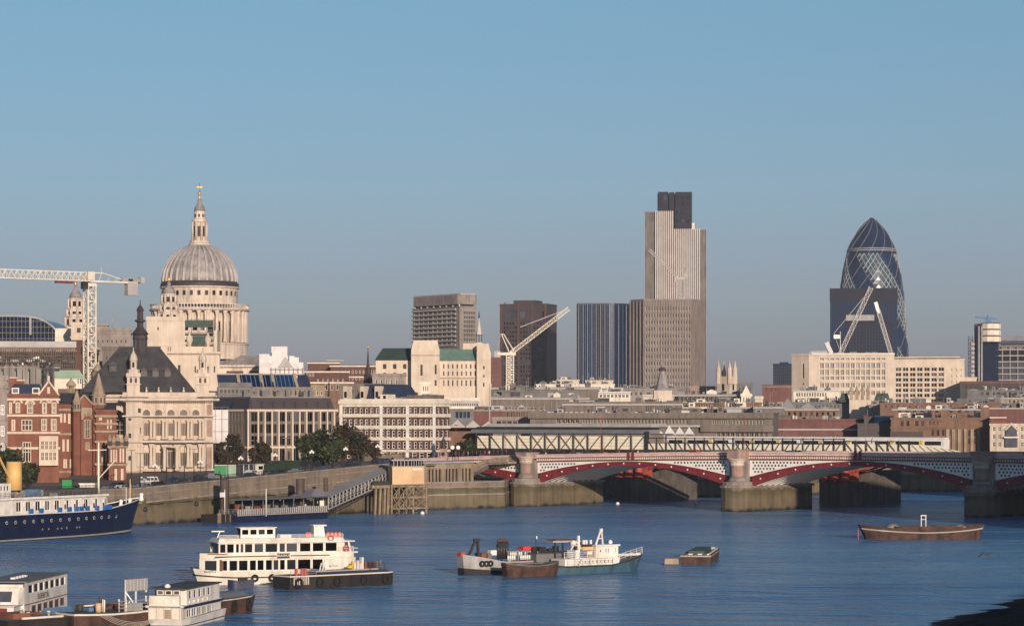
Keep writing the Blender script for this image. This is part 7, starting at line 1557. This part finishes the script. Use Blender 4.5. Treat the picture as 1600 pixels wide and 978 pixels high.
# ================= embankment furniture =================
NV=Vector((-WD.y,WD.x))
def st(px,off):
    o=WA+NV*off; k=(px-800)/F; u=(k*o.y-o.x)/(WD.x-k*WD.y); p=o+WD*u; return p.x,p.y,ground(p.x,p.y)
WANG=atan2(WD.y,WD.x)
def leafcloud(c,r,n,size,seed,mats):
    random.seed(seed); ms=[MB(x) for x in mats]; cl=[]
    for i in range(26):
        while 1:
            v=Vector((random.uniform(-1,1),random.uniform(-1,1),random.uniform(-1,1)))
            if .25<v.length<1: break
        cl.append((Vector((v.x*r[0],v.y*r[1],v.z*r[2]))*.78,random.uniform(.18,.34),random.randrange(len(mats))))
    for i in range(n):
        q,s,k=random.choice(cl); m=ms[k if random.random()<.8 else random.randrange(len(mats))]
        v=Vector([random.gauss(0,1) for _ in range(3)]); v=v.normalized()*random.random()**.4; p=Vector(c)+q+Vector((v.x*r[0]*s*1.5,v.y*r[1]*s*1.5,v.z*r[2]*s*1.4))
        a=Vector([random.uniform(-1,1) for _ in range(3)]).normalized()*size*random.uniform(.6,1.3); b=a.cross(Vector([random.uniform(-1,1) for _ in range(3)])).normalized()*size*random.uniform(.5,1)
        m.poly(p-a,p+b,p+a,p-b)
    return ms
def tree(label,px,Y,zg,h,w_,mats,seed,n=1800,size=.38,bare=False,group='trees along the embankment'):
    x=wx(px,Y); T=thing('bare_tree' if bare else 'plane_tree',label,'tree',(x,Y,zg),0,group); random.seed(seed)
    m=MB('bark').lathe([(.38,-.5),(.3,h*.25),(.2,h*.5),(.08,h*.8)],8)
    for i in range(9 if not bare else 34):
        a=random.uniform(0,2*pi); z0=h*random.uniform(.22,.6); r=w_*random.uniform(.25,.5); p=(0,0,z0); q=(r*cos(a)*.6,r*sin(a)*.6,z0+h*random.uniform(.12,.25)); e=(r*cos(a+.3),r*sin(a+.3),q[2]+h*random.uniform(.08,.2))
        m.bar(p,q,.16); m.bar(q,e,.09); 
        if bare:
            for j in range(4): m.bar(q,(q[0]+random.uniform(-1,1)*w_*.2,q[1]+random.uniform(-1,1)*w_*.2,q[2]+random.uniform(0,.2)*h),.05)
    m.build('trunk',T)
    for mb in leafcloud((0,0,h*.62),(w_*.5,w_*.42,h*.40),n if not bare else n//5,size,seed+1,mats):
        if mb.v: mb.build('crown',T)
tree('green tree behind the buff funnel, touching the left edge',14,560,6.2,10.5,7,['leaf_green','leaf_dark'],11,n=2600)
tree('green tree in front of the red brick house with the bay window',44,556,6.2,6.4,5,['leaf_green','leaf_dark'],12,n=2000)
for i,(px,Y,h,w_,mt,lb) in enumerate([(483,655,9.5,8,['leaf_dark','leaf_green'],'dark green tree, leftmost of the clump before the office block'),(505,660,10.5,9,['leaf_dark','leaf_green'],'broad dark green tree in the middle of the garden clump'),(536,665,12,9.5,['leaf_dark','leaf_brown'],'tallest dark tree before the gap between office and hotel'),(560,662,10,7,['leaf_brown','leaf_dark'],'brownish tree at the left corner of the hotel'),(520,650,7.5,8,['leaf_dark','leaf_green'],'low dark tree at the front of the garden clump'),(367,680,10,5,['leaf_brown','leaf_dark'],'thin brown tree before the left end of the stone office'),(408,672,8,6,['leaf_dark','leaf_brown'],'dark shrubby tree near the centre of the stone office')]):
    tree(lb,px,Y,8.8 if px>450 else 7.8,h,w_,mt,30+i,n=1900)
tree('bare branched tree beneath the white sheeted scaffold',343,668,8,7,4.5,['leaf_brown'],50,bare=True)
tree('bare branched tree beside the green hoarding',351,662,8,6,4,['leaf_brown'],51,bare=True)
tree('thin nearly leafless tree before the hotel ground floor',585,680,9.8,6,4,['leaf_brown'],52,bare=True)
for i,(px,Y,h,w_,lb) in enumerate([(722,735,4.5,6,'low green bush right of the hotel corner'),(736,739,5.0,6,'green bush against the end of the station')]):
    tree(lb,px,Y,10.8,h,w_,['leaf_green','leaf_dark'],60+i,n=1300,group='bushes near the station')
# lawn and hedge
x,y,z=st(445,24); m=MB('lawn'); a=st(392,24); b=st(470,24); c=st(470,34); d_=st(392,34); m.poly((a[0],a[1],a[2]+.1),(b[0],b[1],b[2]+.1),(c[0],c[1],c[2]+1.0),(d_[0],d_[1],d_[2]+1.0)); tag(m.build('lawn'),kind='stuff')
# river railing / parapet fence along the road
# lamps
g1=MB('dark_metal').lathe([(.22,0),(.2,.8),(.09,1.0),(.07,4.2)],8); g1.bar((-.55,0,3.9),(.55,0,3.9),.08); g1=g1.mesh('post'); gl=MB('white_paint').lathe([(.05,0),(.25,.12),(.28,.35),(.15,.55),(.03,.6)],8).mesh('lantern')
tallp=MB('dark_metal').lathe([(.13,0),(.06,7.8)],8); tallp.bar((-.9,0,7.8),(.9,0,7.8),.09); tallp=tallp.mesh('post'); hd=MB('grey_paint').cb(0,0,-.06,.8,.25,.14).mesh('lamp_head')
for i,px in enumerate((242,313,376,430,487,540,590)):
    x,y,z=st(px,1.0); T=thing('globe_lamp',['globe lamp on the parapet above the bare river wall, leftmost','globe lamp on the parapet just left of the broad mooring pile','globe lamp on the parapet by the green hoarding','globe lamp on the parapet before the lawn','globe lamp on the parapet before the garden trees','globe lamp on the parapet below the tallest garden tree','globe lamp on the parapet above the gangway'][i],'street lamp',(x,y,z+1),WANG,'globe lamps on the embankment parapet')
    inst(g1,'post',T)
    for d in(-.55,0,.55): inst(gl,'lantern',T,(d,0,4.0 if d else 4.3))
for i,(px,off) in enumerate(((205,19),(219,7),(260,19),(270,7),(288,19),(303,7),(322,19),(356,7),(398,19),(447,19),(520,7))):
    x,y,z=st(px,off); T=thing('road_lamp','tall road lamp '+['at the left corner of the pale school','before the left tower of the pale school','before the second window of the pale school','left of the school porch','before the school porch','right of the school porch','before the right pavilion of the pale school','before the green hoarding','before the stone office left end','beside the lawn','among the dark garden trees'][i],'street lamp',(x,y,z),WANG,'tall lamps along the embankment road')
    inst(tallp,'post',T); inst(hd,'lamp_head',T,(-.9,0,7.8)); inst(hd,'lamp_head',T,(.9,0,7.8))
for k in range(10):
    m=MB('dark_metal'); t0=-46+k*15; p0=WA+WD*t0-Vector((0,0)); T=thing('parapet_railing','dark iron railing bay on the river wall, '+['hidden behind the navy ship','above the navy ship stern rail','below the red brick college','left of the pale school tower','before the school porch','between the school porch and the green hoarding','before the green hoarding and bus shelter','before the dark lawn','below the garden trees','above the sloping gangway'][k],'railing',(p0.x,p0.y,ground(p0.x,p0.y)+1.3),WANG,'iron railing bays along the embankment'); h2=ground(*(p0+WD*14.6))-ground(*p0)
    m.bar((0,.5,.85),(14.6,.5,.85+h2),.09); m.bar((0,.5,.1),(14.6,.5,.1+h2),.07); MB('dark_metal').cb(0,.5,-.1,.28,.28,1.25).build('post',T)
    for q in range(37): m.bar((q*.4,.5,h2*q*.4/14.6),(q*.4,.5,.85+h2*q*.4/14.6),.07)
    m.build('railing_bars',T)
# cars
def car(bodymat,van=False):
    h=1.0 if not van else 1.1; L=4.3 if not van else 5
    T=bpy.data.objects.new('parked_car',None); COL.objects.link(T)
    m=MB(bodymat)
    prof=[(0,.35),(0,.8),(.1,.95),(1.0,1.02),(1.6,1.45),(3.1,1.47),(3.9,1.05),(4.25,.95),(4.3,.5),(4.2,.35)] if not van else [(0,.35),(0,1.0),(.7,1.2),(1.2,1.95),(1.5,2.1),(4.95,2.1),(5,1.0),(5,.35)]
    n=len(prof); a=[m.p(x,-.85,z) for x,z in prof]; b=[m.p(x,.85,z) for x,z in prof]; m.face(a); m.face(b[::-1])
    for i in range(n): j=(i+1)%n; m.face((a[j],a[i],b[i],b[j]))
    m.build('body',T)
    m=MB('glass')
    wn=[((1.25,1.05),(1.7,1.4),(2.3,1.42),(2.3,1.05)),((2.4,1.05),(2.4,1.42),(3.05,1.42),(3.6,1.07))] if not van else [((1.05,1.3),(1.4,1.85),(2.1,1.85),(2.1,1.3)),((2.4,1.3),(2.4,1.85),(3.4,1.85),(3.4,1.3)),((3.6,1.3),(3.6,1.85),(4.7,1.85),(4.7,1.3))]
    for w_ in wn:
        m.poly(*[(x,-.86,z) for x,z in w_]); m.poly(*[(x,.86,z) for x,z in w_])
    m.build('side_window',T)
    for x in(.8,L-.85):
        for y in(-.8,.8):
            o=MB('tyre').lathe([(.32,-.1),(.32,.1)],10).build('wheel',T,loc=(x,y,.32)); o.rotation_euler=(pi/2,0,0); MB('grey_paint').lathe([(.17,-.12),(.17,.12)],8).build('rim',o)
    return T
protos={'silver':car('car_silver'),'dark':car('car_dark'),'white':car('white_paint'),'van':car('white_paint',True),'blue':car('cloth_blue')}
used=set()
spots=[('dark',235,9,'dark car on the road under the school, next to the white van'),('van',247,13,'white van driving past the pale school'),('blue',262,8,'dark blue car near the parapet before the school'),('dark',326,15,'black car at the right corner of the pale school'),('silver',213,8,'silver car near the parapet at the left of the school'),('dark',196,14,'dark car in front of the red brick lodge'),('white',178,9,'white car above the bow of the navy ship'),('silver',157,8,'silver car parked behind the ship mast'),('dark',380,9,'dark car by the green hoarding'),('white',403,13,'white car before the lawn'),('blue',610,15,'dark blue car at the corner of the hotel'),('dark',600,19,'black car behind the gangway top'),('silver',455,9,'silver car passing the dark trees'),('dark',560,12,'dark car passing below the hotel left corner'),('dark',288,14,'dark car right behind the porch lamps of the pale school'),('silver',345,14,'silver car before the bare branched trees'),('dark',425,9,'dark car alongside the dark green lawn'),('blue',500,9,'dark blue car in front of the broad garden tree'),('dark',305,9,'dark car near the parapet, right of the school porch'),('dark',640,12,'dark car above the orange hut roof')]
for k,px,off,lab in spots:
    T=protos[k]; 
    if k in used: T=copy_tree(protos[k])
    used.add(k); x,y,z=st(px,off); T.location=(x,y,z+.05); T.rotation_euler=(0,0,WANG+(pi if off>11 else 0)); tag(T,lab,'van' if k=='van' else 'car','vehicles on the embankment road')
    T.name='parked_car' if k!='van' else 'white_van'
# green hoarding and stall
a=st(335,22); T=thing('green_hoarding','bright green site hoarding beneath the bare trees','hoarding',(a[0],a[1],a[2]),0); b=st(374,22); MB('green_hoard').box(0,(b[0]-a[0])*.55,0,.2,-.5,2.7).build('boarding',T); MB('pale_green').box((b[0]-a[0])*.55+.05,b[0]-a[0],.1,.3,-.5,2.6).build('boarding',T); MB('white_paint').box(0,b[0]-a[0],-.05,.25,2.7,2.8).build('top_rail',T)
x,y,z=st(403,20); T=thing('info_kiosk','small white kiosk before the lawn','kiosk',(x,y,z),WANG); MB('warm_white').cb(0,0,0,2.2,1.6,2.2).build('kiosk_body',T); MB('glass').box(-.8,.8,-.85,-.81,1,1.8).build('hatch_window',T); MB('light_roof').cb(0,0,2.2,2.6,2,.15).build('kiosk_roof',T)
x,y,z=st(385,20); T=thing('bus_shelter','dark bus shelter with pale posts beside the small white kiosk','shelter',(x,y,z),WANG); MB('mid_grey').box(-2,2,-.8,.8,2.4,2.55).build('shelter_roof',T); m=MB('white_paint'); [m.cyl(a,-.7,0,2.4,.07) for a in(-1.9,0,1.9)]; m.build('shelter_post',T); MB('glass').box(-1.9,1.9,.7,.74,.2,2.2).build('shelter_pane',T)
x,y,z=st(112,24); T=thing('green_stall','green and black canopied stall behind the navy ship','stall',(x,y,z),0); MB('green_awning').box(-2,0,0,3,.2,2.2).build('green_side',T); m=MB('black').box(-.5,6,-.5,3,2.4,3.1); m.build('dark_canopy',T); MB('boat_white').box(1.5,5,-.6,2,.6,1.5).build('white_counter',T)
# statue and plinth, clock sign discs near the station
x,y=wx(693,690),690; T=thing('statue','dark bronze figure on a tall pinkish plinth at the hotel corner','statue',(x,y,10.5)); m=MB('pink_granite').box(-1.1,1.1,-1.1,1.1,-1,.6); m.box(-.8,.8,-.8,.8,.6,3.2); m.box(-1,1,-1,1,3.2,3.5); m.build('plinth',T)
m=MB('dark_lead').lathe([(.7,3.5),(.62,4.0),(.42,4.8),(.5,5.4),(.42,5.9),(.16,6.05),(.2,6.3),(.17,6.55),(.03,6.65)],10); m.build('bronze_figure',T)
for px,lab in((707,'round white sign disc left of the bushes'),(716,'second round pale disc sign beside the bushes')):
    x,y=wx(px,680),680; T=thing('round_sign',lab,'sign',(x,y,10.8)); MB('white_paint').at(0,0,0).cyl(0,0,0,.12,.5,n=14).build('disc',T,loc=(0,0,3.6)).rotation_euler=(pi/2,0,0); MB('dark_metal').cyl(0,.1,0,3.6,.07).build('post',T)
# people: one continuous body grown over a skeleton
def person_mesh(name,top,legs,stride=.25,arm=.1):
    V=[(0,0,.92),(0,0,1.2),(0,0,1.42),(0,0,1.52),(0,0,1.66),(.1,stride*.5,.5),(.1,stride,.05),(-.1,-stride*.4,.5),(-.1,-stride,.05),(.2,0,1.4),(.26,arm,1.12),(.24,arm*2.2,.88),(-.2,0,1.4),(-.26,-arm,1.12),(-.24,-arm*.5,.87),(.1,stride+.1,.03),(-.1,-stride+.12,.03)]
    E=[(0,1),(1,2),(2,3),(3,4),(0,5),(5,6),(0,7),(7,8),(2,9),(9,10),(10,11),(2,12),(12,13),(13,14),(6,15),(8,16)]
    Rr=[.15,.15,.14,.06,.11,.085,.05,.085,.05,.07,.05,.035,.07,.05,.035,.045,.045]
    me=bpy.data.meshes.new(name); me.from_pydata(V,E,[]); o=bpy.data.objects.new(name,me); COL.objects.link(o)
    md=o.modifiers.new('s','SKIN'); 
    for i,r in enumerate(Rr): me.skin_vertices[0].data[i].radius=(r,r*.8)
    me.skin_vertices[0].data[0].use_root=True
    o.modifiers.new('u','SUBSURF').levels=1
    e=bpy.data.meshes.new_from_object(o.evaluated_get(bpy.context.evaluated_depsgraph_get())); bpy.data.objects.remove(o); e.name=name; e.materials.clear()
    for q in('skin',top,legs,'black'): e.materials.append(MT[q])
    for p in e.polygons:
        c=p.center; p.material_index=3 if c.z>1.72 else 0 if c.z>1.48 or (abs(c.x)>.19 and c.z<.95 and c.z>.8) else 1 if c.z>.93 else 2 if c.z>.1 else 3
        p.use_smooth=True
    return e
PM=[person_mesh('person_body',a,b,s) for a,b,s in(('cloth_dark','cloth_dark',.2),('cloth_red','cloth_dark',.25),('cloth_blue','cloth_dark',.08),('cloth_pale','cloth_blue',.3),('cloth_dark','cloth_blue',.05))]
cn=['dark coat','red top','blue jacket','pale jacket','dark jacket and blue trousers']
random.seed(9)
places=[(227,20,'by the school steps'),(232,20,'near the left school tower'),(343,19,'by the green hoarding'),(362,19,'before the green hoarding'),(395,19,'near the bus shelter'),(277,3,'by the parapet before the school porch'),(300,3,'by the parapet right of the porch'),(420,3,'by the parapet before the lawn'),(206,3,'by the parapet at the left of the school'),(184,3,'above the bow of the navy ship')]
for i,(px,off,w_) in enumerate(places):
    x,y,z=st(px,off); o=inst(PM[i%5],'person',None,(x,y,z+.15),random.uniform(-2,2)); tag(o,'person in %s standing %s'%(cn[i%5],w_),'person','people on the embankment')
ORD='first second third fourth fifth sixth seventh eighth ninth tenth eleventh twelfth thirteenth fourteenth'.split()
for i in range(22):   # people on the bridge footway and its approach
    s=-26+i*1.35 if i<14 else 4+(i-14)*5.5; v=1.5 if i<14 else 1.2
    x,y=bl(s,v); k=(i*7)%5; o=inst(PM[k],'person',None,(x,y,zp(s)-(.95 if i>=14 else .2)),random.uniform(-3,3)); tag(o,'person in %s on the bridge, %s'%(cn[k],ORD[i]+' from left above the stair' if i<14 else ORD[i-14]+' rightward from the first pier'),'person','people walking over the road bridge')
for i in range(7):
    S_=Site(371,563,512,588,0); p=S_.A+S_.d*(3+i*3.6)+S_.n*1.6; o=inst(PM[(i*3)%5],'person',None,(p.x,p.y,1.7),i); tag(o,'person in %s under the pier canopy, %s from the left'%(cn[(i*3)%5],ORD[i]),'person','people waiting on the pier')
# train on the railway bridge
T=thing('passenger_train','white commuter train with dark window strip and yellow doors on the railway bridge','train',(31,706,0),BA)
for k in range(4):
    x1=89.5-k*20.3; x0=x1-19.8; m=MB('white_paint'); m.prism([(x0,4),(x1,4),(x1,6.9),(x0,6.9)],13.9,16.6); m.prism([(x0,4),(x1,4),(x1,6.9),(x0,6.9)],16.6,17.1,[(x0,4.5),(x1,4.5),(x1,6.4),(x0,6.4)]); m.build('carriage',T)
    for a,b in((.8,5),(6.6,13),(14.6,19)): MB('black').box(x0+a,x0+b,3.93,3.997,15.2,16.15).build('window_strip',T)
    for a in(5.2,13.2): MB('yellow').box(x0+a,x0+a+.8,3.94,3.996,14.1,16.3).build('door',T)
# traffic on the road bridge
busT=None
for i,(s,mt,lab) in enumerate(((16,'bright_red','red car crossing above the left arch'),(28,'car_dark','dark car crossing above the left arch'),(43,'bright_red','red car near the middle pier'),(72,'car_silver','silver car right of the middle pier'),(8,'car_silver','silver car just right of the first pier'))):
    T=car(mt); x,y=bl(s,5); T.location=(x,y,zp(s)-.95); T.rotation_euler=(0,0,BA); tag(T,lab,'car','cars on the road bridge'); T.name='road_car'
# gull
Y=210; T=thing('gull','dark gull gliding low over the water at the lower right','bird',(wx(1544,Y),Y,wz(866,Y)),.2)
m=MB('bird').lathe([(.01,-.22),(.05,-.15),(.07,0),(.05,.14),(.03,.2),(.01,.26)],8); o=m.build('body',T); o.rotation_euler=(0,pi/2,0)
m=MB('bird')
for sgn in(-1,1):
    p=[(0,0,.02),(.0+sgn*.32,.05,.14),(sgn*.8,-.1,-.02 if sgn>0 else -.14)]
    for a,b,w0,w1 in((p[0],p[1],.12,.11),(p[1],p[2],.11,.02)): m.bar(a,b,w0*1.8,.045)
m.build('wing',T)
# ================= south bank blocks whose shade falls on the water and bridge =================
def block(name,label,pts,h,mat,nz):
    A=pts[0]; T=thing(name,label,'building',(A[0],A[1],0)); MB(mat).prism([(x-A[0],y-A[1]) for x,y in pts],-1,h).build('wall',T)
    for k in range(nz):
        z=3+k*(h-4)/nz; cx=sum(p[0] for p in pts)/len(pts)-A[0]; cy=sum(p[1] for p in pts)/len(pts)-A[1]
        MB('glass').prism([(cx+(x-A[0]-cx)*1.002,cy+(y-A[1]-cy)*1.002) for x,y in pts],z,z+1.6).build('window_band',T)
    MB('light_roof').prism([(x-A[0],y-A[1]) for x,y in pts],h,h+.8).build('parapet',T)
block('river_office','tall pale office block on the shaded south bank','x' and [(118,474),(165,430),(330,480),(285,525)],42,'warm_white',14)
block('quay_building','long low office on the south quay','x' and [(50,150),(90,150),(137,289),(97,289)],14.5,'grey_concrete',6)
block('shade_block','unseen pale block beyond the bridges, added to shade the far river wall',[(152,652),(300,652),(300,690),(152,690)],34,'cream_stone',8)  # out-of-view block added so the far river wall falls in shade
